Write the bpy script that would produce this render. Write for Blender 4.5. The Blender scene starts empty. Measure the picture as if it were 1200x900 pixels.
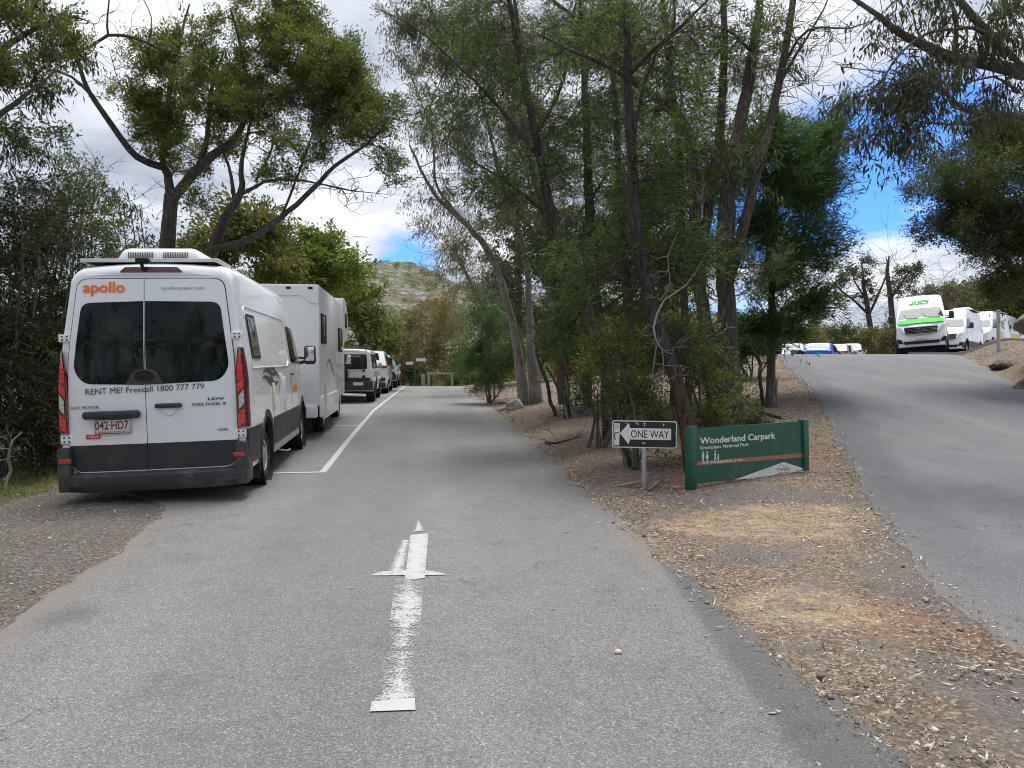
import bpy, bmesh, math, random
import numpy as np
from mathutils import Vector, Matrix

random.seed(7)
rng = np.random.default_rng(7)
S = bpy.context.scene
COL = S.collection
R = math.radians
F = 832.0      # focal length of the photograph in its own pixels
CH = 1.40      # eye height


def P(u, v, d):
    """a point of the place seen at (u, v) of the photograph, d metres ahead"""
    return Vector(((u - 600) / F * d, d, CH - (v - 450) / F * d))


# ------------------------------------------------------------------ noise
def _hash(ix, iy, seed):
    n = (ix.astype(np.int64) * 374761393 + iy.astype(np.int64) * 668265263 + seed * 1274126177) & 0xFFFFFFFF
    n = ((n ^ (n >> 13)) * 1103515245) & 0xFFFFFFFF
    n = (n ^ (n >> 16)) & 0xFFFFFFFF
    return n / 4294967295.0


def vnoise(x, y, seed=0):
    x = np.asarray(x, float); y = np.asarray(y, float)
    ix = np.floor(x); iy = np.floor(y)
    fx = x - ix; fy = y - iy
    fx = fx * fx * (3 - 2 * fx); fy = fy * fy * (3 - 2 * fy)
    a = _hash(ix, iy, seed); b = _hash(ix + 1, iy, seed)
    c = _hash(ix, iy + 1, seed); d = _hash(ix + 1, iy + 1, seed)
    return (a * (1 - fx) + b * fx) * (1 - fy) + (c * (1 - fx) + d * fx) * fy


def fbm(x, y, seed=0, o=4):
    s = 0; a = .5; t = 0
    for i in range(o):
        s = s + a * vnoise(x * 2 ** i, y * 2 ** i, seed + i * 17); t += a; a *= .5
    return s / t - .5


def sstep(a, b, x):
    t = np.clip((x - a) / (b - a), 0, 1)
    return t * t * (3 - 2 * t)


def smooth_interp(pts, width):
    xs = np.array([p[0] for p in pts], float); ys = np.array([p[1] for p in pts], float)
    g = np.arange(-30, 120, .1)
    v = np.interp(g, xs, ys)
    # linear extension at the ends is flat; smooth with a box twice
    k = max(3, int(width / .1) | 1)
    ker = np.ones(k) / k
    for _ in range(2):
        vp = np.pad(v, k // 2, mode='edge'); v = np.convolve(vp, ker, 'valid')
    return lambda x: np.interp(x, g, v)


g_main = smooth_interp([(-30, -.3), (0, 0), (5, .02), (9, .07), (13, .21), (16, .33), (26, .70), (42, 1.245), (46, 1.27), (50, 1.15), (60, .3), (80, -1.2), (120, -2)], 2.2)
g_right = smooth_interp([(-30, -.3), (0, 0), (5, .02), (9, .11), (12, .42), (14, .74), (17.5, 1.31), (25, 2.3), (28, 2.58), (31, 2.66), (34, 2.6), (45, 2.2), (60, 2.1), (80, 1.4), (120, 0)], 1.6)
e_left = smooth_interp([(-30, -2.3), (0, -2.45), (3.9, -2.84), (5.7, -3.2), (7.8, -3.68), (9.3, -5.5), (22, -7.4), (42, -9.4), (60, -11)], .8)
e_mid = smooth_interp([(-30, 2.2), (0, 1.62), (2.9, 1.44), (3.8, 1.33), (5.2, 1.25), (6.65, 1.1), (8.8, .89), (10.4, .8), (14.2, .44), (22, -.4), (32, -1.7), (42, -2.8), (60, -5)], .8)
e_right = smooth_interp([(-30, 2.4), (0, 2.25), (3.45, 2.5), (5.5, 3.05), (8.7, 4.3), (16, 6.9), (27, 9.9), (34, 12), (60, 14)], 1.0)
e_far = smooth_interp([(-30, 9), (9, 9.6), (17, 12.4), (27, 16.9), (31, 19.5), (34, 23), (40, 31), (50, 42), (60, 46)], 1.0)


def H(x, y):
    """height of the land, roads included, without small bumps"""
    x = np.asarray(x, float); y = np.asarray(y, float)
    el = e_mid(y); er = e_right(y)
    t = np.clip((x - el) / (er - el), 0, 1)
    z = g_main(y) * (1 - t) + g_right(y) * t
    z = z + .10 * np.sin(np.pi * t) * sstep(6, 14, y)
    z = z + np.interp(x, [17, 21, 26, 31, 38, 80], [0, .1, .95, 1.5, 1.9, 4.5]) * sstep(24, 36, y)
    m = sstep(0.0, 1.7, x - e_far(y)) * sstep(8, 15, y) * (1 - sstep(27.5, 31, y))
    z = z + .62 * m
    z = z + .06 * np.clip(-x - 6.5, 0, 14) * (1 - sstep(40, 80, y))
    # the rocky hill and the low ridge far behind
    hill = 69 * np.exp(-((x + 95) / 150) ** 2) + 26 * np.exp(-((x - 150) / 160) ** 2)
    far = sstep(150, 430, y)
    z = z + hill * far * (1 + .35 * fbm(x / 60, y / 60, 3)) + far * 5 * fbm(x / 22, y / 22, 8)
    return z


def Hs(x, y):
    return float(H(x, y))


def on(u, d, dz=0):
    x = (u - 600) / F * d
    return Vector((x, d, Hs(x, d) + dz))


# ------------------------------------------------------------------ objects
def tag(o, label=None, cat=None, group=None, kind=None):
    if label: o['label'] = label
    if cat: o['category'] = cat
    if group: o['group'] = group
    if kind: o['kind'] = kind
    return o


def empty(name, loc=(0, 0, 0), rot=(0, 0, 0)):
    o = bpy.data.objects.new(name, None); COL.objects.link(o)
    o.empty_display_size = .2
    o.location = loc; o.rotation_euler = rot
    return o


def finish(me, smooth=None):
    if smooth is not None:
        me.polygons.foreach_set('use_smooth', np.ones(len(me.polygons), bool))
        try: me.set_sharp_from_angle(angle=R(smooth))
        except Exception: pass
    me.update()
    return me


def np_mesh(name, V, Fq, mat, parent=None, smooth=None, attrs=None, face_attr=None):
    """V (n,3), Fq (m,k) with k 3 or 4"""
    me = bpy.data.meshes.new(name)
    V = np.ascontiguousarray(V, np.float32); Fq = np.ascontiguousarray(Fq, np.int32)
    k = Fq.shape[1]
    me.vertices.add(len(V)); me.vertices.foreach_set('co', V.ravel())
    me.loops.add(Fq.size); me.loops.foreach_set('vertex_index', Fq.ravel())
    me.polygons.add(len(Fq)); me.polygons.foreach_set('loop_start', np.arange(0, Fq.size, k, dtype=np.int32))
    me.update(calc_edges=True)
    for nm, a in (attrs or {}).items():
        at = me.attributes.new(nm, 'FLOAT', 'POINT'); at.data.foreach_set('value', np.ascontiguousarray(a, np.float32))
    for nm, a in (face_attr or {}).items():
        at = me.attributes.new(nm, 'FLOAT', 'FACE'); at.data.foreach_set('value', np.ascontiguousarray(a, np.float32))
    finish(me, smooth)
    o = bpy.data.objects.new(name, me); COL.objects.link(o)
    if mat: me.materials.append(mat)
    if parent: o.parent = parent
    return o


class MB:
    """collects shapes for one mesh"""
    def __init__(s):
        s.v = []; s.f = []

    def add(s, v, f, M=None):
        b = len(s.v)
        if M is not None: v = [M @ Vector(p) for p in v]
        s.v += [tuple(p) for p in v]; s.f += [tuple(i + b for i in q) for q in f]
        return s

    def addbm(s, bm, M=None):
        bm.verts.index_update()
        s.add([v.co.copy() for v in bm.verts], [[v.index for v in f.verts] for f in bm.faces], M)
        bm.free()
        return s

    def box(s, c, d, bev=0, rot=None, seg=2, taper=None):
        bm = bmesh.new(); bmesh.ops.create_cube(bm, size=1)
        for v in bm.verts:
            v.co.x *= d[0]; v.co.y *= d[1]; v.co.z *= d[2]
            if taper and v.co.z > 0:
                v.co.x *= taper[0]; v.co.y *= taper[1]
        if bev: bmesh.ops.bevel(bm, geom=bm.edges[:], offset=bev, segments=seg, affect='EDGES', profile=.5)
        M = Matrix.Translation(c)
        if rot is not None: M = M @ (rot if isinstance(rot, Matrix) else Matrix.Rotation(rot[1], 4, rot[0]))
        return s.addbm(bm, M)

    def tube(s, pts, rad, n=8, cap=True):
        pts = [Vector(p) for p in pts]
        if not hasattr(rad, '__len__'): rad = [rad] * len(pts)
        V = []; Fc = []
        up = Vector((0, 0, 1))
        prev = None
        for i, p in enumerate(pts):
            t = (pts[min(i + 1, len(pts) - 1)] - pts[max(i - 1, 0)]).normalized()
            if prev is None:
                a = t.cross(up) if abs(t.dot(up)) < .95 else t.cross(Vector((1, 0, 0)))
            else:
                a = prev - t * prev.dot(t)
            a.normalize(); prev = a
            b = t.cross(a)
            for k in range(n):
                an = 2 * math.pi * k / n
                V.append(p + (a * math.cos(an) + b * math.sin(an)) * rad[i])
        for i in range(len(pts) - 1):
            for k in range(n):
                Fc.append((i * n + k, i * n + (k + 1) % n, (i + 1) * n + (k + 1) % n, (i + 1) * n + k))
        if cap:
            Fc.append(tuple(range(n))[::-1]); Fc.append(tuple((len(pts) - 1) * n + k for k in range(n)))
        return s.add(V, Fc)

    def lathe(s, prof, axis='X', c=(0, 0, 0), n=32, cap=False):
        """prof: (radius, along axis)"""
        V = []; Fc = []
        for r, a in prof:
            for k in range(n):
                t = 2 * math.pi * k / n
                p, q = r * math.cos(t), r * math.sin(t)
                V.append({'X': (a, p, q), 'Y': (p, a, q), 'Z': (p, q, a)}[axis])
        m = len(prof)
        for i in range(m - 1):
            for k in range(n):
                Fc.append((i * n + k, i * n + (k + 1) % n, (i + 1) * n + (k + 1) % n, (i + 1) * n + k))
        if cap:
            Fc.append(tuple(range(n))[::-1]); Fc.append(tuple((m - 1) * n + k for k in range(n)))
        return s.add(V, Fc, Matrix.Translation(c))

    def prism(s, poly, h, M=None):
        """poly in XY, extruded along Z by h"""
        n = len(poly)
        V = [(x, y, 0) for x, y in poly] + [(x, y, h) for x, y in poly]
        Fc = [tuple(range(n))[::-1], tuple(range(n, 2 * n))] + [(i, (i + 1) % n, n + (i + 1) % n, n + i) for i in range(n)]
        return s.add(V, Fc, M)

    def build(s, name, mat, parent=None, smooth=35):
        me = bpy.data.meshes.new(name)
        me.from_pydata(s.v, [], s.f)
        bm = bmesh.new(); bm.from_mesh(me)
        bmesh.ops.recalc_face_normals(bm, faces=bm.faces[:])
        bm.to_mesh(me); bm.free()
        finish(me, smooth)
        o = bpy.data.objects.new(name, me); COL.objects.link(o)
        me.materials.append(mat)
        if parent: o.parent = parent
        return o


def merge_into(a, b):
    """surface detail b becomes part of mesh a, keeping its own material"""
    k = len(a.data.materials); a.data.materials.append(b.data.materials[0])
    bm = bmesh.new(); bm.from_mesh(a.data); n0 = len(bm.faces)
    bm.from_mesh(b.data); bm.faces.ensure_lookup_table()
    for f in bm.faces[n0:]: f.material_index = k
    bm.to_mesh(a.data); bm.free(); me = b.data
    bpy.data.objects.remove(b); bpy.data.meshes.remove(me)
    return a


def copy_tree(o, parent=None):
    c = o.copy(); COL.objects.link(c)
    if parent is not None: c.parent = parent
    for ch in list(o.children): copy_tree(ch, c)
    return c


def roundpoly(pts, r, n=5):
    """round the corners of a 2-D polygon; r a number or one per corner"""
    out = []; m = len(pts)
    for i in range(m):
        p = Vector(pts[i]); a = Vector(pts[i - 1]) - p; b = Vector(pts[(i + 1) % m]) - p
        rr = r[i] if hasattr(r, '__len__') else r
        rr = min(rr, a.length * .48, b.length * .48)
        if rr <= 0: out.append(tuple(p)); continue
        pa = p + a.normalized() * rr; pb = p + b.normalized() * rr
        for k in range(n + 1):
            t = k / n
            q = pa * (1 - t) ** 2 + p * 2 * t * (1 - t) + pb * t * t
            out.append((q.x, q.y))
    return out


def densify(poly, step):
    out = []; m = len(poly)
    for i in range(m):
        a = Vector(poly[i]); b = Vector(poly[(i + 1) % m])
        k = max(1, int((b - a).length / step))
        for j in range(k): 
            q = a.lerp(b, j / k); out.append((q.x, q.y))
    return out


def patch(mb, poly, fn, depth=.02, rings=5, step=.08):
    """a star-shaped panel laid on a curved surface: fn(a, b, off) gives the 3-D point; edges sink by depth"""
    poly = densify(poly, step); n = len(poly)
    cx = sum(p[0] for p in poly) / n; cy = sum(p[1] for p in poly) / n
    V = [fn(p[0], p[1], -depth) for p in poly]
    V += [fn(p[0], p[1], 0) for p in poly]
    for k in range(1, rings):
        s = 1 - k / rings
        V += [fn(cx + (p[0] - cx) * s, cy + (p[1] - cy) * s, 0) for p in poly]
    V.append(fn(cx, cy, 0))
    Fc = []
    for k in range(rings):
        for i in range(n):
            Fc.append((k * n + i, k * n + (i + 1) % n, (k + 1) * n + (i + 1) % n, (k + 1) * n + i))
    c = len(V) - 1
    for i in range(n): Fc.append((rings * n + i, rings * n + (i + 1) % n, c))
    mb.add(V, Fc)
    return mb


def text_flat(s, h, width=None, bold=0.0, align='LEFT', shear=0.0):
    """lettering as flat 2-D triangles: capital height h, optional total width"""
    cu = bpy.data.curves.new('t', 'FONT'); cu.body = s; cu.size = 1; cu.offset = bold; cu.shear = shear
    cu.resolution_u = 3
    ob = bpy.data.objects.new('t', cu); COL.objects.link(ob)
    bpy.context.view_layer.update()
    me = bpy.data.meshes.new_from_object(ob.evaluated_get(bpy.context.evaluated_depsgraph_get()))
    V = np.array([v.co[:2] for v in me.vertices]); Fc = [tuple(p.vertices) for p in me.polygons]
    bpy.data.objects.remove(ob); bpy.data.curves.remove(cu); bpy.data.meshes.remove(me)
    V[:, 0] -= V[:, 0].min()
    cap = .69
    V *= h / cap
    if width: V[:, 0] *= width / V[:, 0].max()
    if align == 'CENTER': V[:, 0] -= V[:, 0].max() / 2
    return V, Fc


def text_on(mb, s, h, fn, width=None, bold=0, align='LEFT', shear=0):
    V, Fc = text_flat(s, h, width, bold, align, shear)
    mb.add([fn(a, b) for a, b in V], Fc)
    return mb
# ------------------------------------------------------------------ materials
def nodes(name):
    m = bpy.data.materials.new(name); m.use_nodes = True
    nt = m.node_tree; nt.nodes.clear()
    out = nt.nodes.new('ShaderNodeOutputMaterial')
    return m, nt, out


class N:
    """small node-writing helper"""
    def __init__(s, nt): s.nt = nt
    def new(s, t, **k):
        n = s.nt.nodes.new(t)
        for a, b in k.items(): setattr(n, a, b)
        return n
    def link(s, a, b): s.nt.links.new(a, b)
    def put(s, sock, v):
        if hasattr(v, 'is_output') or isinstance(v, bpy.types.NodeSocket): s.link(v, sock)
        elif v is not None:
            if hasattr(sock.default_value, '__len__') and not hasattr(v, '__len__'): v = (v,) * len(sock.default_value)
            if hasattr(sock.default_value, '__len__') and len(sock.default_value) == 4 and len(v) == 3: v = (*v, 1)
            sock.default_value = v
    def co(s, kind='Object'):
        return s.new('ShaderNodeTexCoord').outputs[kind]
    def mapping(s, vec, scale=(1, 1, 1), loc=(0, 0, 0)):
        n = s.new('ShaderNodeMapping'); s.link(vec, n.inputs['Vector']); n.inputs['Scale'].default_value = scale; n.inputs['Location'].default_value = loc
        return n.outputs[0]
    def noise(s, vec, scale, detail=4, rough=.6, dist=0, out='Fac'):
        n = s.new('ShaderNodeTexNoise'); s.link(vec, n.inputs['Vector'])
        n.inputs['Scale'].default_value = scale; n.inputs['Detail'].default_value = detail
        n.inputs['Roughness'].default_value = rough; n.inputs['Distortion'].default_value = dist
        return n.outputs[out]
    def voro(s, vec, scale, feature='F1', out='Distance', rnd=1):
        n = s.new('ShaderNodeTexVoronoi', feature=feature); s.link(vec, n.inputs['Vector']); n.inputs['Scale'].default_value = scale
        n.inputs['Randomness'].default_value = rnd
        return n.outputs[out]
    def ramp(s, fac, stops, interp='LINEAR'):
        n = s.new('ShaderNodeValToRGB'); n.color_ramp.interpolation = interp
        el = n.color_ramp.elements
        while len(el) < len(stops): el.new(.5)
        for e, (p, c) in zip(el, stops):
            e.position = p; e.color = (*c, 1) if hasattr(c, '__len__') else (c, c, c, 1)
        s.link(fac, n.inputs[0])
        return n.outputs[0]
    def mix(s, fac, a, b, mode='MIX'):
        n = s.new('ShaderNodeMix', data_type='RGBA', blend_type=mode)
        s.put(n.inputs[0], fac); s.put(n.inputs[6], a); s.put(n.inputs[7], b)
        return n.outputs[2]
    def math(s, op, a, b=None, clamp=False):
        n = s.new('ShaderNodeMath', operation=op, use_clamp=clamp)
        s.put(n.inputs[0], a)
        if b is not None: s.put(n.inputs[1], b)
        return n.outputs[0]
    def attr(s, name):
        n = s.new('ShaderNodeAttribute'); n.attribute_name = name
        return n.outputs['Fac']
    def bump(s, h, dist=.01, strength=.5):
        n = s.new('ShaderNodeBump'); s.link(h, n.inputs['Height']); n.inputs['Distance'].default_value = dist; n.inputs['Strength'].default_value = strength
        return n.outputs[0]
    def bsdf(s, out, color, rough=.6, metal=0, normal=None, spec=None, coat=None, **k):
        b = s.new('ShaderNodeBsdfPrincipled')
        s.put(b.inputs['Base Color'], color); s.put(b.inputs['Roughness'], rough); s.put(b.inputs['Metallic'], metal)
        if normal is not None: s.link(normal, b.inputs['Normal'])
        if spec is not None: b.inputs['Specular IOR Level'].default_value = spec
        if coat is not None:
            b.inputs['Coat Weight'].default_value = coat; b.inputs['Coat Roughness'].default_value = .06
        s.link(b.outputs[0], out.inputs[0])
        return b


def simple(name, c, rough=.5, metal=0, var=.12, scale=6, bump=0, bscale=60, spec=None, coat=None, dirt=None):
    m, nt, out = nodes(name); n = N(nt)
    co = n.co()
    f = n.noise(co, scale, 5, .65)
    col = n.mix(f, tuple(x * (1 - var) for x in c), tuple(min(1, x * (1 + var)) for x in c))
    if dirt:
        d = n.ramp(n.noise(co, 2.3, 8, .7), [(.5, 0), (.72, 1)])
        col = n.mix(n.math('MULTIPLY', d, dirt[1]), col, dirt[0])
    rr = n.math('ADD', n.math('MULTIPLY', f, .2), rough - .1, True)
    nm = n.bump(n.noise(co, bscale, 3), .004, bump) if bump else None
    n.bsdf(out, col, rr, metal, nm, spec, coat)
    return m


def leafmat(name, c1, c2, c3, trans=.3, rough=.55):
    m, nt, out = nodes(name); n = N(nt)
    r = n.attr('rnd')
    col = n.ramp(r, [(0, c1), (.5, c2), (1, c3)])
    b = n.new('ShaderNodeBsdfPrincipled'); n.put(b.inputs['Base Color'], col); b.inputs['Roughness'].default_value = rough
    b.inputs['Specular IOR Level'].default_value = .18
    t = n.new('ShaderNodeBsdfTranslucent')
    n.put(t.inputs['Color'], n.mix(.5, col, (c3[0] * 1.3, c3[1] * 1.5, c3[2] * .8), 'MIX'))
    mx = n.new('ShaderNodeMixShader'); mx.inputs[0].default_value = trans
    n.link(b.outputs[0], mx.inputs[1]); n.link(t.outputs[0], mx.inputs[2]); n.link(mx.outputs[0], out.inputs[0])
    return m


def barkmat(name, c1, c2, c3, scale=1.0, bump=.8, patches=None):
    m, nt, out = nodes(name); n = N(nt)
    co = n.co()
    st = n.mapping(co, (14 * scale, 14 * scale, 2.2 * scale))
    f = n.noise(st, 1.6, 8, .7, .6)
    g = n.noise(co, 1.3, 5)
    col = n.ramp(f, [(.3, c1), (.52, c2), (.72, c3)])
    col = n.mix(n.ramp(g, [(.45, 0), (.75, .5)]), col, c1)
    if patches:
        h = n.attr('peel')
        ff = n.ramp(n.noise(n.mapping(co, (9, 9, 4)), 1.2, 6, .7), [(.50, 0), (.56, 1)])
        col = n.mix(n.math('MULTIPLY', ff, h), col, patches)
    n.bsdf(out, col, .9, 0, n.bump(f, .03, bump), spec=.1)
    return m


MAT = {}
MAT['white_paint'] = simple('white_paint', (.78, .80, .83), .28, var=.03, scale=1.5, coat=.6, dirt=((.45, .43, .4), .12))
MAT['white_panel'] = simple('white_panel', (.80, .81, .82), .35, var=.03, scale=1.5, coat=.3, dirt=((.5, .48, .44), .2))
MAT['silver_paint'] = simple('silver_paint', (.42, .43, .44), .3, .5, var=.05, coat=.5)
MAT['blue_paint'] = simple('blue_paint', (.01, .22, .72), .3, var=.05, coat=.6)
MAT['green_decal'] = simple('green_decal', (.035, .50, .03), .7, var=.05)
MAT['yellow_decal'] = simple('yellow_decal', (.75, .50, .03), .35, var=.05)
MAT['orange_decal'] = simple('orange_decal', (.95, .14, .01), .4, var=.02)
MAT['red_decal'] = simple('red_decal', (.65, .02, .03), .4, var=.05)
MAT['grey_decal'] = simple('grey_decal', (.06, .065, .07), .4, var=.05)
MAT['pale_decal'] = simple('pale_decal', (.24, .24, .25), .4, var=.05)
MAT['letter_dark'] = simple('letter_dark', (.035, .035, .04), .4, var=.05)
MAT['seam'] = simple('seam', (.01, .01, .01), .8, var=.05)
MAT['black_plastic'] = simple('black_plastic', (.022, .025, .03), .5, var=.15, bump=.15, bscale=300, dirt=((.16, .15, .13), .25))
MAT['dusty_plastic'] = simple('dusty_plastic', (.035, .038, .042), .6, var=.3, scale=3, bump=.15, bscale=200, dirt=((.22, .2, .17), .5))
MAT['chrome'] = simple('chrome', (.75, .76, .78), .16, 1, var=.05)
MAT['alloy'] = simple('alloy', (.42, .43, .44), .4, .6, var=.1, dirt=((.1, .09, .08), .4))
MAT['frame_metal'] = simple('frame_metal', (.62, .63, .64), .45, .2, var=.08)
MAT['galvanised'] = simple('galvanised', (.42, .44, .46), .5, .6, var=.15, scale=20)
MAT['cream_plastic'] = simple('cream_plastic', (.62, .58, .42), .5, var=.05)
MAT['sign_green'] = simple('sign_green', (.006, .085, .05), .42, var=.18, scale=4, bump=.1, dirt=((.05, .13, .10), .8))
MAT['sign_white'] = simple('sign_white', (.72, .74, .72), .5, var=.05, dirt=((.36, .36, .32), .6))
MAT['sign_black'] = simple('sign_black', (.015, .016, .02), .45, var=.3, dirt=((.08, .08, .08), .4))
MAT['sign_brown'] = simple('sign_brown', (.36, .13, .10), .5, var=.1)
MAT['plate'] = simple('plate', (.62, .56, .56), .4, var=.05)
MAT['plate_ink'] = simple('plate_ink', (.12, .01, .02), .4, var=.05)
MAT['concrete'] = simple('concrete', (.30, .27, .25), .85, var=.2, scale=8, bump=.4)
MAT['timber'] = simple('timber', (.34, .29, .22), .85, var=.25, scale=12, bump=.5)


def glassmat(name, c, rough=.04):
    m, nt, out = nodes(name); n = N(nt)
    co = n.co()
    f = n.noise(co, 1.2, 3)
    col = n.mix(f, tuple(x * .5 for x in c), tuple(x * 1.5 for x in c))
    b = n.bsdf(out, col, n.math('ADD', n.math('MULTIPLY', n.noise(co, 5, 4), .05), rough), 0, spec=.5)
    return m


MAT['dark_glass'] = glassmat('dark_glass', (.003, .005, .005), .01)
MAT['dark_glass'].node_tree.nodes['Principled BSDF'].inputs['Specular IOR Level'].default_value = .28
MAT['screen_glass'] = glassmat('screen_glass', (.03, .045, .06), .02)
MAT['screen_glass'].node_tree.nodes['Principled BSDF'].inputs['Specular IOR Level'].default_value = .16


def lampmat(name, c):
    m, nt, out = nodes(name); n = N(nt)
    co = n.co()
    w = n.new('ShaderNodeTexWave'); n.link(n.mapping(co, (1, 1, 1)), w.inputs[0]); w.inputs['Scale'].default_value = 22
    w.bands_direction = 'Z'; w.inputs['Distortion'].default_value = 2
    col = n.mix(w.outputs['Fac'], tuple(x * .55 for x in c), c)
    b = n.bsdf(out, col, .12, 0, n.bump(w.outputs['Fac'], .004, .5), coat=1)
    return m


MAT['red_lamp'] = lampmat('red_lamp', (.55, .012, .018))
MAT['red_lamp_dark'] = lampmat('red_lamp_dark', (.12, .01, .015))
MAT['clear_lamp'] = lampmat('clear_lamp', (.6, .62, .65))


def tyremat():
    m, nt, out = nodes('tyre_rubber'); n = N(nt); co = n.co()
    f = n.noise(co, 9, 5)
    col = n.mix(n.ramp(f, [(.4, 0), (.7, 1)]), (.018, .018, .018), (.06, .055, .05))
    n.bsdf(out, col, .8, 0, n.bump(n.noise(n.mapping(co, (40, 6, 6)), 2, 2), .01, .4), spec=.25)
    return m
MAT['tyre'] = tyremat()

MAT['bark_dark'] = barkmat('bark_dark', (.028, .026, .024), (.078, .072, .066), (.17, .16, .145))
MAT['bark_red'] = barkmat('bark_red', (.024, .022, .02), (.064, .058, .054), (.14, .13, .12), patches=(.20, .065, .04))
MAT['bark_string'] = barkmat('bark_string', (.035, .03, .027), (.11, .098, .086), (.25, .23, .205), 1.3, 1)
MAT['bark_pale'] = barkmat('bark_pale', (.085, .075, .065), (.24, .22, .195), (.42, .395, .36), .9, .8)
MAT['bark_grey'] = barkmat('bark_grey', (.05, .042, .038), (.13, .115, .10), (.24, .22, .20))
MAT['dead_wood'] = barkmat('dead_wood', (.16, .14, .125), (.30, .275, .25), (.45, .42, .39), 1, .5)
MAT['leaf_wattle'] = leafmat('leaf_wattle', (0.028, 0.045, 0.012), (0.088, 0.118, 0.026), (0.2, 0.225, 0.05), 0.34)
MAT['leaf_oak'] = leafmat('leaf_oak', (0.02, 0.044, 0.014), (0.066, 0.11, 0.03), (0.14, 0.19, 0.052), 0.34)
MAT['leaf_oak_blue'] = leafmat('leaf_oak_blue', (0.018, 0.045, 0.018), (0.052, 0.112, 0.034), (0.12, 0.19, 0.06), 0.32)
MAT['leaf_euc'] = leafmat('leaf_euc', (0.051, 0.061, 0.032), (0.109, 0.123, 0.058), (0.217, 0.217, 0.109), .25, .45)
MAT['leaf_euc_dark'] = leafmat('leaf_euc_dark', (0.02, 0.028, 0.015), (0.05, 0.062, 0.032), (0.13, 0.14, 0.075), 0.25)
MAT['leaf_tea'] = leafmat('leaf_tea', (0.02, 0.034, 0.012), (0.065, 0.09, 0.026), (0.14, 0.165, 0.05), 0.3)
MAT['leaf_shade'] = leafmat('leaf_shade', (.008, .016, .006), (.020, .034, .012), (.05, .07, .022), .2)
MAT['leaf_bright'] = leafmat('leaf_bright', (0.04, 0.075, 0.014), (0.12, 0.175, 0.032), (0.24, 0.29, 0.055), 0.36)
MAT['leaf_brown'] = leafmat('leaf_brown', (0.072, 0.061, 0.032), (0.160, 0.138, 0.058), (0.290, 0.239, 0.102), .25)
MAT['leaf_olive'] = leafmat('leaf_olive', (0.051, 0.061, 0.020), (0.123, 0.131, 0.038), (0.232, 0.217, 0.065), .3)
MAT['leaf_orange'] = leafmat('leaf_orange', (.12, .055, .02), (.22, .12, .035), (.30, .19, .06), .3)
MAT['leaf_dead'] = leafmat('leaf_dead', (.16, .06, .035), (.30, .13, .08), (.42, .22, .14), .25)
MAT['litter'] = leafmat('litter', (.055, .042, .034), (.225, .175, .135), (.62, .55, .46), .05, .8)
MAT['stone'] = leafmat('stone', (.14, .125, .11), (.27, .245, .22), (.5, .45, .38), 0, .85)
MAT['grass'] = leafmat('grass', (0.072, 0.109, 0.020), (0.160, 0.189, 0.041), (0.377, 0.348, 0.131), .3)
# ------------------------------------------------------------------ ground and roads
def seg(*parts):
    out = []
    for a, b, st in parts: out.append(np.arange(a, b, st))
    return np.concatenate(out + [np.array([parts[-1][1]])])


def blob(x, y, cx, cy, rx, ry, ang=0, k=.35, seed=0):
    ca, sa = math.cos(ang), math.sin(ang)
    dx = (x - cx) * ca + (y - cy) * sa; dy = -(x - cx) * sa + (y - cy) * ca
    q = np.sqrt((dx / rx) ** 2 + (dy / ry) ** 2) + 1.1 * fbm(x * 2.2, y * 2.2, seed)
    return 1 - sstep(1 - k, 1 + k, q)


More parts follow.
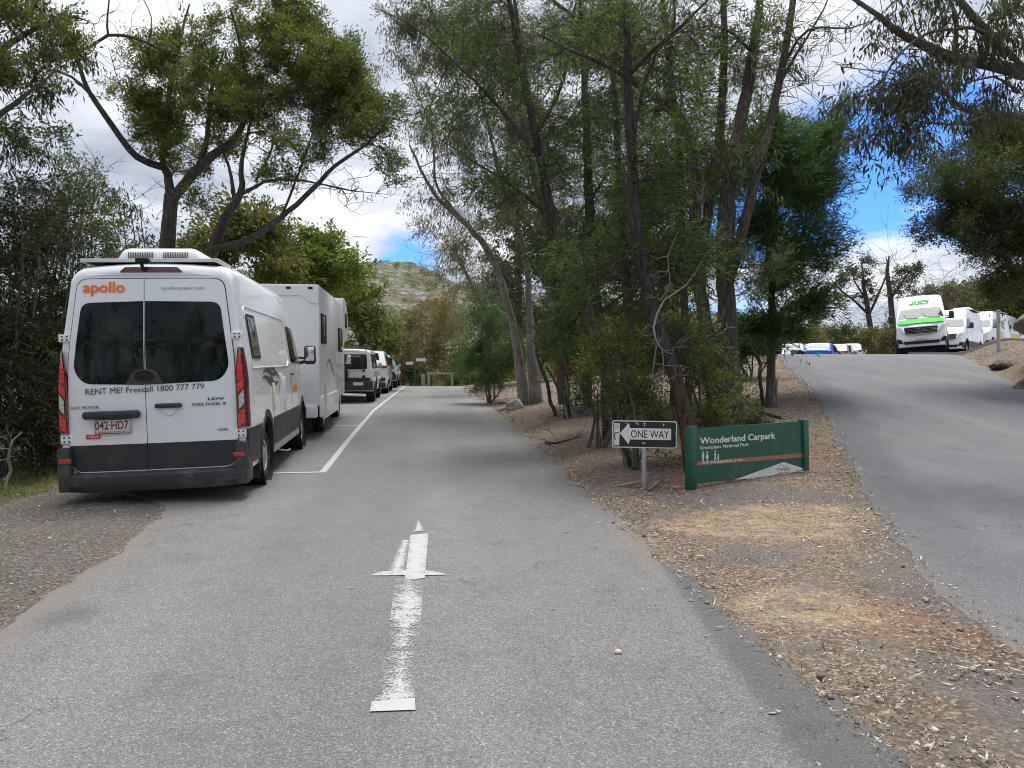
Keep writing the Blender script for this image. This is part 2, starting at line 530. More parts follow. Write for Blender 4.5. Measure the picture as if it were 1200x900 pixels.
def build_ground():
    xs = seg((-700, -60, 16), (-60, -12, 1.2), (-12, -6, .2), (-6, 10, .085), (10, 24, .22), (24, 60, 1), (60, 700, 16))
    ys = seg((-40, -8, 4), (-8, 0, .25), (0, 12, .085), (12, 30, .17), (30, 60, .5), (60, 200, 3), (200, 900, 9))
    X, Y = np.meshgrid(xs, ys)
    Z = H(X, Y)
    el, em, er, ef = e_left(Y), e_mid(Y), e_right(Y), e_far(Y)
    dl = np.minimum(X - el, em - X)          # >0 inside left road
    dr = np.minimum(X - er, ef - X)
    inside = np.where(Y < 52, np.maximum(dl, dr), -1)
    inside = np.where((Y > 52) & (Y < 60), dr, inside)
    Z = Z - .035 * sstep(.12, .3, inside)
    rough = sstep(.05, .5, -inside)
    bump = (fbm(X * 1.7, Y * 1.7, 5) * .07 + fbm(X * 7, Y * 7, 6) * .035) * (Y < 60)
    med = ((X > em) & (X < er))
    Z = Z + bump * rough + med * rough * .03
    A = {}
    shoulder = (X < el) * (1 - sstep(8.2, 9.4, Y + (X + 5) * .3)) * (1 - sstep(5.9, 6.4, -X + .3 * fbm(X * 2, Y * 2, 9)))
    A['gravel'] = shoulder
    A['straw'] = 1.25 * (.35 + 1.1 * (fbm(X * 3, Y * 3, 90) + .5) ** 1.5) * np.clip(blob(X, Y, 2.45, 6.6, .95, .75, .2, .4, 1) + blob(X, Y, 1.85, 4.35, .42, .34, .1, .3, 2) + .8 * blob(X, Y, 3.2, 7.3, .7, .4, 0, .4, 3)
                         + .6 * blob(X, Y, 3.8, 9.5, .5, .5, 0, .4, 4) + blob(X, Y, 4.6, 13, 1.6, 2.2, 0, .5, 5) * .5, 0, 1)
    A['orange'] = (.4 + .9 * (fbm(X * 3, Y * 3, 91) + .5)) * np.clip(blob(X, Y, 2.2, 4.05, .5, .55, -.3, .4, 11) + blob(X, Y, 4.3, 10.6, .6, 1.6, -.4, .4, 12) + .7 * blob(X, Y, 2.9, 7.2, .5, .35, 0, .4, 13)
                          + blob(X, Y, 2.2, 9.0, .55, .3, 0, .4, 14) * .9 + .6 * blob(X, Y, 1.5, 9.4, .7, .7, 0, .5, 15), 0, 1)
    A['oldseal'] = np.clip(blob(X, Y, 2.25, 3.0, .55, .62, .1, .3, 21) + blob(X, Y, 2.7, 8.0, 1.35, .42, .1, .35, 22) + .9 * blob(X, Y, 1.9, 5.55, .36, .3, 0, .3, 23)
                           + .9 * blob(X, Y, 2.95, 5.0, .45, .9, -.4, .3, 24) + .8 * blob(X, Y, 1.1, 9.0, .35, .9, .1, .4, 25), 0, 1)
    A['rock'] = sstep(90, 220, Y)
    A['grassy'] = np.clip(blob(X, Y, -6.15, 8.3, .5, 1.3, .2, .4, 31) + (X < -6.2) * .5 * (Y < 60), 0, 1)
    m, nt, out = nodes('ground'); n = N(nt); co = n.co()
    # leaf litter: flecks of brown, tan and grey
    v = n.new('ShaderNodeTexVoronoi'); n.link(n.mapping(co, (1, 1, .3)), v.inputs['Vector']); v.inputs['Scale'].default_value = 62
    sep = n.new('ShaderNodeSeparateColor'); n.link(v.outputs['Color'], sep.inputs[0])
    fleck = n.ramp(sep.outputs[0], [(0, (.035, .024, .018)), (.35, (.115, .078, .056)), (.65, (.22, .16, .12)), (.87, (.36, .29, .23)), (1, (.62, .54, .45))])
    big = n.noise(co, .9, 6, .65)
    base = n.mix(n.ramp(big, [(.35, 0), (.65, 1)]), (.13, .108, .088), (.30, .25, .20))
    lit = n.mix(1, n.mix(.6, base, fleck), (1.25, 1.22, 1.18), 'MULTIPLY')
    fine = n.noise(co, 26, 6, .75)
    lit = n.mix(n.ramp(fine, [(.35, 0), (.7, .45)]), lit, (.07, .052, .042))
    gpat = n.ramp(n.noise(co, 1.7, 8, .72), [(.50, 0), (.62, .75)])
    lit = n.mix(gpat, lit, n.mix(fine, (.11, .10, .09), (.27, .25, .225)))
    straw = n.mix(n.ramp(n.noise(n.mapping(co, (18, 55, 10)), 1, 5, .7), [(.35, 0), (.65, 1)]), (.42, .29, .17), (.68, .54, .35))
    orange = n.mix(fine, (.20, .10, .06), (.44, .26, .16))
    v2 = n.new('ShaderNodeTexVoronoi'); n.link(co, v2.inputs['Vector']); v2.inputs['Scale'].default_value = 62
    sep2 = n.new('ShaderNodeSeparateColor'); n.link(v2.outputs['Color'], sep2.inputs[0])
    grav = n.ramp(sep2.outputs[0], [(0, (.065, .062, .058)), (.5, (.15, .143, .132)), (.85, (.23, .215, .2)), (1, (.44, .41, .37))])
    grav = n.mix(n.ramp(n.noise(co, .8, 5), [(.4, 0), (.7, .5)]), n.mix(1, grav, (.80, .80, .80), 'MULTIPLY'), (.16, .145, .125))
    seal = n.mix(.55, n.mix(n.noise(co, 1.2, 5), (.15, .14, .14), (.30, .265, .26)), grav)
    gr = n.mix(n.noise(co, 3, 6), (.035, .05, .014), (.10, .10, .04))
    wob = n.math('SUBTRACT', n.noise(co, 9, 6, .7), .5)
    wob2 = n.math('SUBTRACT', n.noise(co, 42, 5, .75), .5)
    def mask(name, amt=.9):
        a = n.attr(name)
        a2 = n.math('ADD', a, n.math('MULTIPLY', wob, amt * 1.3))
        return n.ramp(n.math('ADD', a2, n.math('MULTIPLY', wob2, 1.5)), [(.35, 0), (.95, .85)])
    c = n.mix(mask('oldseal'), lit, seal)
    c = n.mix(mask('gravel', .5), c, grav)
    c = n.mix(mask('grassy'), c, gr)
    c = n.mix(n.math('MULTIPLY', mask('orange'), n.ramp(n.noise(co, 7, 8, .75), [(.38, .15), (.62, 1)])), c, orange)
    brk = n.ramp(n.noise(n.mapping(co, (1, 1.6, 1)), 5.5, 9, .78), [(.40, .08), (.60, 1)])
    c = n.mix(n.math('MULTIPLY', n.math('MULTIPLY', mask('straw', 1.6), brk), .85), c, straw)
    # the stony hill: pale rock ledges and dark scrub
    rk = n.mapping(co, (.05, .05, .10))
    rn = n.noise(rk, 3.0, 12, .80, .25)
    rock = n.ramp(rn, [(.34, (.045, .058, .028)), (.48, (.085, .095, .055)), (.53, (.16, .145, .125)), (.61, (.29, .255, .23)), (.70, (.19, .175, .155)), (.8, (.13, .12, .11))])
    c = n.mix(n.attr('rock'), c, rock)
    hgt = n.math('ADD', n.math('MULTIPLY', v.outputs['Distance'], .6), n.math('MULTIPLY', fine, 1.2))
    n.bsdf(out, c, .93, 0, n.bump(hgt, .03, .9), spec=.15)
    ny, nx = X.shape
    idx = np.arange(ny * nx).reshape(ny, nx)
    Fq = np.stack([idx[:-1, :-1], idx[:-1, 1:], idx[1:, 1:], idx[1:, :-1]], -1).reshape(-1, 4)
    o = np_mesh('ground', np.stack([X, Y, Z], -1).reshape(-1, 3), Fq, m, smooth=180, attrs={k: np.asarray(a, float).ravel() * np.ones(X.size) for k, a in A.items()})
    tag(o, kind='structure')


def asphalt(name, base=(.165, .165, .17), right=False):
    m, nt, out = nodes(name); n = N(nt); co = n.co()
    v = n.new('ShaderNodeTexVoronoi'); n.link(co, v.inputs['Vector']); v.inputs['Scale'].default_value = 150
    sep = n.new('ShaderNodeSeparateColor'); n.link(v.outputs['Color'], sep.inputs[0])
    b = base
    st = n.ramp(sep.outputs[0], [(0, tuple(x * .5 for x in b)), (.45, tuple(x * .88 for x in b)), (.8, tuple(x * 1.25 for x in b)), (.94, tuple(x * 1.6 for x in b)), (1, tuple(x * 2.6 for x in b))])
    g = n.noise(co, 55, 6, .8)
    st = n.mix(.35, st, n.mix(g, tuple(x * .4 for x in b), tuple(x * 1.7 for x in b)))
    big = n.noise(n.mapping(co, (1, .45, 1)), .55, 6, .6, .5)
    c = n.mix(n.ramp(big, [(.35, .0), (.7, 1)]), st, n.mix(1, st, (1.22, 1.2, 1.19), 'MULTIPLY'))
    sx_ = n.new('ShaderNodeSeparateXYZ'); n.link(n.mapping(co, (1, 1, 1)), sx_.inputs[0])
    lane = n.math('ADD', sx_.outputs[0], n.math('MULTIPLY', sx_.outputs[1], .13))
    trk = n.math('SINE', n.math('MULTIPLY', n.math('ADD', lane, n.math('MULTIPLY', n.noise(co, .4, 3), .5)), 3.6))
    c = n.mix(n.ramp(trk, [(.2, 0), (1, .32)]), c, n.mix(1, c, (1.28, 1.27, 1.26), 'MULTIPLY'))
    blot = n.noise(co, 2.6, 7, .7)
    c = n.mix(n.ramp(blot, [(.52, 0), (.72, .45)]), c, n.mix(1, c, (.62, .62, .63), 'MULTIPLY'))
    ck = n.new('ShaderNodeTexVoronoi', feature='DISTANCE_TO_EDGE'); ck.inputs['Scale'].default_value = .55
    dv = n.new('ShaderNodeVectorMath', operation='ADD'); n.link(co, dv.inputs[0])
    nv = n.noise(co, 2.5, 5, .6, out='Color'); n.link(nv, dv.inputs[1]); n.link(dv.outputs[0], ck.inputs['Vector'])
    crk = n.math('MULTIPLY', n.ramp(ck.outputs['Distance'], [(.0, 1), (.007, 0)]), n.ramp(n.noise(co, .35, 2), [(.50, 0), (.6, .8)]))
    c = n.mix(crk, c, (.03, .03, .03))
    oil = n.ramp(n.noise(co, 1.1, 4, .5), [(.66, 0), (.74, .55)])
    c = n.mix(oil, c, tuple(x * .55 for x in b))
    c = n.mix(n.math('MULTIPLY', n.attr('strip'), .75), c, n.mix(.6, n.mix(1, c, (.5, .5, .52), 'MULTIPLY'), tuple(x * .62 for x in b)))
    wob = n.math('SUBTRACT', n.noise(co, 5, 7, .75), .5)
    wob2 = n.math('SUBTRACT', n.noise(co, 38, 4, .75), .5)
    e = n.math('ADD', n.attr('edge'), n.math('ADD', n.math('MULTIPLY', wob, .5), n.math('MULTIPLY', wob2, .35)))
    dust = n.ramp(n.math('ADD', e, n.math('MULTIPLY', n.attr('strip'), .25)), [(.03, .95), (.10, .5), (.32, 0)])
    c = n.mix(dust, c, n.mix(g, (.09, .082, .072), (.30, .27, .24)))
    h = n.math('ADD', v.outputs['Distance'], n.math('MULTIPLY', g, .8))
    n.bsdf(out, c, .82, 0, n.bump(h, .008, .8), spec=.3)
    return m


def road_sheet(name, a, b, y0, y1, mat, nx=40, strip=None, lift=.010):
    ys = np.concatenate([np.arange(y0, 14, .07), np.arange(14, y1, .2)])
    t = np.linspace(0, 1, nx)
    t = np.where(t < .5, 2 * t * t, 1 - 2 * (1 - t) ** 2)
    L = a(ys) + .22 * fbm(ys * 2.1, ys * 0, 41) + .10 * fbm(ys * 9, ys * 0, 42); Rr = b(ys) + .25 * fbm(ys * 1.9, ys * 0 + 9, 43) + .10 * fbm(ys * 9, ys * 0 + 4, 44)
    X = L[:, None] * (1 - t) + Rr[:, None] * t
    Y = np.repeat(ys[:, None], nx, 1)
    Z = H(X, Y) + lift
    Z[:, 0] -= .02; Z[:, -1] -= .02
    edge = np.minimum(X - L[:, None], Rr[:, None] - X)
    st = strip(X, Y) if strip else X * 0
    ny = len(ys); idx = np.arange(ny * nx).reshape(ny, nx)
    Fq = np.stack([idx[:-1, :-1], idx[:-1, 1:], idx[1:, 1:], idx[1:, :-1]], -1).reshape(-1, 4)
    o = np_mesh(name, np.stack([X, Y, Z], -1).reshape(-1, 3), Fq, mat, smooth=180, attrs={'edge': edge.ravel(), 'strip': st.ravel()})
    return tag(o, kind='structure')


def strip_left(X, Y):
    w = .06 * fbm(Y * 2, Y * 0, 51)
    s = sstep(1.02, 1.12, X + w - .02 * (Y - 2.6)) * (1 - sstep(5.6, 6.6, Y))
    s = np.maximum(s, blob(X, Y, -2.65, 4.15, .17, .2, 0, .6, 52) * .8)
    s = np.maximum(s, sstep(-.55, -.1, X - e_mid(Y)) * sstep(6, 9, Y) * (1 - sstep(16, 24, Y)) * .45)
    return s


def strip_right(X, Y):
    q = X - e_right(Y)
    s = (1 - sstep(.5, 1.0, q + .5 * fbm(X, Y, 53))) * sstep(3, 6, Y) * .55
    return np.maximum(s, .5 * blob(X, Y, 4.6, 5.6, 1.2, .7, .5, .4, 54))


build_ground()
A1 = asphalt('asphalt', (.165, .163, .162)); A2 = asphalt('asphalt_right', (.148, .149, .158))
road_sheet('road', e_left, e_mid, -8, 52, A1, 60, strip_left)
road_sheet('side_road', e_right, e_far, -8, 60, A2, 60, strip_right)


# painted markings
def paint_mat(name, wear, c=(.44, .45, .44)):
    m, nt, out = nodes(name); n = N(nt); co = n.co()
    w = n.new('ShaderNodeBsdfPrincipled'); n.put(w.inputs['Base Color'], n.mix(n.noise(co, 30, 5), tuple(x * .78 for x in c), c)); w.inputs['Roughness'].default_value = .7
    t = n.new('ShaderNodeBsdfTransparent')
    gap = n.noise(co, 70, 6, .85); pat = n.noise(n.mapping(co, (3.5, 5, 1)), 2.2, 6, .75)
    f = n.math('ADD', n.math('MULTIPLY', gap, .85), n.math('MULTIPLY', pat, .45))
    f = n.math('SUBTRACT', n.math('ADD', f, n.math('MULTIPLY', n.attr('keep'), .35)), wear)
    f = n.ramp(f, [(.42, 0), (.52, 1)])
    mx = n.new('ShaderNodeMixShader'); n.link(f, mx.inputs[0]); n.link(t.outputs[0], mx.inputs[1]); n.link(w.outputs[0], mx.inputs[2])
    n.link(mx.outputs[0], out.inputs[0])
    return m


def ground_poly(polys, name, mat, keep=None, lift=.015, step=.06):
    V = []; Fc = []; K = []
    for poly, kv in polys:
        n = len(poly); b = len(V)
        # quad strips: poly given as left side up, right side up (2 lists)
        Ls, Rs = poly
        for (xl, yl), (xr, yr) in zip(Ls, Rs):
            for q in range(3):
                x = xl + (xr - xl) * q / 2; y = yl + (yr - yl) * q / 2
                V.append((x, y, Hs(x, y) + lift)); K.append((kv(x, y) if callable(kv) else kv) - (0 if q == 1 else .3))
        for i in range(len(Ls) - 1):
            for q in range(2):
                a = b + i * 3 + q
                Fc.append((a, a + 1, a + 4, a + 3))
    o = np_mesh(name, np.array(V), np.array(Fc), mat, smooth=180, attrs={'keep': np.array(K, float)})
    return o


def gp(u, v):
    """ground point seen at (u, v)"""
    lo, hi = 1.5, 60
    k = (v - 450) / F
    for _ in range(50):
        mid = (lo + hi) / 2
        x = (u - 600) / F * mid
        if CH - k * mid > Hs(x, mid): lo = mid
        else: hi = mid
    return ((u - 600) / F * lo, lo)


def strip_between(a0, a1, b0, b1, n):
    """two sides each from first to last point"""
    L = [(a0[0] + (a1[0] - a0[0]) * i / n, a0[1] + (a1[1] - a0[1]) * i / n) for i in range(n + 1)]
    Rr = [(b0[0] + (b1[0] - b0[0]) * i / n, b0[1] + (b1[1] - b0[1]) * i / n) for i in range(n + 1)]
    return (L, Rr)


# worn arrow: shaft, two half-worn head strokes, cross bar, tip
ar = []
ar.append((strip_between(gp(433, 838), gp(436, 826), gp(487, 836), gp(486, 822), 5), .85))
ar.append((strip_between(gp(437, 826), gp(449, 816), gp(486, 822), gp(485, 810), 5), .5))
ar.append((strip_between(gp(447, 818), gp(463, 680), gp(487, 812), gp(497, 680), 40), lambda x, y: .30 + .28 * math.sin(y * 2.3 + 1.0) ** 2))
ar.append((strip_between(gp(432, 677), gp(447, 672), gp(530, 676), gp(496, 670), 3), .75))
ar.append((strip_between(gp(455, 676), gp(469, 636), gp(472, 676), gp(481, 634), 12), .55))
ar.append((strip_between(gp(474, 682), gp(481, 629), gp(498, 680), gp(502, 627), 16), .75))
ar.append((strip_between(gp(498, 676), gp(503, 650), gp(512, 675), gp(508, 650), 8), .05))
ar.append((strip_between(gp(484, 625), gp(490, 611), gp(498, 624), gp(490.6, 611), 4), .55))
o = ground_poly(ar, 'road_arrow', paint_mat('worn_paint', .29), lift=.016)
tag(o, kind='structure')
# parking bay lines
bl = []
line = [gp(376, 548.5), gp(396, 524), gp(436.7, 480), gp(474.4, 452.9)]
line = [(-2.73, 10.25), (-3.25, 14), (-4.3, 22), (-6.35, 42)]
ysl = np.arange(10.2, 44, .25)
xl = np.interp(ysl, [p[1] for p in line], [p[0] for p in line])
bl.append((([(x - .05, y) for x, y in zip(xl, ysl)], [(x + .05, y) for x, y in zip(xl, ysl)]), .9))
for y0 in (10.25, 17.3, 24.4, 31.4, 38.4):
    x0 = float(np.interp(y0, [p[1] for p in line], [p[0] for p in line]))
    bl.append((([(x0 - 2.5 + q * .1, y0 - .05 - .35 + q * .014) for q in range(26)], [(x0 - 2.5 + q * .1, y0 + .05 - .35 + q * .014) for q in range(26)]), .9))
o = ground_poly(bl, 'parking_bay_lines', paint_mat('bay_paint', .22), lift=.016)
tag(o, kind='structure')
# ------------------------------------------------------------------ vegetation
LEAFTYPES = {
    #            n   rad   len  wid  droop out spread flat sig  sprays
    'wattle': (190, .36, .078, .027, -.3, .7, 1.25, .70, .17, 8),
    'oak':    (105, .50, .125, .020, .08, 1.2, .80, .85, .09, 8),
    'oaktuft': (135, .50, .12, .023, -.15, 1.2, .85, .75, .10, 8),
    'euc':    (50, .42, .125, .026, 1.1, .3, 1.0, .85, .13, 7),
    'tea':    (130, .42, .065, .021, -.3, 1.0, .85, 1., .10, 8),
    'bush':   (110, .46, .12, .036, -.2, .6, 1.2, .8, .16, 6),
    'far':    (90, .82, .20, .085, .0, .7, 1.2, .72, .16, 7),
    'farther': (70, 1.3, .36, .17, .1, .5, 1.3, .65, .18, 6),
    'fern':   (160, .34, .16, .014, -.1, 1., 1.2, .8, .1, 8),
}


def leaf_cloud(C, kind, scale=1.0, nmul=1.0, g=rng, D=None):
    """every clump is a handful of sprays: twigs with leaves along them"""
    n, rad, L, W, droop, outw, spread, flat, sig, T = LEAFTYPES[kind]
    rad *= scale; n = max(3, int(n * nmul))
    C = np.asarray(C, float); K = len(C)
    if D is None: D = g.normal(size=(K, 3)) * .5 + np.array([0, 0, .4])
    D = np.asarray(D, float); D = D / (np.linalg.norm(D, axis=1, keepdims=True) + 1e-9)
    sd = D[:, None, :] + g.normal(size=(K, T, 3)) * spread * np.array([1, 1, flat])
    sd[..., 2] -= droop * .25
    sd /= np.linalg.norm(sd, axis=2, keepdims=True) + 1e-9
    sl = rad * (.55 + .9 * g.random((K, T, 1))) * (.7 + .6 * g.random((K, 1, 1)))
    st = C[:, None, :] + g.normal(size=(K, T, 3)) * rad * .16
    pick = g.integers(0, T, (K, n))[..., None]
    p3 = pick.repeat(3, 2)
    sdk = np.take_along_axis(sd, p3, 1); stk = np.take_along_axis(st, p3, 1); slk = np.take_along_axis(sl, pick, 1)
    t = g.random((K, n, 1)) ** .75
    P0 = (stk + sdk * slk * t + g.normal(size=(K, n, 3)) * rad * sig).reshape(-1, 3)
    M = len(P0)
    dirr = g.normal(size=(M, 3)) * .55 + sdk.reshape(-1, 3) * outw
    dirr[:, 2] -= droop * 1.2
    dirr /= np.linalg.norm(dirr, axis=1, keepdims=True)
    rn = g.normal(size=(M, 3)); side = np.cross(dirr, rn); side /= np.linalg.norm(side, axis=1, keepdims=True) + 1e-9
    ll = L * (.55 + .9 * g.random((M, 1))); ww = W * (.6 + .8 * g.random((M, 1)))
    mid = P0 + dirr * ll * .45
    mid[:, 2:] += ll * .05
    V = np.stack([P0, mid + side * ww * .5, P0 + dirr * ll, mid - side * ww * .5], 1).reshape(-1, 3)
    Fq = np.arange(4 * M).reshape(M, 4)
    tone = np.clip(.5 + .20 * g.normal(size=(K, 1)) + .12 * np.take_along_axis(g.normal(size=(K, T)), pick[..., 0], 1) + .17 * g.normal(size=(K, n)), 0, 1).ravel()
    return V, Fq, tone, st.reshape(-1, 3), (st + sd * sl * .97).reshape(-1, 3)


def stick_arrays(p0, p1, r0, r1):
    """three-sided sticks"""
    d = p1 - p0; d /= np.linalg.norm(d, axis=1, keepdims=True) + 1e-9
    a = np.cross(d, np.array([.31, .2, .93])); a /= np.linalg.norm(a, axis=1, keepdims=True) + 1e-9
    b = np.cross(d, a)
    V = []
    for p, r in ((p0, r0), (p1, r1)):
        for k in range(3):
            t = 2 * math.pi * k / 3
            V.append(p + (a * math.cos(t) + b * math.sin(t)) * r)
    V = np.stack(V, 1).reshape(-1, 3)
    M = len(p0); base = (np.arange(M) * 6)[:, None]
    Fq = np.concatenate([base + np.array([[k, (k + 1) % 3, 3 + (k + 1) % 3, 3 + k]]) for k in range(3)], 0)
    return V, Fq


def tube_arrays(pts, rad, n, rough=0.0, g=rng):
    pts = np.asarray(pts, float); rad = np.asarray(rad, float); m = len(pts)
    t = np.gradient(pts, axis=0); t /= np.linalg.norm(t, axis=1, keepdims=True) + 1e-9
    ref = np.array([.9, .42, .1]) if abs(t[0, 2]) > .5 else np.array([0, 0, 1.])
    a = np.cross(t, ref); a /= np.linalg.norm(a, axis=1, keepdims=True) + 1e-9
    b = np.cross(t, a)
    an = np.linspace(0, 2 * np.pi, n, endpoint=False)
    rr = rad[:, None] * np.ones((m, n))
    if rough:
        rr = rr * (1 + rough * g.normal(size=(m, n)) * .5 + rough * 1.2 * np.sin(an * 3 + g.random() * 6)[None, :] + rough * .8 * np.sin(an * 5 + g.random() * 6)[None, :])
    V = pts[:, None, :] + (a[:, None, :] * np.cos(an)[None, :, None] + b[:, None, :] * np.sin(an)[None, :, None]) * rr[..., None]
    idx = np.arange(m * n).reshape(m, n)
    Fq = np.stack([idx[:-1], np.roll(idx[:-1], -1, 1), np.roll(idx[1:], -1, 1), idx[1:]], -1).reshape(-1, 4)
    return V.reshape(-1, 3), Fq


def spline(pts, rad, step):
    """Catmull-Rom through pts with linear radii"""
    pts = [np.array(p, float) for p in pts]
    P_ = [2 * pts[0] - pts[1]] + pts + [2 * pts[-1] - pts[-2]]
    out = []; rr = []
    for i in range(1, len(P_) - 2):
        p0, p1, p2, p3 = P_[i - 1:i + 3]
        k = max(2, int(np.linalg.norm(p2 - p1) / step))
        for j in range(k):
            t = j / k
            out.append(.5 * (2 * p1 + (p2 - p0) * t + (2 * p0 - 5 * p1 + 4 * p2 - p3) * t * t + (3 * p1 - p0 - 3 * p2 + p3) * t ** 3))
            rr.append(rad[i - 1] * (1 - t) + rad[i] * t)
    out.append(pts[-1]); rr.append(rad[-1])
    return np.array(out), np.array(rr)


class Tree:
    def __init__(s, seed):
        s.g = np.random.default_rng(seed); s.csc = .85; s.rs = 1.0; s.along = True
        s.paths = []   # (pts, rad, nsides, rough)
        s.pos = []; s.rad = []; s.tan = []
        s.clumps = []

    def limb(s, pts, rad, jitter=.03, n=9, rough=.05, step=.22, node=True):
        p, r = spline(pts, rad, step)
        r = r * s.rs
        L = len(p)
        j = np.cumsum(s.g.normal(size=p.shape), 0) * jitter * .25
        j -= np.linspace(0, 1, L)[:, None] * j[-1]
        j[:, 2] *= .4
        p = p + j
        s.paths.append((p, r, n, rough))
        if node:
            t = np.gradient(p, axis=0); t /= np.linalg.norm(t, axis=1, keepdims=True) + 1e-9
            k = slice(0, None, 1)
            s.pos += list(p[k]); s.rad += list(r[k]); s.tan += list(t[k])
        return p

    def ellipsoid(s, c, r, n, shell=.55):
        """targets inside an ellipsoid, more of them towards its outside"""
        d = s.g.normal(size=(n, 3)); d /= np.linalg.norm(d, axis=1, keepdims=True)
        q = (shell + (1 - shell) * s.g.random((n, 1))) * s.g.random((n, 1)) ** .18
        return np.array(c) + d * q * np.array(r)

    def grow(s, targets, leaf=True, up=.35, wig=.10, thick=.010, minr=.0035, lo=.0, droop=0):
        targets = np.asarray(targets, float)
        pos = np.array(s.pos); rad = np.array(s.rad); tan = np.array(s.tan)
        d0 = np.array([np.min(np.linalg.norm(pos - t, axis=1)) for t in targets])
        for i in np.argsort(d0):
            t = targets[i]
            dd = np.linalg.norm(pos - t, axis=1)
            cost = dd + up * np.maximum(0, pos[:, 2] - t[2] + .25 * dd) + 6 * (rad < .006) + .8 * (pos[:, 2] < lo)
            k = int(np.argmin(cost)); p0 = pos[k]; D = dd[k]
            if D < .12:
                if leaf: s.clumps.append((t, tan[k]))
                continue
            dirr = (t - p0) / D
            sd = tan[k] * .45 + dirr * .9; sd /= np.linalg.norm(sd)
            c1 = p0 + sd * D * .4
            c2 = t - (dirr * .8 + np.array([0, 0, droop if droop else .3 * (1 if dirr[2] > 0 else .2)])) * D * .3
            m = max(3, int(D / .22) + 1)
            u = np.linspace(0, 1, m)[:, None]
            p = p0 * (1 - u) ** 3 + 3 * c1 * u * (1 - u) ** 2 + 3 * c2 * u * u * (1 - u) + t * u ** 3
            j = np.cumsum(s.g.normal(size=p.shape), 0) * wig * .3 * min(1, D); j -= u * j[-1]; j[0] = 0
            p = p + j
            r0 = min(rad[k] * .72, thick * .8 + thick * 1.15 * D)
            r = np.linspace(r0, minr, m) ** 1
            s.paths.append((p, r, 6 if r0 > .03 else 4, 0))
            tt = np.gradient(p, axis=0); tt /= np.linalg.norm(tt, axis=1, keepdims=True) + 1e-9
            pos = np.concatenate([pos, p[1:]]); rad = np.concatenate([rad, r[1:]]); tan = np.concatenate([tan, tt[1:]])
            if leaf:
                s.clumps.append((t, tt[-1]))
                for q in range(1, min(5 if s.along else 2, int(D / .42))):
                    j = m - 1 - int(q * m * .16)
                    if j > 1: s.clumps.append((p[j], tt[j] + s.g.normal(size=3) * .4))
        s.pos = list(pos); s.rad = list(rad); s.tan = list(tan)

    def bare(s, n, length=.7, where=None, up=.3, r=.006):
        """dead twigs sticking out of the limbs"""
        pos = np.array(s.pos); tan = np.array(s.tan)
        ok = np.ones(len(pos), bool) if where is None else where(pos)
        idx = np.nonzero(ok)[0]
        if not len(idx): return
        for k in s.g.choice(idx, n):
            d = s.g.normal(size=3); d[2] = d[2] * .6 + up; d /= np.linalg.norm(d)
            L = length * (.4 + s.g.random())
            m = 6; u = np.linspace(0, 1, m)[:, None]
            p = pos[k] + d * L * u + np.cumsum(s.g.normal(size=(m, 3)), 0) * L * .07
            p[0] = pos[k]
            s.paths.append((p, np.linspace(r * 1.3, r * .4, m), 3, 0))
            for q in range(2):
                a = p[2 + q]; dd = d + s.g.normal(size=3) * .6; dd /= np.linalg.norm(dd)
                pp = a + dd * L * .45 * np.linspace(0, 1, 4)[:, None] + s.g.normal(size=(4, 3)) * L * .02; pp[0] = a
                s.paths.append((pp, np.linspace(r * .8, r * .35, 4), 3, 0))

    def build(s, root, bark, leafkind, leafm, scale=1.0, nmul=1.0, name_crown='crown', twig_r=.0028):
        V = []; Fq = []; b = 0
        def put(v, f):
            nonlocal b
            V.append(v); Fq.append(f + b); b += len(v)
        for p, r, n, rough in s.paths: put(*tube_arrays(p, r, n, rough, s.g))
        inv = np.array(root.location)
        kinds = leafkind if isinstance(leafkind, list) else [(leafkind, leafm, 1.0)]
        cl = np.array([c[0] for c in s.clumps]) if s.clumps else np.zeros((0, 3))
        cd = np.array([c[1] for c in s.clumps]) if s.clumps else cl
        if len(cl):
            sel = s.g.random(len(cl)); acc = 0; tot = sum(k[2] for k in kinds)
            for kd, lm, wgt in kinds:
                mk = (sel >= acc / tot) & (sel < (acc + wgt) / tot); c = cl[mk]; acc += wgt
                if not len(c): continue
                v, f, tone, t0, t1 = leaf_cloud(c, kd, scale * s.csc, nmul, s.g, cd[mk])
                put(*stick_arrays(t0, t1, twig_r, twig_r * .5))
                np_mesh(name_crown, v - inv, f, lm, root, face_attr={'rnd': tone})
        V = np.concatenate(V); Fq = np.concatenate(Fq)
        me = np_mesh('trunk', V - inv, Fq, bark, root, smooth=180, attrs={'peel': np.clip(1.25 - (V[:, 2] - inv[2]) / 1.3, 0, 1)})
        return root


def E(t, u, v, d, ru, rv, rd, n, shell=.5):
    return t.ellipsoid(P(u, v, d), (ru / F * d, rd, rv / F * d), n, shell)


def plant(name, label, cat, base, group=None):
    o = empty(name, base); tag(o, label, cat, group)
    return o


def PP(lst, d0=None):
    return [P(*q) if len(q) == 3 else P(q[0], q[1], d0) for q in lst]


def G(u, d): 
    p = on(u, d); p.z -= .08
    return p


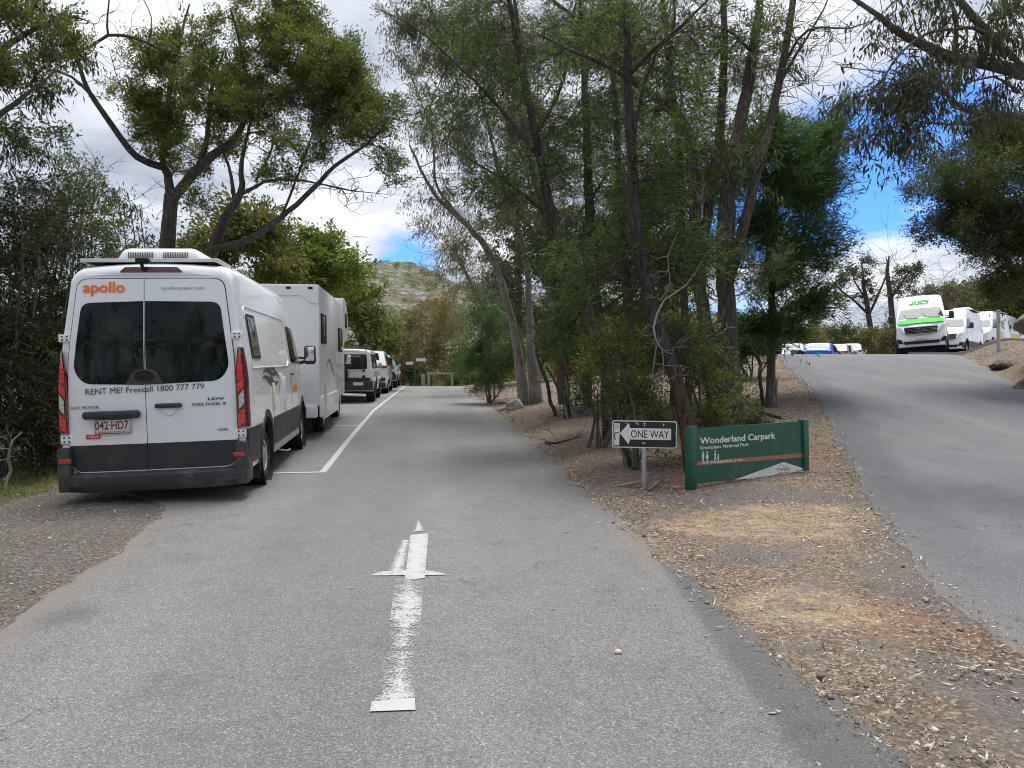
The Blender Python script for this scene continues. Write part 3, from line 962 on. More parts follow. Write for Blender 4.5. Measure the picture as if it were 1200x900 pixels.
# ---- left: the big blackwood behind the campers
t = Tree(11); t.rs = .85; t.along = False; t.csc = .80; b = G(193, 17.5)
t.limb([b, P(193, 330, 17.3), P(197, 285, 17), P(201, 228, 17)], [.24, .21, .20, .18])
t.limb([P(200, 232, 17), P(196, 205, 17), P(190, 185, 17.2), P(197, 120, 17), P(208, 60, 17.2), P(222, 5, 17.4)], [.14, .11, .09, .07, .05, .02])
t.limb([P(203, 232, 17), P(228, 203, 16.8), P(250, 182, 16.7), P(277, 160, 16.5), P(292, 120, 16.4), P(283, 60, 16.4), P(270, 10, 16.5)], [.15, .13, .12, .09, .06, .05, .02])
t.limb([P(232, 200, 16.8), P(243, 160, 16.6), P(246, 110, 16.5), P(262, 60, 16.6)], [.09, .07, .05, .02])
t.limb([P(190, 196, 17), P(161, 184, 16.6), P(133, 150, 16.2), P(104, 108, 15.8), P(89, 66, 15.5)], [.10, .085, .075, .06, .045], jitter=.05)
t.limb([P(104, 108, 15.8), P(84, 90, 15.6), P(60, 82, 15.4), P(30, 70, 15.2)], [.04, .03, .02, .01])
t.limb([P(89, 66, 15.5), P(66, 68, 15.3), P(48, 60, 15.2)], [.03, .02, .01])
t.limb([P(70, 68, 15.3), P(104, 56, 15.4), P(127, 42, 15.5), P(150, 43, 15.6), P(174, 51, 15.7), P(200, 66, 15.9)], [.025, .035, .04, .035, .03, .012])
t.limb([P(127, 42, 15.5), P(127, 20, 15.5), P(131, -20, 15.5)], [.03, .022, .012])
t.limb([P(174, 51, 15.7), P(178, 20, 15.8), P(160, -15, 15.8)], [.02, .015, .008])
t.limb([P(150, 130, 16.3), P(138, 95, 16.1), P(127, 55, 15.9)], [.015, .01, .005])
T = [E(t, 215, 75, 17, 55, 45, 1.7, 42), E(t, 178, 130, 17, 38, 40, 1.3, 26), E(t, 262, 110, 16.6, 55, 50, 1.8, 40),
     E(t, 335, 62, 16.5, 50, 42, 1.6, 34), E(t, 292, 20, 16.6, 50, 30, 1.6, 26), E(t, 400, 85, 16.2, 42, 45, 1.4, 26),
     E(t, 205, 180, 17, 42, 26, 1.2, 20), E(t, 345, 20, 16.6, 40, 25, 1.2, 14), E(t, 440, 125, 16, 28, 32, 1.0, 14), E(t, 250, 165, 16.6, 40, 22, 1.2, 10)]
t.grow(np.concatenate(T), thick=.013, wig=.14)
t.bare(90, .7, lambda p: p[:, 0] < -7.5)
t.bare(60, .6)
t.grow(np.concatenate([E(t, 250, 90, 16.8, 100, 75, 2, 40, .3), E(t, 350, 90, 16.5, 90, 70, 2, 26, .3), E(t, 180, 140, 17, 42, 50, 1.3, 30, .3), E(t, 190, 80, 17, 34, 30, 1.2, 16, .3), E(t, 300, 130, 16.5, 50, 30, 1.4, 22, .3), E(t, 400, 120, 16.2, 60, 40, 1.4, 26, .3)]), thick=.010, wig=.14)
r = plant('blackwood_tree', 'big dark-trunked tree with thick olive-green leaf clumps, rising behind the front camper van', 'tree', b)
t.build(r, MAT['bark_dark'], 'wattle', MAT['leaf_wattle'], 1.05, 1.15)

# ---- its neighbour with the long limb reaching right
t = Tree(12); t.rs = .8; t.along = False; t.csc = .8; b = G(243, 16.5)
t.limb([b, P(243, 330, 16.3), P(247, 296, 16.2), P(262, 258, 16), P(283, 225, 16), P(284, 190, 16), P(298, 120, 16)], [.2, .18, .17, .13, .09, .06, .02], jitter=.05)
t.limb([P(249, 292, 16.2), P(272, 288, 16), P(300, 276, 15.8), P(345, 240, 15.6), P(392, 196, 15.4), P(430, 168, 15.3), P(455, 140, 15.3)], [.12, .11, .09, .075, .055, .035, .012], jitter=.05)
t.limb([P(280, 228, 16), P(310, 214, 15.8), P(350, 212, 15.7), P(400, 222, 15.6), P(455, 228, 15.5)], [.06, .04, .03, .02, .006], jitter=.07)
t.limb([P(275, 235, 16), P(268, 195, 16.1), P(255, 165, 16.2)], [.06, .04, .015])
t.limb([P(330, 252, 15.6), P(352, 200, 15.5), P(368, 150, 15.5), P(380, 100, 15.5)], [.04, .03, .02, .008])
t.limb([P(300, 214, 15.9), P(320, 170, 15.8), P(322, 125, 15.8)], [.035, .025, .01])
T = [E(t, 352, 178, 15.6, 50, 22, 1.2, 16), E(t, 330, 205, 15.6, 35, 14, .9, 9), E(t, 425, 150, 15.5, 38, 30, 1.2, 16), E(t, 300, 150, 15.9, 35, 35, 1.2, 14), E(t, 235, 235, 16, 18, 14, .6, 5), E(t, 460, 195, 15.4, 26, 28, 1, 8)]
t.grow(np.concatenate(T), thick=.012, wig=.16)
tt = [E(t, 400, 225, 15.5, 70, 28, 1, 26, .1)]
t.grow(np.concatenate(tt), leaf=False, thick=.006, wig=.2)
t.bare(120, .8, lambda p: p[:, 2] > 4)
r = plant('leaning_wattle_tree', 'dark leaning tree whose long bare limb reaches right over the white motorhome', 'tree', b)
t.build(r, MAT['bark_dark'], 'wattle', MAT['leaf_wattle'], 1.0, .9)

# ---- top left, overhanging foliage from a trunk outside the frame
t = Tree(13); b = G(-90, 11.5)
t.limb([b, P(-90, 300, 11.5), P(-60, 180, 11.5), P(-30, 80, 11.5), P(0, 0, 11.5)], [.16, .14, .11, .08, .04])
t.limb([P(-60, 180, 11.5), P(-10, 140, 11.2), P(30, 110, 11), P(70, 78, 11)], [.07, .05, .03, .01])
t.limb([P(-30, 80, 11.5), P(30, 40, 11.4), P(80, 20, 11.4), P(110, 28, 11.4)], [.06, .04, .02, .006])
T = [E(t, 40, 25, 11.3, 62, 32, 1.1, 40), E(t, 20, 85, 11.2, 48, 40, 1.1, 30), E(t, 25, 160, 11.3, 26, 40, 1, 16), E(t, 80, 55, 11.2, 30, 22, .7, 12)]
t.grow(np.concatenate(T), thick=.009, wig=.12)
t.bare(40, .5)
r = plant('overhanging_wattle_tree', 'fine-leaved tree leaning into the top left corner of the view', 'tree', b)
t.build(r, MAT['bark_grey'], [('euc', MAT['leaf_euc_dark'], .5), ('wattle', MAT['leaf_wattle'], .5)], None, .85, .9)

# ---- left: tall tea-tree thicket beside the gravel
def shrub(name, label, cat, base, ells, leafkind, leafm, bark, seed, nst=5, scale=1, nmul=1, thick=.008, bare=30, group=None, height=None, barelen=.5):
    t = Tree(seed); b = Vector(base)
    cs = [e for e in ells]
    for k in range(nst):
        e = cs[k % len(cs)]; c = P(*e[:3])
        top = Vector(c) + Vector((t.g.normal() * e[3] / F * e[2] * .4, t.g.normal() * e[5] * .4, e[4] / F * e[2] * .2))
        b0 = b + Vector((t.g.normal() * .12, t.g.normal() * .12, 0))
        mid = b0.lerp(top, .45) + Vector((t.g.normal() * .15, t.g.normal() * .15, .1))
        t.limb([b0, mid, top], [.035 * thick / .008, .022 * thick / .008, .008], n=6, jitter=.06)
    t.grow(np.concatenate([E(t, *e) for e in ells]), thick=thick, wig=.14)
    if bare: t.bare(bare, barelen)
    r = plant(name, label, cat, base, group)
    t.build(r, bark, leafkind, leafm, scale, nmul)
    return r


shrub('tea_tree_shrub', 'tall dark tea-tree thicket at the left edge beside the gravel shoulder', 'shrub', G(-10, 9.6),
      [(-20, 420, 9.8, 60, 110, .9, 60, .2), (-10, 300, 10, 55, 70, 1, 40, .3), (20, 240, 10.3, 45, 50, .9, 26), (45, 480, 9.9, 35, 60, .5, 26, .2), (-60, 480, 9, 60, 70, .8, 26), (20, 500, 10.8, 60, 50, .8, 40, .1), (20, 400, 11.2, 60, 60, .8, 40, .1)],
      [('tea', MAT['leaf_shade'], .8), ('euc', MAT['leaf_shade'], .2)], None, MAT['bark_grey'], 21, 9, 1.15, 1.15, bare=110, barelen=.8)
shrub('tea_tree_shrub', 'dark tea-tree shrub filling the gap left of the front van', 'shrub', G(52, 10.6),
      [(60, 430, 10.8, 48, 90, .9, 50, .2), (65, 310, 11, 42, 60, .9, 36), (90, 500, 11, 36, 50, .8, 22), (100, 370, 11.5, 30, 70, .8, 24)],
      [('tea', MAT['leaf_shade'], .7), ('tea', MAT['leaf_tea'], .3)], None, MAT['bark_grey'], 22, 8, 1.15, 1.15, bare=80, barelen=.8)
shrub('feathery_sapling', 'thin feathery sapling standing up against the sky above the left thicket', 'tree', G(66, 12.5),
      [(72, 225, 12.5, 26, 60, .7, 24), (50, 260, 12.3, 30, 40, .7, 16), (92, 275, 12.5, 30, 30, .7, 18)],
      'tea', MAT['leaf_tea'], MAT['bark_grey'], 23, 7, 1.0, .75, bare=30)
shrub('feathery_sapling', 'slender grey-green sapling just left of the front van roof', 'tree', G(108, 13.2),
      [(100, 215, 13.2, 16, 48, .5, 13), (110, 262, 13.2, 26, 24, .6, 14), (120, 300, 13, 34, 18, .6, 12)],
      'tea', MAT['leaf_tea'], MAT['bark_grey'], 24, 5, .95, .7, bare=30)
shrub('gum_sapling', 'spindly gum sapling with drooping leaves and bare twigs left of the big tree trunk', 'tree', G(165, 14.5),
      [(150, 240, 14.5, 16, 18, .4, 8), (130, 228, 14.5, 14, 14, .3, 4), (160, 290, 14.5, 20, 14, .4, 5)],
      'euc', MAT['leaf_euc_dark'], MAT['bark_grey'], 25, 4, .9, .8, bare=26, barelen=.9)

# ---- middle: the stand of trees on the island between the two roads
t = Tree(31); t.rs = .60; b = G(616, 22.5)
t.limb([b, P(612, 435, 22.5), P(604, 385, 22.5), P(588, 325, 22.4), P(570, 288, 22.3), P(535, 252, 22), P(508, 226, 21.8), P(480, 170, 21.6)], [.36, .24, .20, .17, .16, .12, .09, .04], jitter=.08, n=12, rough=.1)
t.limb([G(630, 22.2), P(627, 440, 22.2), P(622, 400, 22.3), P(618, 340, 22.5), P(606, 270, 22.6), P(580, 180, 22.6), P(560, 90, 22.6)], [.42, .30, .22, .17, .13, .09, .03], jitter=.08, n=12, rough=.12)
t.limb([P(600, 378, 22.5), P(592, 360, 22.2), P(574, 350, 22), P(552, 342, 21.8)], [.05, .04, .028, .012], jitter=.1)
t.limb([P(590, 362, 22.2), P(575, 335, 22), P(566, 310, 22)], [.025, .016, .006], jitter=.1)
t.limb([P(540, 255, 22), P(512, 215, 22.2), P(505, 150, 22.3), P(470, 60, 22.4)], [.08, .06, .045, .015])
T = [E(t, 520, 160, 22, 52, 50, 2.4, 46), E(t, 575, 120, 22.4, 60, 60, 2.4, 44), E(t, 500, 70, 22, 60, 50, 2.2, 40), E(t, 510, 240, 22, 34, 30, 1.5, 18), E(t, 580, 30, 22.5, 70, 35, 2, 30), E(t, 600, 230, 22.5, 40, 50, 1.6, 16), E(t, 540, 300, 22, 20, 30, 1.2, 6)]
t.grow(np.concatenate(T), thick=.014, wig=.16)
t.bare(120, 1.0)
r = plant('pale_gum_tree', 'pale thick-trunked gum beside the left road, leaning left with a broken white branch', 'tree', b)
t.build(r, MAT['bark_pale'], 'euc', MAT['leaf_euc'], 1.5, 1.7)


def oak(seed, label, b, trunk, tr, ells, limbs=(), bark='bark_dark', kinds=None, scale=1, nmul=1, thick=.009, bare=100, name='she_oak_tree', rough=.07, droop=0):
    t = Tree(seed); t.rs = .72
    t.limb([b] + PP(trunk), tr, jitter=.05, n=11, rough=rough)
    for l, lr in limbs: t.limb(PP(l), lr, jitter=.06, n=7)
    t.grow(np.concatenate([E(t, *e) for e in ells]), thick=thick, wig=.12, up=.15)
    t.grow(np.concatenate([E(t, *e[:6], max(4, int(e[6] * .7)), .1) for e in ells]), leaf=False, thick=.006, wig=.2, up=.1, minr=.003)
    t.bare(int(bare * 1.5), 1.0, up=.05, r=.005)
    r = plant(name, label, 'tree', b)
    t.build(r, MAT[bark], kinds or [('oak', MAT['leaf_oak'], 1)], None, scale, nmul)
    return t


oak(41, 'dark leaning she-oak, the leftmost dark trunk of the central stand', G(716, 13),
    [(712, 440, 13), (700, 400, 13), (682, 350, 13), (664, 300, 13), (645, 240, 13), (630, 170, 13), (612, 90, 13), (596, 0, 13), (588, -60, 13)],
    [.20, .17, .155, .145, .135, .12, .105, .085, .06, .02],
    [(600, 95, 13, 60, 60, 1.5, 34, .3), (590, 215, 13, 62, 46, 1.5, 34, .3), (655, 170, 13, 45, 60, 1.3, 26, .3), (648, 290, 13, 30, 40, 1.1, 18, .3), (560, 30, 13, 60, 40, 1.4, 26, .3), (530, 120, 13, 50, 45, 1.2, 14, .3)],
    [([(652, 262, 13), (610, 222, 12.8), (560, 190, 12.6), (510, 160, 12.5)], [.05, .035, .02, .008]), ([(635, 190, 13), (590, 130, 12.8), (545, 80, 12.6), (500, 40, 12.6), (440, 10, 12.6)], [.055, .045, .03, .02, .008]),
     ([(655, 280, 13), (690, 235, 13.4), (720, 190, 13.6)], [.04, .025, .01]), ([(628, 160, 13), (660, 100, 13), (672, 20, 13), (690, -40, 13)], [.05, .04, .03, .01])], nmul=.62, bare=260)
oak(42, 'slim straight she-oak, second dark trunk from the left in the central stand', G(712, 13.8),
    [(711, 440, 13.8), (702, 380, 13.8), (692, 310, 13.8), (688, 230, 13.8), (686, 150, 13.8), (683, 70, 13.8), (678, -30, 13.8)],
    [.16, .15, .14, .125, .115, .10, .08, .03],
    [(690, 280, 13.8, 45, 60, 1.2, 34, .2), (676, 380, 13.8, 28, 45, 1.0, 26, .2), (700, 120, 13.8, 55, 60, 1.4, 24, .3), (740, 220, 13.8, 45, 45, 1.2, 18, .3), (680, 20, 13.8, 60, 30, 1.2, 14)],
    [([(690, 240, 13.8), (715, 200, 13.6), (760, 180, 13.4)], [.04, .025, .01]), ([(694, 330, 13.8), (670, 300, 13.6), (640, 290, 13.4)], [.035, .02, .01]), ([(700, 370, 13.8), (730, 345, 13.6), (765, 330, 13.5)], [.05, .035, .02])], nmul=.7, bare=170)
oak(43, 'red-barked leaning tree rising behind the one-way sign, bark peeling near its foot', G(812, 9.7),
    [(808, 520, 9.7), (797, 460, 9.7), (786, 420, 9.7), (772, 375, 9.7), (760, 330, 9.7), (752, 285, 9.7), (743, 230, 9.7), (738, 150, 9.7), (733, 60, 9.7), (726, -40, 9.7)],
    [.16, .145, .13, .125, .12, .115, .11, .10, .085, .07, .03],
    [(760, 210, 9.9, 55, 60, 1.0, 34, .3), (720, 60, 9.9, 70, 50, 1.1, 24, .3), (790, 300, 9.9, 40, 50, .9, 30, .3), (790, 110, 10, 50, 60, 1.1, 22, .3), (700, 310, 10, 40, 50, .9, 20), (800, 400, 10.4, 34, 34, .6, 16)],
    [([(738, 95, 9.7), (705, 75, 9.5), (670, 62, 9.4), (630, 40, 9.3)], [.05, .04, .03, .012]), ([(735, 90, 9.7), (765, 60, 9.6), (800, 30, 9.5), (840, -10, 9.5)], [.05, .04, .03, .015]), ([(741, 190, 9.7), (752, 120, 9.6), (770, 60, 9.5), (800, 35, 9.4)], [.035, .03, .025, .01])],
    bark='bark_red', nmul=.6, bare=150, name='peeling_bark_tree')

oak(50, 'slender straight dark stem between the two leaning she-oaks and the red-barked tree', G(742, 15),
    [(742, 420, 15), (738, 330, 15), (730, 220, 15), (722, 110, 15), (716, 0, 15), (712, -50, 15)], [.12, .115, .11, .10, .085, .06, .03],
    [(735, 150, 15, 40, 60, 1.2, 16, .3), (725, 30, 15, 45, 40, 1.2, 14, .3), (740, 300, 15, 26, 50, .9, 12, .3)], nmul=.7, bare=110)
oak(51, 'thin dark leaning stem at the back, left of the leaning she-oak', G(664, 17),
    [(662, 430, 17), (650, 340, 17), (640, 240, 17), (622, 130, 17), (604, 20, 17), (598, -40, 17)], [.12, .11, .105, .095, .08, .06, .03],
    [(630, 200, 17, 40, 50, 1.2, 16, .3), (610, 80, 17, 45, 50, 1.3, 16, .3), (655, 320, 17, 26, 40, .9, 10, .3)], nmul=.7, bare=120)
oak(52, 'thin upright stem just left of the massive stringybark', G(806, 14.5),
    [(806, 430, 14.5), (800, 340, 14.5), (796, 230, 14.5), (788, 110, 14.5), (776, 0, 14.5), (770, -50, 14.5)], [.12, .11, .105, .095, .08, .06, .03],
    [(795, 180, 14.5, 36, 50, 1.0, 12, .3), (785, 60, 14.5, 45, 50, 1.2, 14, .3)], nmul=.7, bare=110)

# grey dead branch hanging against the red tree
t = Tree(44)
b = P(778, 420, 9.4)
t.limb([P(824, 300, 9.4), P(800, 335, 9.3), P(776, 352, 9.2), P(762, 385, 9.15), P(772, 407, 9.1), P(788, 415, 9.1)], [.006, .011, .013, .014, .012, .006], jitter=.06, n=5)
t.limb([P(770, 405, 9.1), P(766, 425, 9.1), P(763, 446, 9.1)], [.009, .007, .003], n=4)
t.limb([P(775, 408, 9.1), P(777, 430, 9.1), P(776, 447, 9.1)], [.009, .007, .003], n=4)
t.limb([P(776, 352, 9.2), P(788, 330, 9.1), P(784, 300, 9.1), P(795, 270, 9.2)], [.009, .007, .005, .003], n=4)
t.bare(26, .35, r=.004)
r = plant('dead_branch', 'curling grey dead branch caught on the red-barked tree above the one-way sign', 'branch', b)
V = []; Fq = []; bb = 0
for p, rr, n_, ro in t.paths:
    v, f = tube_arrays(p, rr, n_); V.append(v); Fq.append(f + bb); bb += len(v)
bpy.data.objects.remove(r)
o = np_mesh('dead_branch', np.concatenate(V), np.concatenate(Fq), MAT['dead_wood'], smooth=180)
tag(o, 'curling grey dead branch caught on the red-barked tree above the one-way sign', 'branch')

# big stringybark with several stems
t = Tree(45); t.rs = .70; b = G(858, 13.6)
t.limb([b, P(858, 455, 13.6), P(856, 400, 13.6), P(853, 320, 13.6), P(852, 250, 13.6), P(866, 150, 13.6), P(884, 60, 13.6), P(898, -50, 13.6)], [.32, .28, .25, .235, .22, .17, .13, .07], n=14, rough=.12, jitter=.05)
t.limb([G(838, 13.9), P(834, 450, 13.9), P(826, 380, 13.9), P(818, 300, 13.9), P(812, 220, 13.9), P(800, 145, 13.9), P(750, 98, 14), P(700, 45, 14), P(655, 5, 14.1), P(610, -30, 14.1)], [.22, .19, .18, .165, .16, .14, .10, .075, .05, .02], n=11, rough=.1, jitter=.06)
t.limb([P(853, 330, 13.6), P(872, 265, 13.4), P(890, 190, 13.3), P(910, 110, 13.2), P(925, 30, 13.2), P(935, -50, 13.2)], [.16, .14, .125, .11, .09, .05], n=10, rough=.1)
t.limb([P(820, 300, 13.9), P(838, 200, 14), P(848, 90, 14), P(845, -40, 14)], [.13, .12, .10, .06], n=10, rough=.1)
t.limb([P(800, 160, 13.9), P(780, 100, 13.8), P(790, 20, 13.8), P(780, -40, 13.8)], [.09, .07, .05, .03])
t.limb([P(880, 60, 13.6), P(860, 40, 13.2), P(830, 30, 12.9), P(790, 45, 12.7)], [.05, .035, .02, .008])
t.limb([P(915, 85, 13.2), P(950, 34, 12.8), P(1000, 32, 12.6), P(1035, 20, 12.5)], [.045, .03, .018, .006], jitter=.08)
t.limb([P(912, 100, 13.2), P(935, 60, 12.9), P(965, 10, 12.8), P(980, -30, 12.8)], [.05, .035, .02, .01])
T = [E(t, 860, 60, 13.6, 80, 50, 2, 50, .2), E(t, 780, 50, 13.8, 60, 50, 1.8, 34, .2), E(t, 850, 190, 13.6, 60, 60, 1.6, 40, .2), E(t, 700, 30, 14, 70, 40, 1.6, 34, .2), E(t, 930, 60, 13.2, 40, 40, 1.3, 12), E(t, 880, 310, 13.4, 40, 40, 1, 18)]
t.grow(np.concatenate(T), thick=.011, wig=.15)
t.grow(np.concatenate([E(t, 950, 90, 13, 50, 50, 1.2, 22, .1)]), leaf=False, thick=.006, wig=.2)
t.bare(260, 1.1, lambda p: p[:, 2] > 2)
r = plant('stringybark_tree', 'massive furrowed stringybark with several stems, behind the right end of the green carpark sign', 'tree', b)
t.build(r, MAT['bark_string'], [('oak', MAT['leaf_oak'], .55), ('euc', MAT['leaf_euc'], .45)], None, 1.0, .9)

oak(46, 'dense blue-green conifer-like tree at the right edge of the central stand', G(903, 17),
    [(904, 400, 17), (905, 340, 17), (900, 260, 17), (896, 180, 17), (892, 110, 17)], [.15, .13, .12, .10, .06, .02],
    [(945, 225, 17, 48, 50, 1.6, 50, .2), (950, 165, 17, 34, 36, 1.1, 24, .3), (935, 295, 17, 50, 40, 1.4, 40, .2), (895, 170, 16.4, 36, 60, .9, 34, .2), (888, 385, 16.4, 36, 20, .8, 18, .2), (940, 358, 16.6, 34, 20, .8, 22, .2), (915, 385, 16.4, 30, 18, .7, 14, .2), (890, 265, 16.4, 34, 60, .8, 36, .2), (910, 330, 16.4, 34, 26, .7, 20, .2), (915, 210, 16.3, 40, 60, .8, 30, .2)],
    bark='bark_grey', kinds=[('oaktuft', MAT['leaf_oak_blue'], 1)], scale=1.15, nmul=1.45, bare=50, name='cypress_pine_tree')
oak(47, 'dense green she-oak filling the back of the central stand behind the two leaning trunks', G(690, 18.5),
    [(690, 400, 18.5), (688, 300, 18.5), (690, 200, 18.5), (690, 110, 18.5)], [.16, .14, .12, .08, .02],
    [(676, 330, 18.5, 32, 60, 1.4, 36, .2), (720, 300, 18.5, 60, 60, 1.8, 50, .2), (672, 405, 18, 26, 36, 1.2, 24, .2), (700, 400, 18.5, 60, 40, 1.5, 36, .2), (690, 210, 18.5, 60, 40, 1.6, 24)],
    kinds=[('oaktuft', MAT['leaf_oak_blue'], .5), ('oak', MAT['leaf_oak'], .5)], scale=1.35, nmul=1.1, bare=60)
oak(48, 'shaded she-oak behind the red-barked tree and the big stringybark', G(790, 16.5),
    [(790, 400, 16.5), (792, 300, 16.5), (795, 200, 16.5), (800, 110, 16.5)], [.14, .12, .10, .07, .02],
    [(780, 340, 16.5, 60, 60, 1.6, 50, .2), (760, 250, 16.5, 50, 50, 1.5, 34, .2), (820, 420, 16, 40, 40, 1.2, 26, .2), (820, 240, 16.5, 50, 60, 1.4, 34), (760, 420, 16, 50, 40, 1.2, 28, .2), (800, 150, 16.5, 50, 40, 1.4, 22)],
    kinds=[('oaktuft', MAT['leaf_oak_blue'], .4), ('oak', MAT['leaf_oak'], .6)], scale=1.3, nmul=1.1, bare=80)
oak(49, 'drooping fine-leaved tree high over the left road, top of the central stand', G(660, 20.5),
    [(655, 400, 20.5), (645, 300, 20.5), (625, 200, 20.5), (600, 100, 20.5), (575, 20, 20.5)], [.2, .17, .15, .12, .08, .02],
    [(560, 60, 20, 60, 50, 2, 30, .2), (640, 60, 20.5, 70, 55, 2, 34, .2), (610, 160, 20, 55, 45, 1.8, 26, .2), (500, 30, 20, 50, 36, 1.6, 18), (720, 140, 20.5, 60, 60, 2, 24), (730, 40, 20.5, 60, 40, 2, 22)],
    bark='bark_grey', kinds=[('euc', MAT['leaf_euc_dark'], .6), ('oak', MAT['leaf_oak'], .4)], scale=1.3, nmul=1.1, bare=160, name='drooping_gum_tree')

shrub('tea_tree_shrub', 'bushy green tea-tree just behind the one-way sign', 'shrub', G(738, 10.3),
      [(738, 465, 10.3, 34, 58, .6, 44, .2), (718, 405, 10.4, 36, 36, .5, 24, .2), (770, 500, 10.2, 26, 34, .4, 16, .2), (702, 430, 10.8, 16, 24, .4, 7)],
      [('tea', MAT['leaf_tea'], .4), ('tea', MAT['leaf_bright'], .6)], None, MAT['bark_grey'], 61, 8, .85, .55, bare=50)
shrub('tea_tree_shrub', 'light green tea-tree sapling right behind the top of the green carpark sign', 'shrub', G(838, 10.8),
      [(826, 440, 10.8, 26, 50, .4, 26, .2), (838, 500, 10.7, 22, 34, .3, 16, .2), (800, 395, 10.8, 22, 26, .3, 10), (868, 465, 10.9, 12, 22, .3, 5)],
      [('tea', MAT['leaf_bright'], .7), ('tea', MAT['leaf_tea'], .3)], None, MAT['bark_grey'], 62, 6, .8, .55, bare=20)
shrub('low_shrub', 'small low green shrub on the litter above the right end of the green sign', 'shrub', G(905, 11.2),
      [(892, 500, 11.2, 26, 10, .3, 12, .2)], 'tea', MAT['leaf_tea'], MAT['bark_grey'], 63, 4, .7, .6, bare=8)
shrub('low_shrub', 'knee-high green shrub at the foot of the leaning she-oaks', 'shrub', G(700, 12.2),
      [(690, 462, 12.2, 22, 32, .5, 16, .2)], 'tea', MAT['leaf_tea'], MAT['bark_grey'], 64, 5, .85, .6, bare=16)
shrub('dead_fern', 'rust-pink dead fern tuft on the bank between the pale gum and the she-oaks', 'plant', G(668, 17),
      [(666, 436, 17, 10, 6, .2, 6, .2)], 'fern', MAT['leaf_dead'], MAT['dead_wood'], 65, 4, .8, 1, bare=4)
shrub('dark_cypress_shrub', 'dark green upright shrub left of the pale gum trunk', 'shrub', G(578, 25.5),
      [(570, 395, 25.5, 24, 50, 1, 44, .2), (590, 420, 25, 22, 34, .8, 24, .2), (556, 425, 25.5, 16, 24, .7, 12), (575, 445, 25.3, 24, 14, .7, 18, .1)], 'oaktuft', MAT['leaf_oak_blue'], MAT['bark_grey'], 66, 5, 1.35, 1.2, bare=20)
shrub('yellow_green_tuft', 'small yellow-green bush growing behind the timber stumps', 'plant', G(562, 34.5),
      [(560, 443, 34.5, 9, 9, .3, 6, .2)], 'tea', MAT['leaf_bright'], MAT['bark_grey'], 67, 4, 1.0, .7, bare=4)
shrub('dark_shrub', 'dark shrub in front of the parked wagon, behind the small grey stump on the right', 'shrub', G(880, 20),
      [(885, 402, 20, 30, 18, .8, 20, .2), (862, 415, 20, 20, 20, .6, 10)], 'bush', MAT['leaf_shade'], MAT['bark_grey'], 68, 5, 1.1, 1.2, bare=10)

# ---- right: gum reaching in from outside the frame
t = Tree(71); t.rs = .72; b = Vector((11.6, 10.5, Hs(11.6, 10.5) - .1))
t.limb([b, Vector((11.3, 10.4, 3.2)), Vector((10.6, 10.3, 5.0)), Vector((9.8, 10.2, 6.5)), Vector((9.5, 10, 8.5))], [.28, .25, .2, .15, .08], n=12, rough=.08)
t.limb([Vector((10.7, 10.3, 4.9)), P(1260, 100, 10), P(1200, 85, 9.8), P(1150, 73, 9.7), P(1115, 66, 9.6), P(1060, 42, 9.5), P(1030, 20, 9.5), P(985, -12, 9.5)], [.16, .13, .125, .115, .10, .07, .05, .03], jitter=.05, n=10)
t.limb([Vector((10.9, 10.3, 4.4)), P(1260, 150, 9.8), P(1197, 133, 9.6), P(1165, 132, 9.5), P(1133, 128, 9.5), P(1100, 98, 9.4), P(1068, 62, 9.4)], [.10, .08, .06, .05, .04, .03, .012], jitter=.07, n=8)
t.limb([P(1165, 132, 9.5), P(1130, 144, 9.4), P(1090, 145, 9.3), P(1046, 138, 9.2)], [.035, .025, .018, .006], jitter=.06)
t.limb([P(1200, 78, 9.8), P(1170, 50, 9.6), P(1143, 33, 9.4), P(1120, 35, 9.3), P(1090, 38, 9.2), P(1060, 58, 9.1), P(1038, 85, 9.1), P(1030, 122, 9.1)], [.05, .045, .035, .03, .026, .022, .018, .012], jitter=.04)
t.limb([P(1180, 65, 9.7), P(1140, 20, 9.6), P(1110, -20, 9.6)], [.09, .07, .04])
t.limb([P(1190, 110, 9.6), P(1160, 90, 9.4), P(1100, 105, 9.3), P(1130, 60, 9.3)], [.03, .02, .014, .006], jitter=.08)
t.limb([P(1118, 66, 9.6), P(1120, 20, 9.6), P(1100, -30, 9.6)], [.05, .04, .02])
T = [E(t, 1070, 105, 9.3, 60, 45, 1.0, 36, .2), E(t, 1050, 155, 9.3, 45, 32, .8, 20, .2), E(t, 1140, 50, 9.6, 60, 45, 1.2, 30, .2), E(t, 1070, 20, 9.6, 55, 25, 1, 16), E(t, 1180, 110, 9.6, 40, 40, 1, 20), E(t, 1190, 20, 9.8, 40, 40, 1, 18), E(t, 1010, 110, 9.4, 22, 16, .4, 5)]
t.grow(np.concatenate(T), thick=.008, wig=.18, up=.1)
t.grow(np.concatenate([E(t, 1000, 60, 9.6, 50, 40, .6, 10, .1)]), leaf=False, thick=.005, wig=.2)
t.bare(70, .5)
r = plant('overhanging_gum_tree', 'gum with heavy crooked limbs and sparse drooping leaves, reaching in from the top right', 'tree', b)
t.build(r, MAT['bark_grey'], 'euc', MAT['leaf_euc_dark'], .95, 1.0)

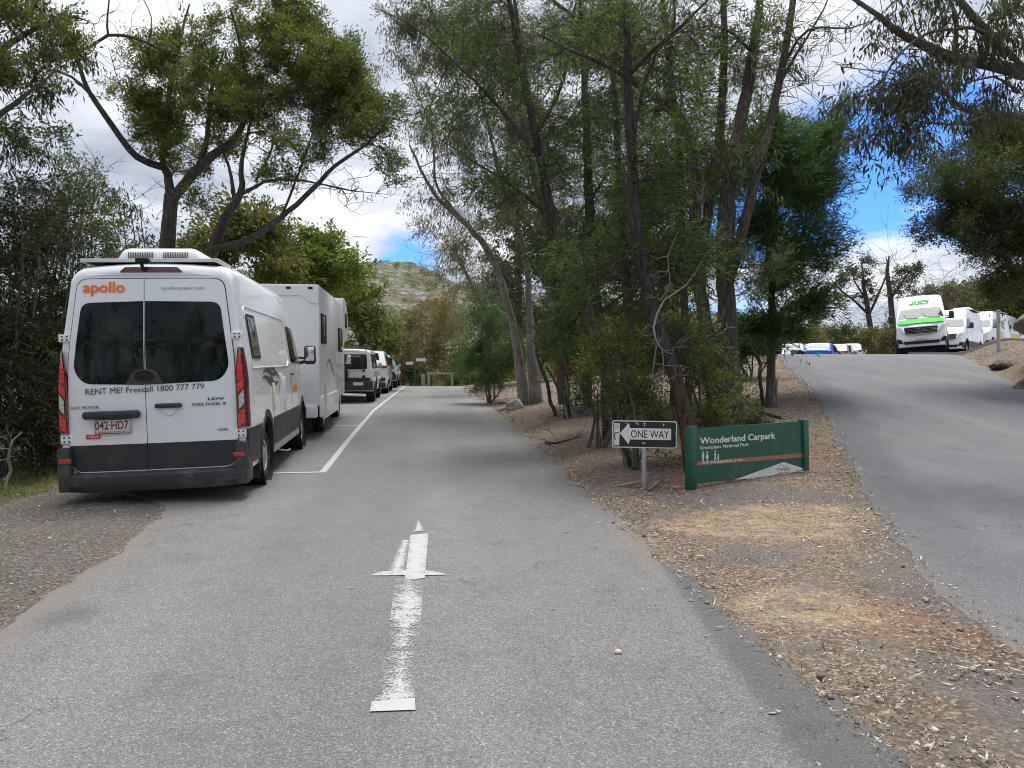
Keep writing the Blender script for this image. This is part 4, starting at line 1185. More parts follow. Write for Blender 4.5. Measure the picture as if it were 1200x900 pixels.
t = Tree(72); b = G(1275, 18)
t.limb([b, P(1270, 350, 18), P(1255, 250, 18), P(1240, 170, 18)], [.22, .19, .15, .06])
t.limb([P(1262, 280, 18), P(1200, 250, 17.6), P(1150, 215, 17.4), P(1100, 200, 17.2)], [.1, .075, .05, .015])
t.limb([P(1268, 330, 18), P(1220, 300, 17.6), P(1170, 290, 17.4), P(1140, 285, 17.3)], [.08, .06, .03, .01])
T = [E(t, 1125, 215, 17.4, 58, 46, 1.6, 48, .3), E(t, 1180, 190, 17.6, 50, 48, 1.8, 44, .3), E(t, 1175, 265, 17.4, 46, 30, 1.5, 34, .3), E(t, 1120, 265, 17.4, 42, 26, 1.2, 20, .3), E(t, 1190, 325, 17.6, 30, 30, 1.3, 24, .3), E(t, 1090, 195, 17.3, 24, 24, .8, 8), E(t, 1230, 230, 18, 50, 80, 2, 40, .3), E(t, 1175, 165, 17.6, 40, 34, 1.5, 26, .2), E(t, 1150, 240, 17.4, 55, 34, 1.5, 36, .2), E(t, 1190, 290, 17.4, 34, 34, 1.3, 30, .2), E(t, 1145, 290, 17.3, 26, 14, .9, 10, .2)]
t.grow(np.concatenate(T), thick=.012, wig=.14)
t.bare(40, .7)
r = plant('bushy_wattle_tree', 'dense dark green tree hanging over the boulder at the right edge', 'tree', b)
t.build(r, MAT['bark_dark'], [('wattle', MAT['leaf_tea'], .6), ('wattle', MAT['leaf_euc_dark'], .4)], None, 1.3, 1.2)


# ---- distant trees and bushes
def far_tree(name, label, cat, base, trunk_pts, tr, ells, leafkind, leafm, bark, seed, scale=1, nmul=1, thick=.02, bare=20, extra=(), blen=1.5, minr=.012):
    t = Tree(seed)
    t.limb([base] + PP(trunk_pts), tr, n=7, jitter=.15, step=.8)
    for l, lr in extra: t.limb(PP(l), lr, n=6, jitter=.15, step=.8)
    t.grow(np.concatenate([E(t, *e) for e in ells]), thick=thick, wig=.1, minr=minr)
    if bare: t.bare(bare, blen, r=.012)
    r = plant(name, label, cat, base)
    t.build(r, MAT[bark], leafkind, MAT[leafm] if leafm else None, scale, nmul, twig_r=.008)


far_tree('gum_tree', 'olive tree directly above the front van roof, behind the big trunks', 'tree', G(280, 26),
         [(280, 400, 26), (275, 320, 26)], [.2, .16, .06], [(255, 290, 26, 40, 34, 2, 26, .3), (300, 275, 26, 44, 30, 2, 30, .3), (330, 315, 26, 34, 30, 1.6, 18, .3)], 'far', 'leaf_olive', 'bark_grey', 81, .95, 1.6)
far_tree('green_tree', 'bright green leafy tree above the white motorhome roof', 'tree', G(372, 29),
         [(372, 400, 29), (370, 330, 29)], [.2, .16, .06], [(365, 300, 29, 36, 26, 2, 26, .3), (395, 320, 29, 32, 28, 1.8, 24, .3), (345, 330, 29, 26, 30, 1.6, 16, .3), (385, 285, 29, 12, 12, .8, 5)], 'far', 'leaf_bright', 'bark_grey', 82, .8, 1.5)
far_tree('green_tree', 'green and brown tree over the motorhome front, left of the rocky hill', 'tree', G(425, 36),
         [(425, 400, 36), (422, 370, 36)], [.22, .18, .06], [(420, 365, 36, 34, 34, 2.2, 30, .3), (440, 405, 36, 34, 40, 2.2, 30, .3), (405, 345, 36, 24, 24, 1.6, 14, .3)], 'far', 'leaf_wattle', 'bark_grey', 83, .95, 1.5)
far_tree('brown_bush', 'big brown half-bare bush behind the parked white cars', 'bush', G(462, 48),
         [(462, 420, 48), (462, 390, 48)], [.15, .12, .05], [(462, 405, 48, 34, 34, 3, 44, .2), (480, 375, 48, 22, 16, 2, 12), (440, 430, 48, 30, 24, 2, 20)], 'far', 'leaf_brown', 'bark_pale', 84, 1.1, 1.1, bare=110, blen=2.5)
far_tree('brown_bush', 'grey-brown twiggy bush beyond the end of the left road', 'bush', G(505, 56),
         [(505, 425, 56), (505, 395, 56)], [.15, .12, .05], [(505, 405, 56, 30, 30, 3, 36, .2), (520, 375, 56, 22, 18, 2, 14), (500, 435, 56, 40, 20, 3, 30)], [('far', MAT['leaf_brown'], .5), ('far', MAT['leaf_olive'], .5)], None, 'bark_pale', 85, 1.2, 1.1, bare=120, blen=2.5)
far_tree('orange_bush', 'bush with rusty orange top at the foot of the rocky hill', 'bush', G(512, 66),
         [(512, 410, 66), (512, 370, 66)], [.15, .12, .05], [(512, 362, 66, 22, 10, 2, 16, .3), (485, 380, 66, 12, 6, 1.6, 6)], 'far', 'leaf_orange', 'bark_pale', 86, 1.2, 1.0, bare=20)
far_tree('brown_bush', 'tall olive-brown bush behind the orange one', 'bush', G(500, 74),
         [(500, 410, 74), (500, 370, 74)], [.15, .12, .05], [(480, 400, 74, 34, 26, 4, 36, .2), (530, 380, 74, 30, 30, 4, 34, .2), (450, 420, 74, 40, 26, 4, 30)], [('far', MAT['leaf_brown'], .6), ('far', MAT['leaf_olive'], .4)], None, 'bark_pale', 87, 1.7, 1.0, bare=90, blen=3)
far_tree('green_bush', 'green bush around the foot of the green direction post', 'bush', G(482, 53),
         [(482, 440, 53), (482, 430, 53)], [.08, .06, .03], [(480, 436, 53, 30, 16, 1.6, 30, .2)], 'far', 'leaf_tea', 'bark_grey', 88, .85, 1.1, bare=20)
far_tree('green_bush', 'olive bush right of the timber frame at the end of the left road', 'bush', G(548, 50),
         [(548, 440, 50), (548, 420, 50)], [.12, .09, .03], [(545, 425, 50, 28, 26, 2, 34, .2), (570, 430, 48, 22, 24, 2, 20, .2), (530, 440, 49, 26, 12, 1.4, 18)], [('far', MAT['leaf_tea'], .6), ('far', MAT['leaf_olive'], .4)], None, 'bark_grey', 89, 1.0, 1.1, bare=50, blen=1.6)
far_tree('gum_tree', 'olive gum with drooping clumps between the rocky hill and the pale gum', 'tree', G(586, 34),
         [(580, 400, 33.5), (558, 345, 32.5), (530, 290, 32)], [.17, .14, .10, .04], [(530, 288, 32, 26, 28, 2, 20, .3), (516, 318, 32, 20, 14, 1.4, 7), (550, 330, 32, 26, 36, 1.8, 24), (500, 270, 32, 14, 10, 1, 4), (545, 265, 32, 24, 24, 1.4, 12)], 'euc', 'leaf_olive', 'bark_pale', 90, 1.9, 1.5, bare=70)
far_tree('gum_tree', 'tall green gum filling the background behind the pale gum trunks', 'tree', G(612, 38),
         [(610, 400, 38), (608, 300, 38), (606, 200, 38)], [.25, .2, .16, .05], [(600, 250, 38, 45, 45, 3, 34, .3), (590, 330, 38, 40, 50, 3, 34, .3), (640, 300, 38, 50, 60, 3, 40), (620, 390, 38, 60, 40, 3, 34), (620, 150, 38, 45, 50, 3, 22)], 'far', 'leaf_euc', 'bark_pale', 91, 1.0, 1.4, bare=60)
far_tree('gum_tree', 'green-grey gum seen through the middle of the central stand', 'tree', G(740, 36),
         [(740, 380, 36), (735, 300, 36), (730, 200, 36)], [.25, .2, .16, .05], [(700, 300, 36, 60, 60, 3, 44, .3), (790, 300, 36, 60, 60, 3, 44, .3), (740, 380, 36, 90, 30, 3, 44), (760, 220, 36, 70, 40, 3, 24)], 'far', 'leaf_euc', 'bark_pale', 92, 1.1, 1.4, bare=60)

far_tree('sparse_gum_tree', 'slim open gum standing behind the blue and white hatchbacks', 'tree', G(1022, 64),
         [(1022, 400, 64), (1016, 360, 64), (1012, 335, 64), (1010, 310, 64)], [.3, .24, .2, .14, .05],
         [(1000, 325, 64, 26, 16, 2, 12, .3), (975, 330, 64, 14, 8, 1.5, 5), (1018, 305, 64, 14, 8, 1.2, 5), (1025, 335, 64, 16, 12, 1.5, 6), (1012, 350, 64, 18, 10, 1.5, 5)], 'far', 'leaf_euc_dark', 'bark_dark', 93, .75, .9, thick=.035, bare=90, blen=3.5,
         extra=[([(1018, 370, 64), (1000, 352, 64), (985, 340, 64), (972, 325, 64)], [.14, .11, .08, .03]), ([(1016, 372, 64), (1030, 345, 64), (1040, 320, 64), (1038, 300, 64)], [.14, .1, .07, .03]), ([(1013, 350, 64), (1002, 330, 64), (997, 312, 64)], [.1, .07, .03])], minr=.02)
far_tree('sparse_gum_tree', 'open gum with dark leaf clumps left of the green and white van', 'tree', G(1050, 58),
         [(1046, 395, 58), (1044, 350, 58), (1040, 318, 58), (1042, 300, 58)], [.3, .24, .2, .14, .05],
         [(1070, 316, 58, 22, 8, 2, 9, .3), (1042, 340, 58, 14, 14, 1.5, 6), (1080, 350, 58, 26, 14, 1.6, 10), (1060, 330, 58, 20, 10, 1.5, 6)], 'far', 'leaf_euc_dark', 'bark_dark', 94, .75, 1.0, thick=.035, bare=60, blen=3.5,
         extra=[([(1044, 350, 58), (1060, 325, 58), (1072, 310, 58)], [.12, .08, .03])], minr=.02)
far_tree('sparse_gum_tree', 'thin pale gum behind the two camper vans on the right', 'tree', G(1120, 60),
         [(1118, 380, 60), (1112, 350, 60), (1108, 335, 60)], [.25, .2, .14, .05],
         [(1105, 340, 60, 26, 8, 1.6, 12, .3), (1125, 345, 60, 14, 8, 1.5, 6)], 'far', 'leaf_euc', 'bark_pale', 95, .7, .9, thick=.03, bare=70, blen=3, minr=.02)
k = 0
for (u, v, d, ru, rv, m, lab) in [
        (905, 408, 58, 34, 18, 'leaf_olive', 'olive bush at the left end of the hedge behind the upper carpark'),
        (948, 400, 60, 24, 16, 'leaf_olive', 'yellow-green rounded bush behind the silver hatchback'),
        (985, 396, 62, 30, 20, 'leaf_tea', 'darker green bush behind the blue hatchback'),
        (1022, 400, 60, 26, 18, 'leaf_olive', 'bush under the slim open gum'),
        (1048, 398, 57, 20, 18, 'leaf_brown', 'brown-green bush just left of the green and white van'),
        (1100, 385, 66, 36, 18, 'leaf_tea', 'bush between the green and white van and its neighbour')]:
    far_tree('roundish_bush', lab, 'bush', G(u, d), [(u, v + 8, d), (u, v, d)], [.12, .09, .03],
             [(u, v, d, ru, rv, 2.4, 34, .2)], 'far', m, 'bark_grey', 100 + k, 1.15, 1.3, bare=16, blen=1.5); k += 1
for (u, v, d, ru, rv, m, lab) in [
        (1128, 352, 78, 30, 18, 'leaf_brown', 'russet tree on the slope above the white campers'),
        (1155, 345, 80, 34, 20, 'leaf_olive', 'olive tree on the slope, behind the thin dead trunk'),
        (1185, 355, 60, 34, 34, 'leaf_tea', 'dark green tree directly behind the boulder'),
        (1165, 372, 70, 30, 20, 'leaf_tea', 'dark bushy tree behind the furthest white van'),
        (1100, 358, 82, 22, 12, 'leaf_brown', 'small brown tree in the gap above the second camper')]:
    far_tree('slope_tree', lab, 'tree', G(u, d), [(u, v + 12, d), (u, v, d)], [.2, .15, .05],
             [(u, v, d, ru, rv, 3, 50, .2)], 'farther', m, 'bark_pale', 120 + k, .8, 1.4, bare=30, blen=3); k += 1

# far-off woods: one mass on the flank of the hill
def wood(name, n, ubox, dbox, mat, hs, seed, label):
    g = np.random.default_rng(seed)
    d = g.uniform(*dbox, n); u = g.uniform(*ubox, n)
    x = (u - 600) / F * d
    z = H(x, d)
    C = []
    for i in range(n):
        hh = g.uniform(*hs)
        for q in range(5):
            C.append((x[i] + g.normal() * hh * .28, d[i] + g.normal() * hh * .28, z[i] + hh * (.2 + .75 * g.random())))
    v, f, tone, a, b = leaf_cloud(np.array(C), 'farther', 1.2, .8, g)
    o = np_mesh(name, v, f, mat, face_attr={'rnd': tone})
    tag(o, label, 'woodland', kind='stuff')


wood('far_woodland', 420, (330, 900), (84, 190), MAT['leaf_olive'], (2, 6), 201, 'olive woodland covering the lower flank of the hill')
wood('far_brown_woodland', 260, (330, 900), (90, 220), MAT['leaf_brown'], (2, 6), 202, 'brown woodland mixed into the lower flank of the hill')
wood('right_far_woodland', 200, (860, 1330), (95, 170), MAT['leaf_olive'], (2, 5.5), 203, 'olive woodland on the far ridge behind the upper carpark')
wood('left_far_woodland', 260, (-400, 420), (40, 110), MAT['leaf_tea'], (4, 9), 204, 'green woodland beyond the parking bays on the left')
wood('hill_scrub', 700, (250, 960), (230, 440), MAT['leaf_olive'], (1.0, 3), 205, 'dark scrub dotted over the pale rocky hill')


# unseen woodland behind the camera, added so the van glass reflects dark trees
def wood_at(name, n, xb, yb, mat, hs, seed, label, sc=1.0):
    g = np.random.default_rng(seed)
    x = g.uniform(*xb, n); y = g.uniform(*yb, n); z = H(x, y); C = []
    for i in range(n):
        hh = g.uniform(*hs)
        for q in range(14):
            C.append((x[i] + g.normal() * hh * .2, y[i] + g.normal() * hh * .2, z[i] + hh * (.08 + .9 * g.random())))
    v, f, tone, a, b = leaf_cloud(np.array(C), 'farther', sc, .8, g)
    o = np_mesh(name, v, f, mat, face_attr={'rnd': tone}); tag(o, label, 'woodland', kind='stuff')


wood_at('unseen_woodland', 110, (-45, 45), (-40, -16), MAT['leaf_tea'], (8, 15), 401, 'unseen trees behind the viewer, added to darken reflections and light')
# ------------------------------------------------------------------ vehicles
def lerp_tab(tab):
    xs = [p[0] for p in tab]; ys = [p[1] for p in tab]
    return lambda v: float(np.interp(v, xs, ys))


class Body:
    """a vehicle body lofted along Y (0 = rear). hw(y, z): half width; top(y): roof line; bot(y): underside"""
    def __init__(s, L, W, top, side, bot=.3, plan=None, r=.12, rx=1.4, crown=.03, rear=None, nose=None):
        s.L, s.W = L, W
        s.topf = lerp_tab(top); s.sidef = lerp_tab(side); s.botf = (lambda y: bot) if not callable(bot) else bot
        s.plan = lerp_tab(plan) if plan else (lambda y: 1.0)
        s.r, s.rx, s.crown = r, rx, crown
        s.rearf = lerp_tab(rear) if rear else (lambda z: 0.0)     # y of the rear face at height z
        s.nosef = lerp_tab(nose) if nose else (lambda z: 0.0)

    def hw(s, y, z): return s.W / 2 * s.sidef(z) * s.plan(y)

    def ring(s, y, inset=0.0, nz=16):
        zb, zt = s.botf(y) + inset, s.topf(y) - inset
        r = min(s.r, (zt - zb) * .4)
        pts = []
        for i in range(nz):
            z = zb + (zt - r - zb) * i / (nz - 1)
            pts.append((s.hw(y, z) - inset, z))
        wc = pts[-1][0]; rx = r * s.rx
        for k in range(1, 6):
            a = math.pi / 2 * k / 5
            pts.append((wc - rx * (1 - math.cos(a)), zt - r + r * math.sin(a)))
        we = wc - rx
        for k in range(1, 6):
            x = we * (1 - k / 5)
            pts.append((x, zt + s.crown * (1 - (x / we) ** 2)))
        return pts

    def topz(s, x, y):
        zt = s.topf(y); r = s.r; wc = s.hw(y, zt - r); we = wc - r * s.rx
        ax = abs(x)
        if ax <= we: return zt + s.crown * (1 - (ax / we) ** 2)
        q = min(1, (ax - we) / (r * s.rx))
        return zt - r + r * math.sqrt(max(0, 1 - q * q))

    def mesh(s, ys=None):
        if ys is None: ys = np.linspace(0, s.L, 60)
        bev = .035
        st = [(0, bev), (bev * .3, bev * .3), (bev, 0)] + [(y, 0) for y in ys if bev < y < s.L - bev] + [(s.L - bev, 0), (s.L - bev * .3, bev * .3), (s.L, bev)]
        V = []; Fc = []; n = None
        for y, ins in st:
            half = s.ring(y, ins)
            full = half + [(-x, z) for x, z in half[::-1][1:]]
            n = len(full)
            for x, z in full:
                yy = y
                yy += s.rearf(z) * max(0, 1 - y / .5)
                yy -= s.nosef(z) * max(0, 1 - (s.L - y) / .5)
                yy += .05 * (abs(x) / (s.W / 2)) ** 3 * max(0, 1 - y / .3)
                yy -= .16 * (abs(x) / (s.W / 2)) ** 2.5 * max(0, 1 - (s.L - y) / .6)
                V.append((x, yy, z))
        m = len(st)
        for i in range(m - 1):
            for k in range(n):
                Fc.append((i * n + k, i * n + (k + 1) % n, (i + 1) * n + (k + 1) % n, (i + 1) * n + k))
        # end caps: strips between mirrored points
        for base, flip in ((0, False), ((m - 1) * n, True)):
            h = len(s.ring(st[0][0], st[0][1]))
            # half points 0..h-1 right side up to the centre, then left side going down
            for k in range(h - 1):
                a, b = base + k, base + k + 1
                c, d = base + (n - 1 - k), base + (n - 2 - k)
                if k == h - 2: f = (a, b, c)
                else: f = (a, b, d, c)
                Fc.append(f if flip else f[::-1])
        return MB().add(V, Fc)

    # surface maps for panels
    def side(s, sgn, off=.004):
        def fn(y, z, o):
            return (sgn * (s.hw(y, z) + off + o), y, z)
        return fn

    def rear(s, off=.004):
        def fn(x, z, o):
            return (x, s.rearf(z) + .05 * (abs(x) / (s.W / 2)) ** 3 - off - o, z)
        return fn

    def front(s, off=.004):
        def fn(x, z, o):
            return (x, s.L - s.nosef(z) - .16 * (abs(x) / (s.W / 2)) ** 2.5 + off + o, z)
        return fn

    def roof(s, off=.006):
        def fn(x, y, o):
            return (x, y - .0, s.topz(x, y) + off + o)
        return fn


def cut_wells(o, wells, width=.34):
    """cut round wheel wells; wells: (x, y, z, radius)"""
    mb = MB()
    for x, y, z, r in wells:
        sx = 1 if x > 0 else -1
        mb.lathe([(r, -width if sx > 0 else -.3), (r, .3 if sx > 0 else width)], 'X', (x, y, z), 40, cap=True)
    c = mb.build('cutter', MAT['black_plastic'], o.parent)
    md = o.modifiers.new('b', 'BOOLEAN'); md.operation = 'DIFFERENCE'; md.object = c; md.solver = 'EXACT'
    bpy.context.view_layer.update()
    me = bpy.data.meshes.new_from_object(o.evaluated_get(bpy.context.evaluated_depsgraph_get()))
    o.modifiers.clear(); old = o.data; o.data = me
    me.materials.clear(); me.materials.append(old.materials[0])
    finish(me, 30)
    bpy.data.objects.remove(c)


def liners(root, wells, width=.34):
    for x, y, z, r in wells:
        sx = 1 if x > 0 else -1
        m = MB(); m.lathe([(.02, -width * sx + .004 * sx), (r - .006, -width * sx + .004 * sx), (r - .006, -.012 * sx)], 'X', (x, y, z), 40)
        m.build('inner_arch', MAT['seam'], root)


def wheel(root, x, y, z, r=.35, w=.235, rim='hub', rimmat='alloy'):
    """x is the outer face"""
    sx = 1 if x > 0 else -1
    wo = empty('wheel', (x, y, z)); wo.parent = root
    if sx < 0: wo.rotation_euler = (0, 0, math.pi)
    t = MB()
    rr = r * .62
    prof = [(rr - .02, -w), (rr + .03, -w), (r * .9, -w + .01), (r - .01, -w + .035), (r, -w * .5), (r - .003, -w * .3), (r - .012, -.045), (r * .93, -.012), (r * .84, .0), (r * .72, -.003), (rr + .01, -.012), (rr - .01, -.03)]
    t.lathe(prof, 'X', (0, 0, 0), 44)
    for k in range(0): pass
    to = t.build('tyre', MAT['tyre'], wo)
    m = MB()
    if rim == 'hub':      # dished steel wheel with holes and a raised hub cap
        m.lathe([(rr, -.025), (rr - .02, -.015), (rr - .03, -.03), (rr * .8, -.05), (rr * .62, -.035), (rr * .5, -.02), (rr * .42, -.004), (rr * .3, .004), (.001, .006)], 'X', (0, 0, 0), 40)
        ro = m.build('rim', MAT[rimmat], wo)
        h = MB()
        for k in range(10):
            a = 2 * math.pi * k / 10
            h.lathe([(.001, -.036), (.028, -.036)], 'X', (.002, math.cos(a) * rr * .73, math.sin(a) * rr * .73), 8)
        merge_into(ro, h.build('holes', MAT['seam'], wo))
    else:
        m.lathe([(rr, -.03), (rr - .015, -.012), (rr - .03, -.03), (rr - .035, -.12)], 'X', (0, 0, 0), 36)
        m.lathe([(.06, -.03), (.05, -.008), (.001, -.006)], 'X', (0, 0, 0), 20)
        for k in range(6):
            a = 2 * math.pi * k / 6
            M = Matrix.Rotation(a, 4, 'X')
            b = MB(); b.box((-.03, 0, rr * .52), (.03, .06, rr * .95), .01)
            m.add(b.v, b.f, M)
        m.build('rim', MAT[rimmat], wo)
        h = MB().lathe([(rr - .04, -.1), (.001, -.1)], 'X', (0, 0, 0), 24); h.build('brake', MAT['seam'], wo)
    return wo


def arch_trim(b, root, x, y, z, r, mat, w=.07, a0=-20, a1=200, proud=.014, name='arch_trim'):
    sx = 1 if x > 0 else -1
    m = MB(); n = 30; V = []; Fc = []
    for k in range(n + 1):
        a = R(a0 + (a1 - a0) * k / n)
        for q, (rad, pr) in enumerate(((r - .012, -.05), (r - .012, proud), (r + w * .5, proud + .004), (r + w, proud), (r + w, -.03))):
            yy = y + math.cos(a) * rad; zz = z + math.sin(a) * rad
            V.append((sx * (b.hw(min(max(yy, 0), b.L), max(zz, .3)) + pr), yy, zz))
    for k in range(n):
        for q in range(4):
            a = k * 5 + q; Fc.append((a, a + 1, a + 6, a + 5))
    m.add(V, Fc).build(name, MAT[mat], root, 40)


def mirror(root, x, y, z, s=1, mat='black_plastic'):
    sx = 1 if x > 0 else -1
    m = MB()
    m.box((x + sx * .20 * s, y, z + .02), (.20 * s, .12 * s, .34 * s), .045 * s)
    m.tube([(x, y, z - .12 * s), (x + sx * .1 * s, y, z - .1 * s)], .03 * s, 8)
    m.tube([(x, y + .02, z - .02 * s), (x + sx * .12 * s, y, z - .04 * s)], .022 * s, 8)
    o = m.build('wing_mirror', MAT[mat], root)
    g = MB(); g.box((x + sx * .20 * s, y - .062 * s, z + .04), (.155 * s, .006, .25 * s), .002); g.build('mirror_glass', MAT['chrome'], o)


VAN_TOP = [(0, 2.47), (.06, 2.53), (.25, 2.57), (.8, 2.6), (3.7, 2.6), (4.05, 2.56), (4.22, 2.46), (4.40, 2.24), (4.58, 1.99), (5.15, 1.40), (5.3, 1.33), (5.65, 1.20), (5.85, 1.05), (5.94, .92)]
VAN_SIDE = [(.2, .93), (.45, .98), (.7, .99), (1.2, .98), (1.4, .968), (1.85, .915), (2.2, .87), (2.6, .82)]
VAN_PLAN = [(0, .985), (.4, 1), (4.3, 1), (5.0, .985), (5.5, .95), (5.94, .90)]
VAN_REAR = [(.2, .0), (1.2, .01), (1.7, .04), (2.2, .10), (2.6, .15)]
VAN_NOSE = [(.3, .02), (.6, 0), (.9, .03), (1.1, .12)]


XC = -.075


def lift_body(root):
    """a high-roof body: everything above the wheels is a little taller"""
    def go(o):
        for c in o.children:
            if c.name.startswith('wheel'): continue
            if c.type == 'MESH':
                n = len(c.data.vertices); a = np.empty(n * 3, np.float32); c.data.vertices.foreach_get('co', a)
                z = a[2::3]; z += (.05 * np.clip((z - .15) / .45, 0, 1) + .10 * np.clip((z - .64) / .56, 0, 1)).astype(np.float32)
                c.data.vertices.foreach_set('co', a); c.data.update()
            go(c)
    go(root)


def camper_van(label, loc, rot, hero=False, front=False, decal=None, roof_kit=None, group=None, small=False):
    root = empty('camper_van', loc, rot); tag(root, label, 'camper van', group)
    b = Body(5.94, 2.06, VAN_TOP, VAN_SIDE, .30, VAN_PLAN, r=.16, rx=1.1, crown=.035, rear=VAN_REAR, nose=VAN_NOSE)
    ys = np.concatenate([np.linspace(.05, 3.4, 26), np.linspace(3.5, 5.9, 50)])
    body = b.mesh(ys).build('body', MAT['white_paint'], root, 32)
    wells = [(sx * 1.03, y, .37, .43) for sx in (1, -1) for y in (1.22, 4.95)]
    cut_wells(body, wells); liners(root, wells)
    for sx in (1, -1):
        for y in (1.22, 4.95):
            wheel(root, sx * .985, y, .345, .345, .225, 'hub')
            if not small or sx > 0 or True: arch_trim(b, root, sx, y, .37, .425, 'black_plastic')
        # lower side cladding between the wheels and behind / ahead of them
        m = MB()
        f = b.side(sx, .012)
        patch(m, [(1.72, .40), (4.44, .40), (4.44, .74), (1.72, .74)], f, .03, 3, .2)
        patch(m, [(.04, .36), (.74, .36), (.80, .74), (.04, .74)], f, .03, 3, .2)
        patch(m, [(5.44, .36), (5.84, .36), (5.8, .62), (5.42, .66)], f, .03, 3, .2)
        m.build('side_cladding', MAT['black_plastic'], root)
        m = MB(); m.box((sx * .955, 3.08, .34), (.10, 2.7, .10), .015); m.build('sill_step', MAT['galvanised'], root)
        # front door glass
        m = MB()
        f = b.side(sx, .006)
        patch(m, roundpoly([(3.72, 1.42), (4.92, 1.40), (4.60, 1.78), (4.40, 2.0), (3.72, 2.02)], [.05, .05, .1, .08, .05]), f, .02, 5, .1)
        m.build('door_window', MAT['dark_glass'], root)
        m = MB()
        m.box((sx * 1.035, 3.62, 1.22), (.03, .2, .035), .012); m.build('door_handle', MAT['black_plastic'], root)
        # thin shut lines
        m = MB()
        for (y0, z0, y1, z1) in ((3.55, .42, 3.55, 1.30), (3.55, 1.30, 3.60, 2.12), (4.78, .95, 4.78, 1.35), (2.35, .42, 2.35, 1.30)):
            k = 10; V = []
            for i in range(k + 1):
                y = y0 + (y1 - y0) * i / k; z = z0 + (z1 - z0) * i / k
                for dy, of in ((-.006, .0025), (.006, .0025)): V.append((sx * (b.hw(y, z) + of), y + dy, z))
            m.add(V, [(2 * i, 2 * i + 1, 2 * i + 3, 2 * i + 2) for i in range(k)])
        m.build('door_seam', MAT['seam'], root)
        # raised waist moulding round the side panel
        m = MB(); pl = roundpoly([(.42, 1.36), (3.32, 1.36), (3.45, 1.45), (3.42, 2.10), (.42, 2.10)], [.05, .15, .05, .1, .1])
        pts = [b.side(sx, .004)(y, z, 0) for y, z in densify(pl, .1)]
        m.tube(pts + [pts[0]], .009, 5, cap=False); m.build('side_moulding', MAT['white_paint'], root)
        mirror(root, sx * 1.0, 4.72, 1.52, 1.0)
    # rear doors
    for sx in (-1, 1):
        f = b.rear(.012); xc = XC + sx * .004
        pl = roundpoly([(xc, .36), (sx * .885, .36), (sx * .895, .80), (sx * .875, 1.5), (sx * .775, 2.40), (xc, 2.40)], [0, .14, .02, .1, .12, 0])
        m = MB(); patch(m, pl, f, .012, 8, .08); d = m.build('rear_door', MAT['white_paint'], root)
        m = MB(); patch(m, roundpoly([(xc, .37), (sx * .878, .37), (sx * .89, .64), (xc, .64)], [0, .13, 0, 0]), b.rear(.016), .01, 5, .08); m.build('lower_cladding', MAT['black_plastic'], d)
        wl = [(xc + sx * .006, 1.20), (sx * .72, 1.225), (sx * .825, 1.38), (sx * .735, 2.13), (xc + sx * .006, 2.145)]
        m = MB(); patch(m, roundpoly(wl, [0, .16, .14, .10, 0]), b.rear(.017), .01, 8, .08); m.build('door_window', MAT['dark_glass'], d)
        if hero:
            # faint green blind hanging inside the glass edge is dark: a slightly lighter inner panel
            m = MB(); patch(m, roundpoly([(xc + sx * .12, 1.30), (sx * .62, 1.30), (sx * .66, 1.5), (sx * .60, 1.98), (xc + sx * .12, 1.98)], .12), b.rear(.0185), .002, 6, .08); m.build('window_blind', MAT['blind'], d)
        # hinges
        for z in (1.74, .70):
            m = MB(); m.box((sx * (.925 if z < 1 else .912), .035 + (.03 if z > 1 else 0), z), (.12, .03, .085), .008); hg = m.build('door_hinge', MAT['white_paint'], root)
            m = MB()
            for dx in (-.02, .03): 
                for dz in (-.02, .02): m.lathe([(.009, 0), (.009, -.006), (.001, -.006)], 'Y', (sx * (.925 if z < 1 else .912) + dx, .0195 + (.03 if z > 1 else 0), z + dz), 8)
            merge_into(hg, m.build('bolts', MAT['seam'], root))
        # tail lamp: wraps the corner, tapering to the top
        m = MB(); V = []; n_ = 24
        for i in range(n_ + 1):
            z = .76 + (1.60 - .76) * i / n_
            tp = max(0, (z - 1.30) / .30); cut = .10 * tp + .0
            if i == n_: cut = .12
            xi = .893 + .03 * tp; hwv = b.hw(.02, z)
            yb = b.rearf(z) + .02
            V += [(sx * (xi - .004 + cut * .2), yb + .02, z), (sx * xi, yb - .03, z), (sx * (hwv - .015), yb - .015, z), (sx * (hwv + .012), yb + .03, z), (sx * (hwv + .012), yb + .14 - cut * .5, z), (sx * (hwv - .02), yb + .16 - cut * .5, z)]
        Fc = []
        for i in range(n_):
            for q in range(5):
                a = i * 6 + q; Fc.append((a, a + 1, a + 7, a + 6))
        Fc += [tuple(range(6))[::-1], tuple(n_ * 6 + k for k in range(6))]
        tl = m.add(V, Fc).build('tail_lamp', MAT['red_lamp_dark'], root)
        # bright upper red, lower red and clear middle lens
        for nm, z0, z1, mt, of in (('brake_lens', 1.24, 1.575, 'red_bright', .003), ('lower_lens', .785, .92, 'red_bright', .003), ('reversing_lens', .965, 1.10, 'clear_lamp', .003), ('middle_lens', 1.125, 1.215, 'red_bright', .003)):
            m = MB(); V = []
            for i in range(9):
                z = z0 + (z1 - z0) * i / 8; tp = max(0, (z - 1.30) / .30)
                hwv = b.hw(.02, z); yb = b.rearf(z) + .02; xi = .906 + .03 * tp
                sh = .03 if nm != 'brake_lens' else .0
                xa = xi + (.015 if nm == 'reversing_lens' else 0); xb = hwv - .022
                V += [(sx * xa, yb - .031 - of, z - sh), (sx * xb, yb - .016 - of, z + sh)]
            m.add(V, [(2 * i, 2 * i + 1, 2 * i + 3, 2 * i + 2) for i in range(8)])
            m.build(nm, MAT[mt], tl)
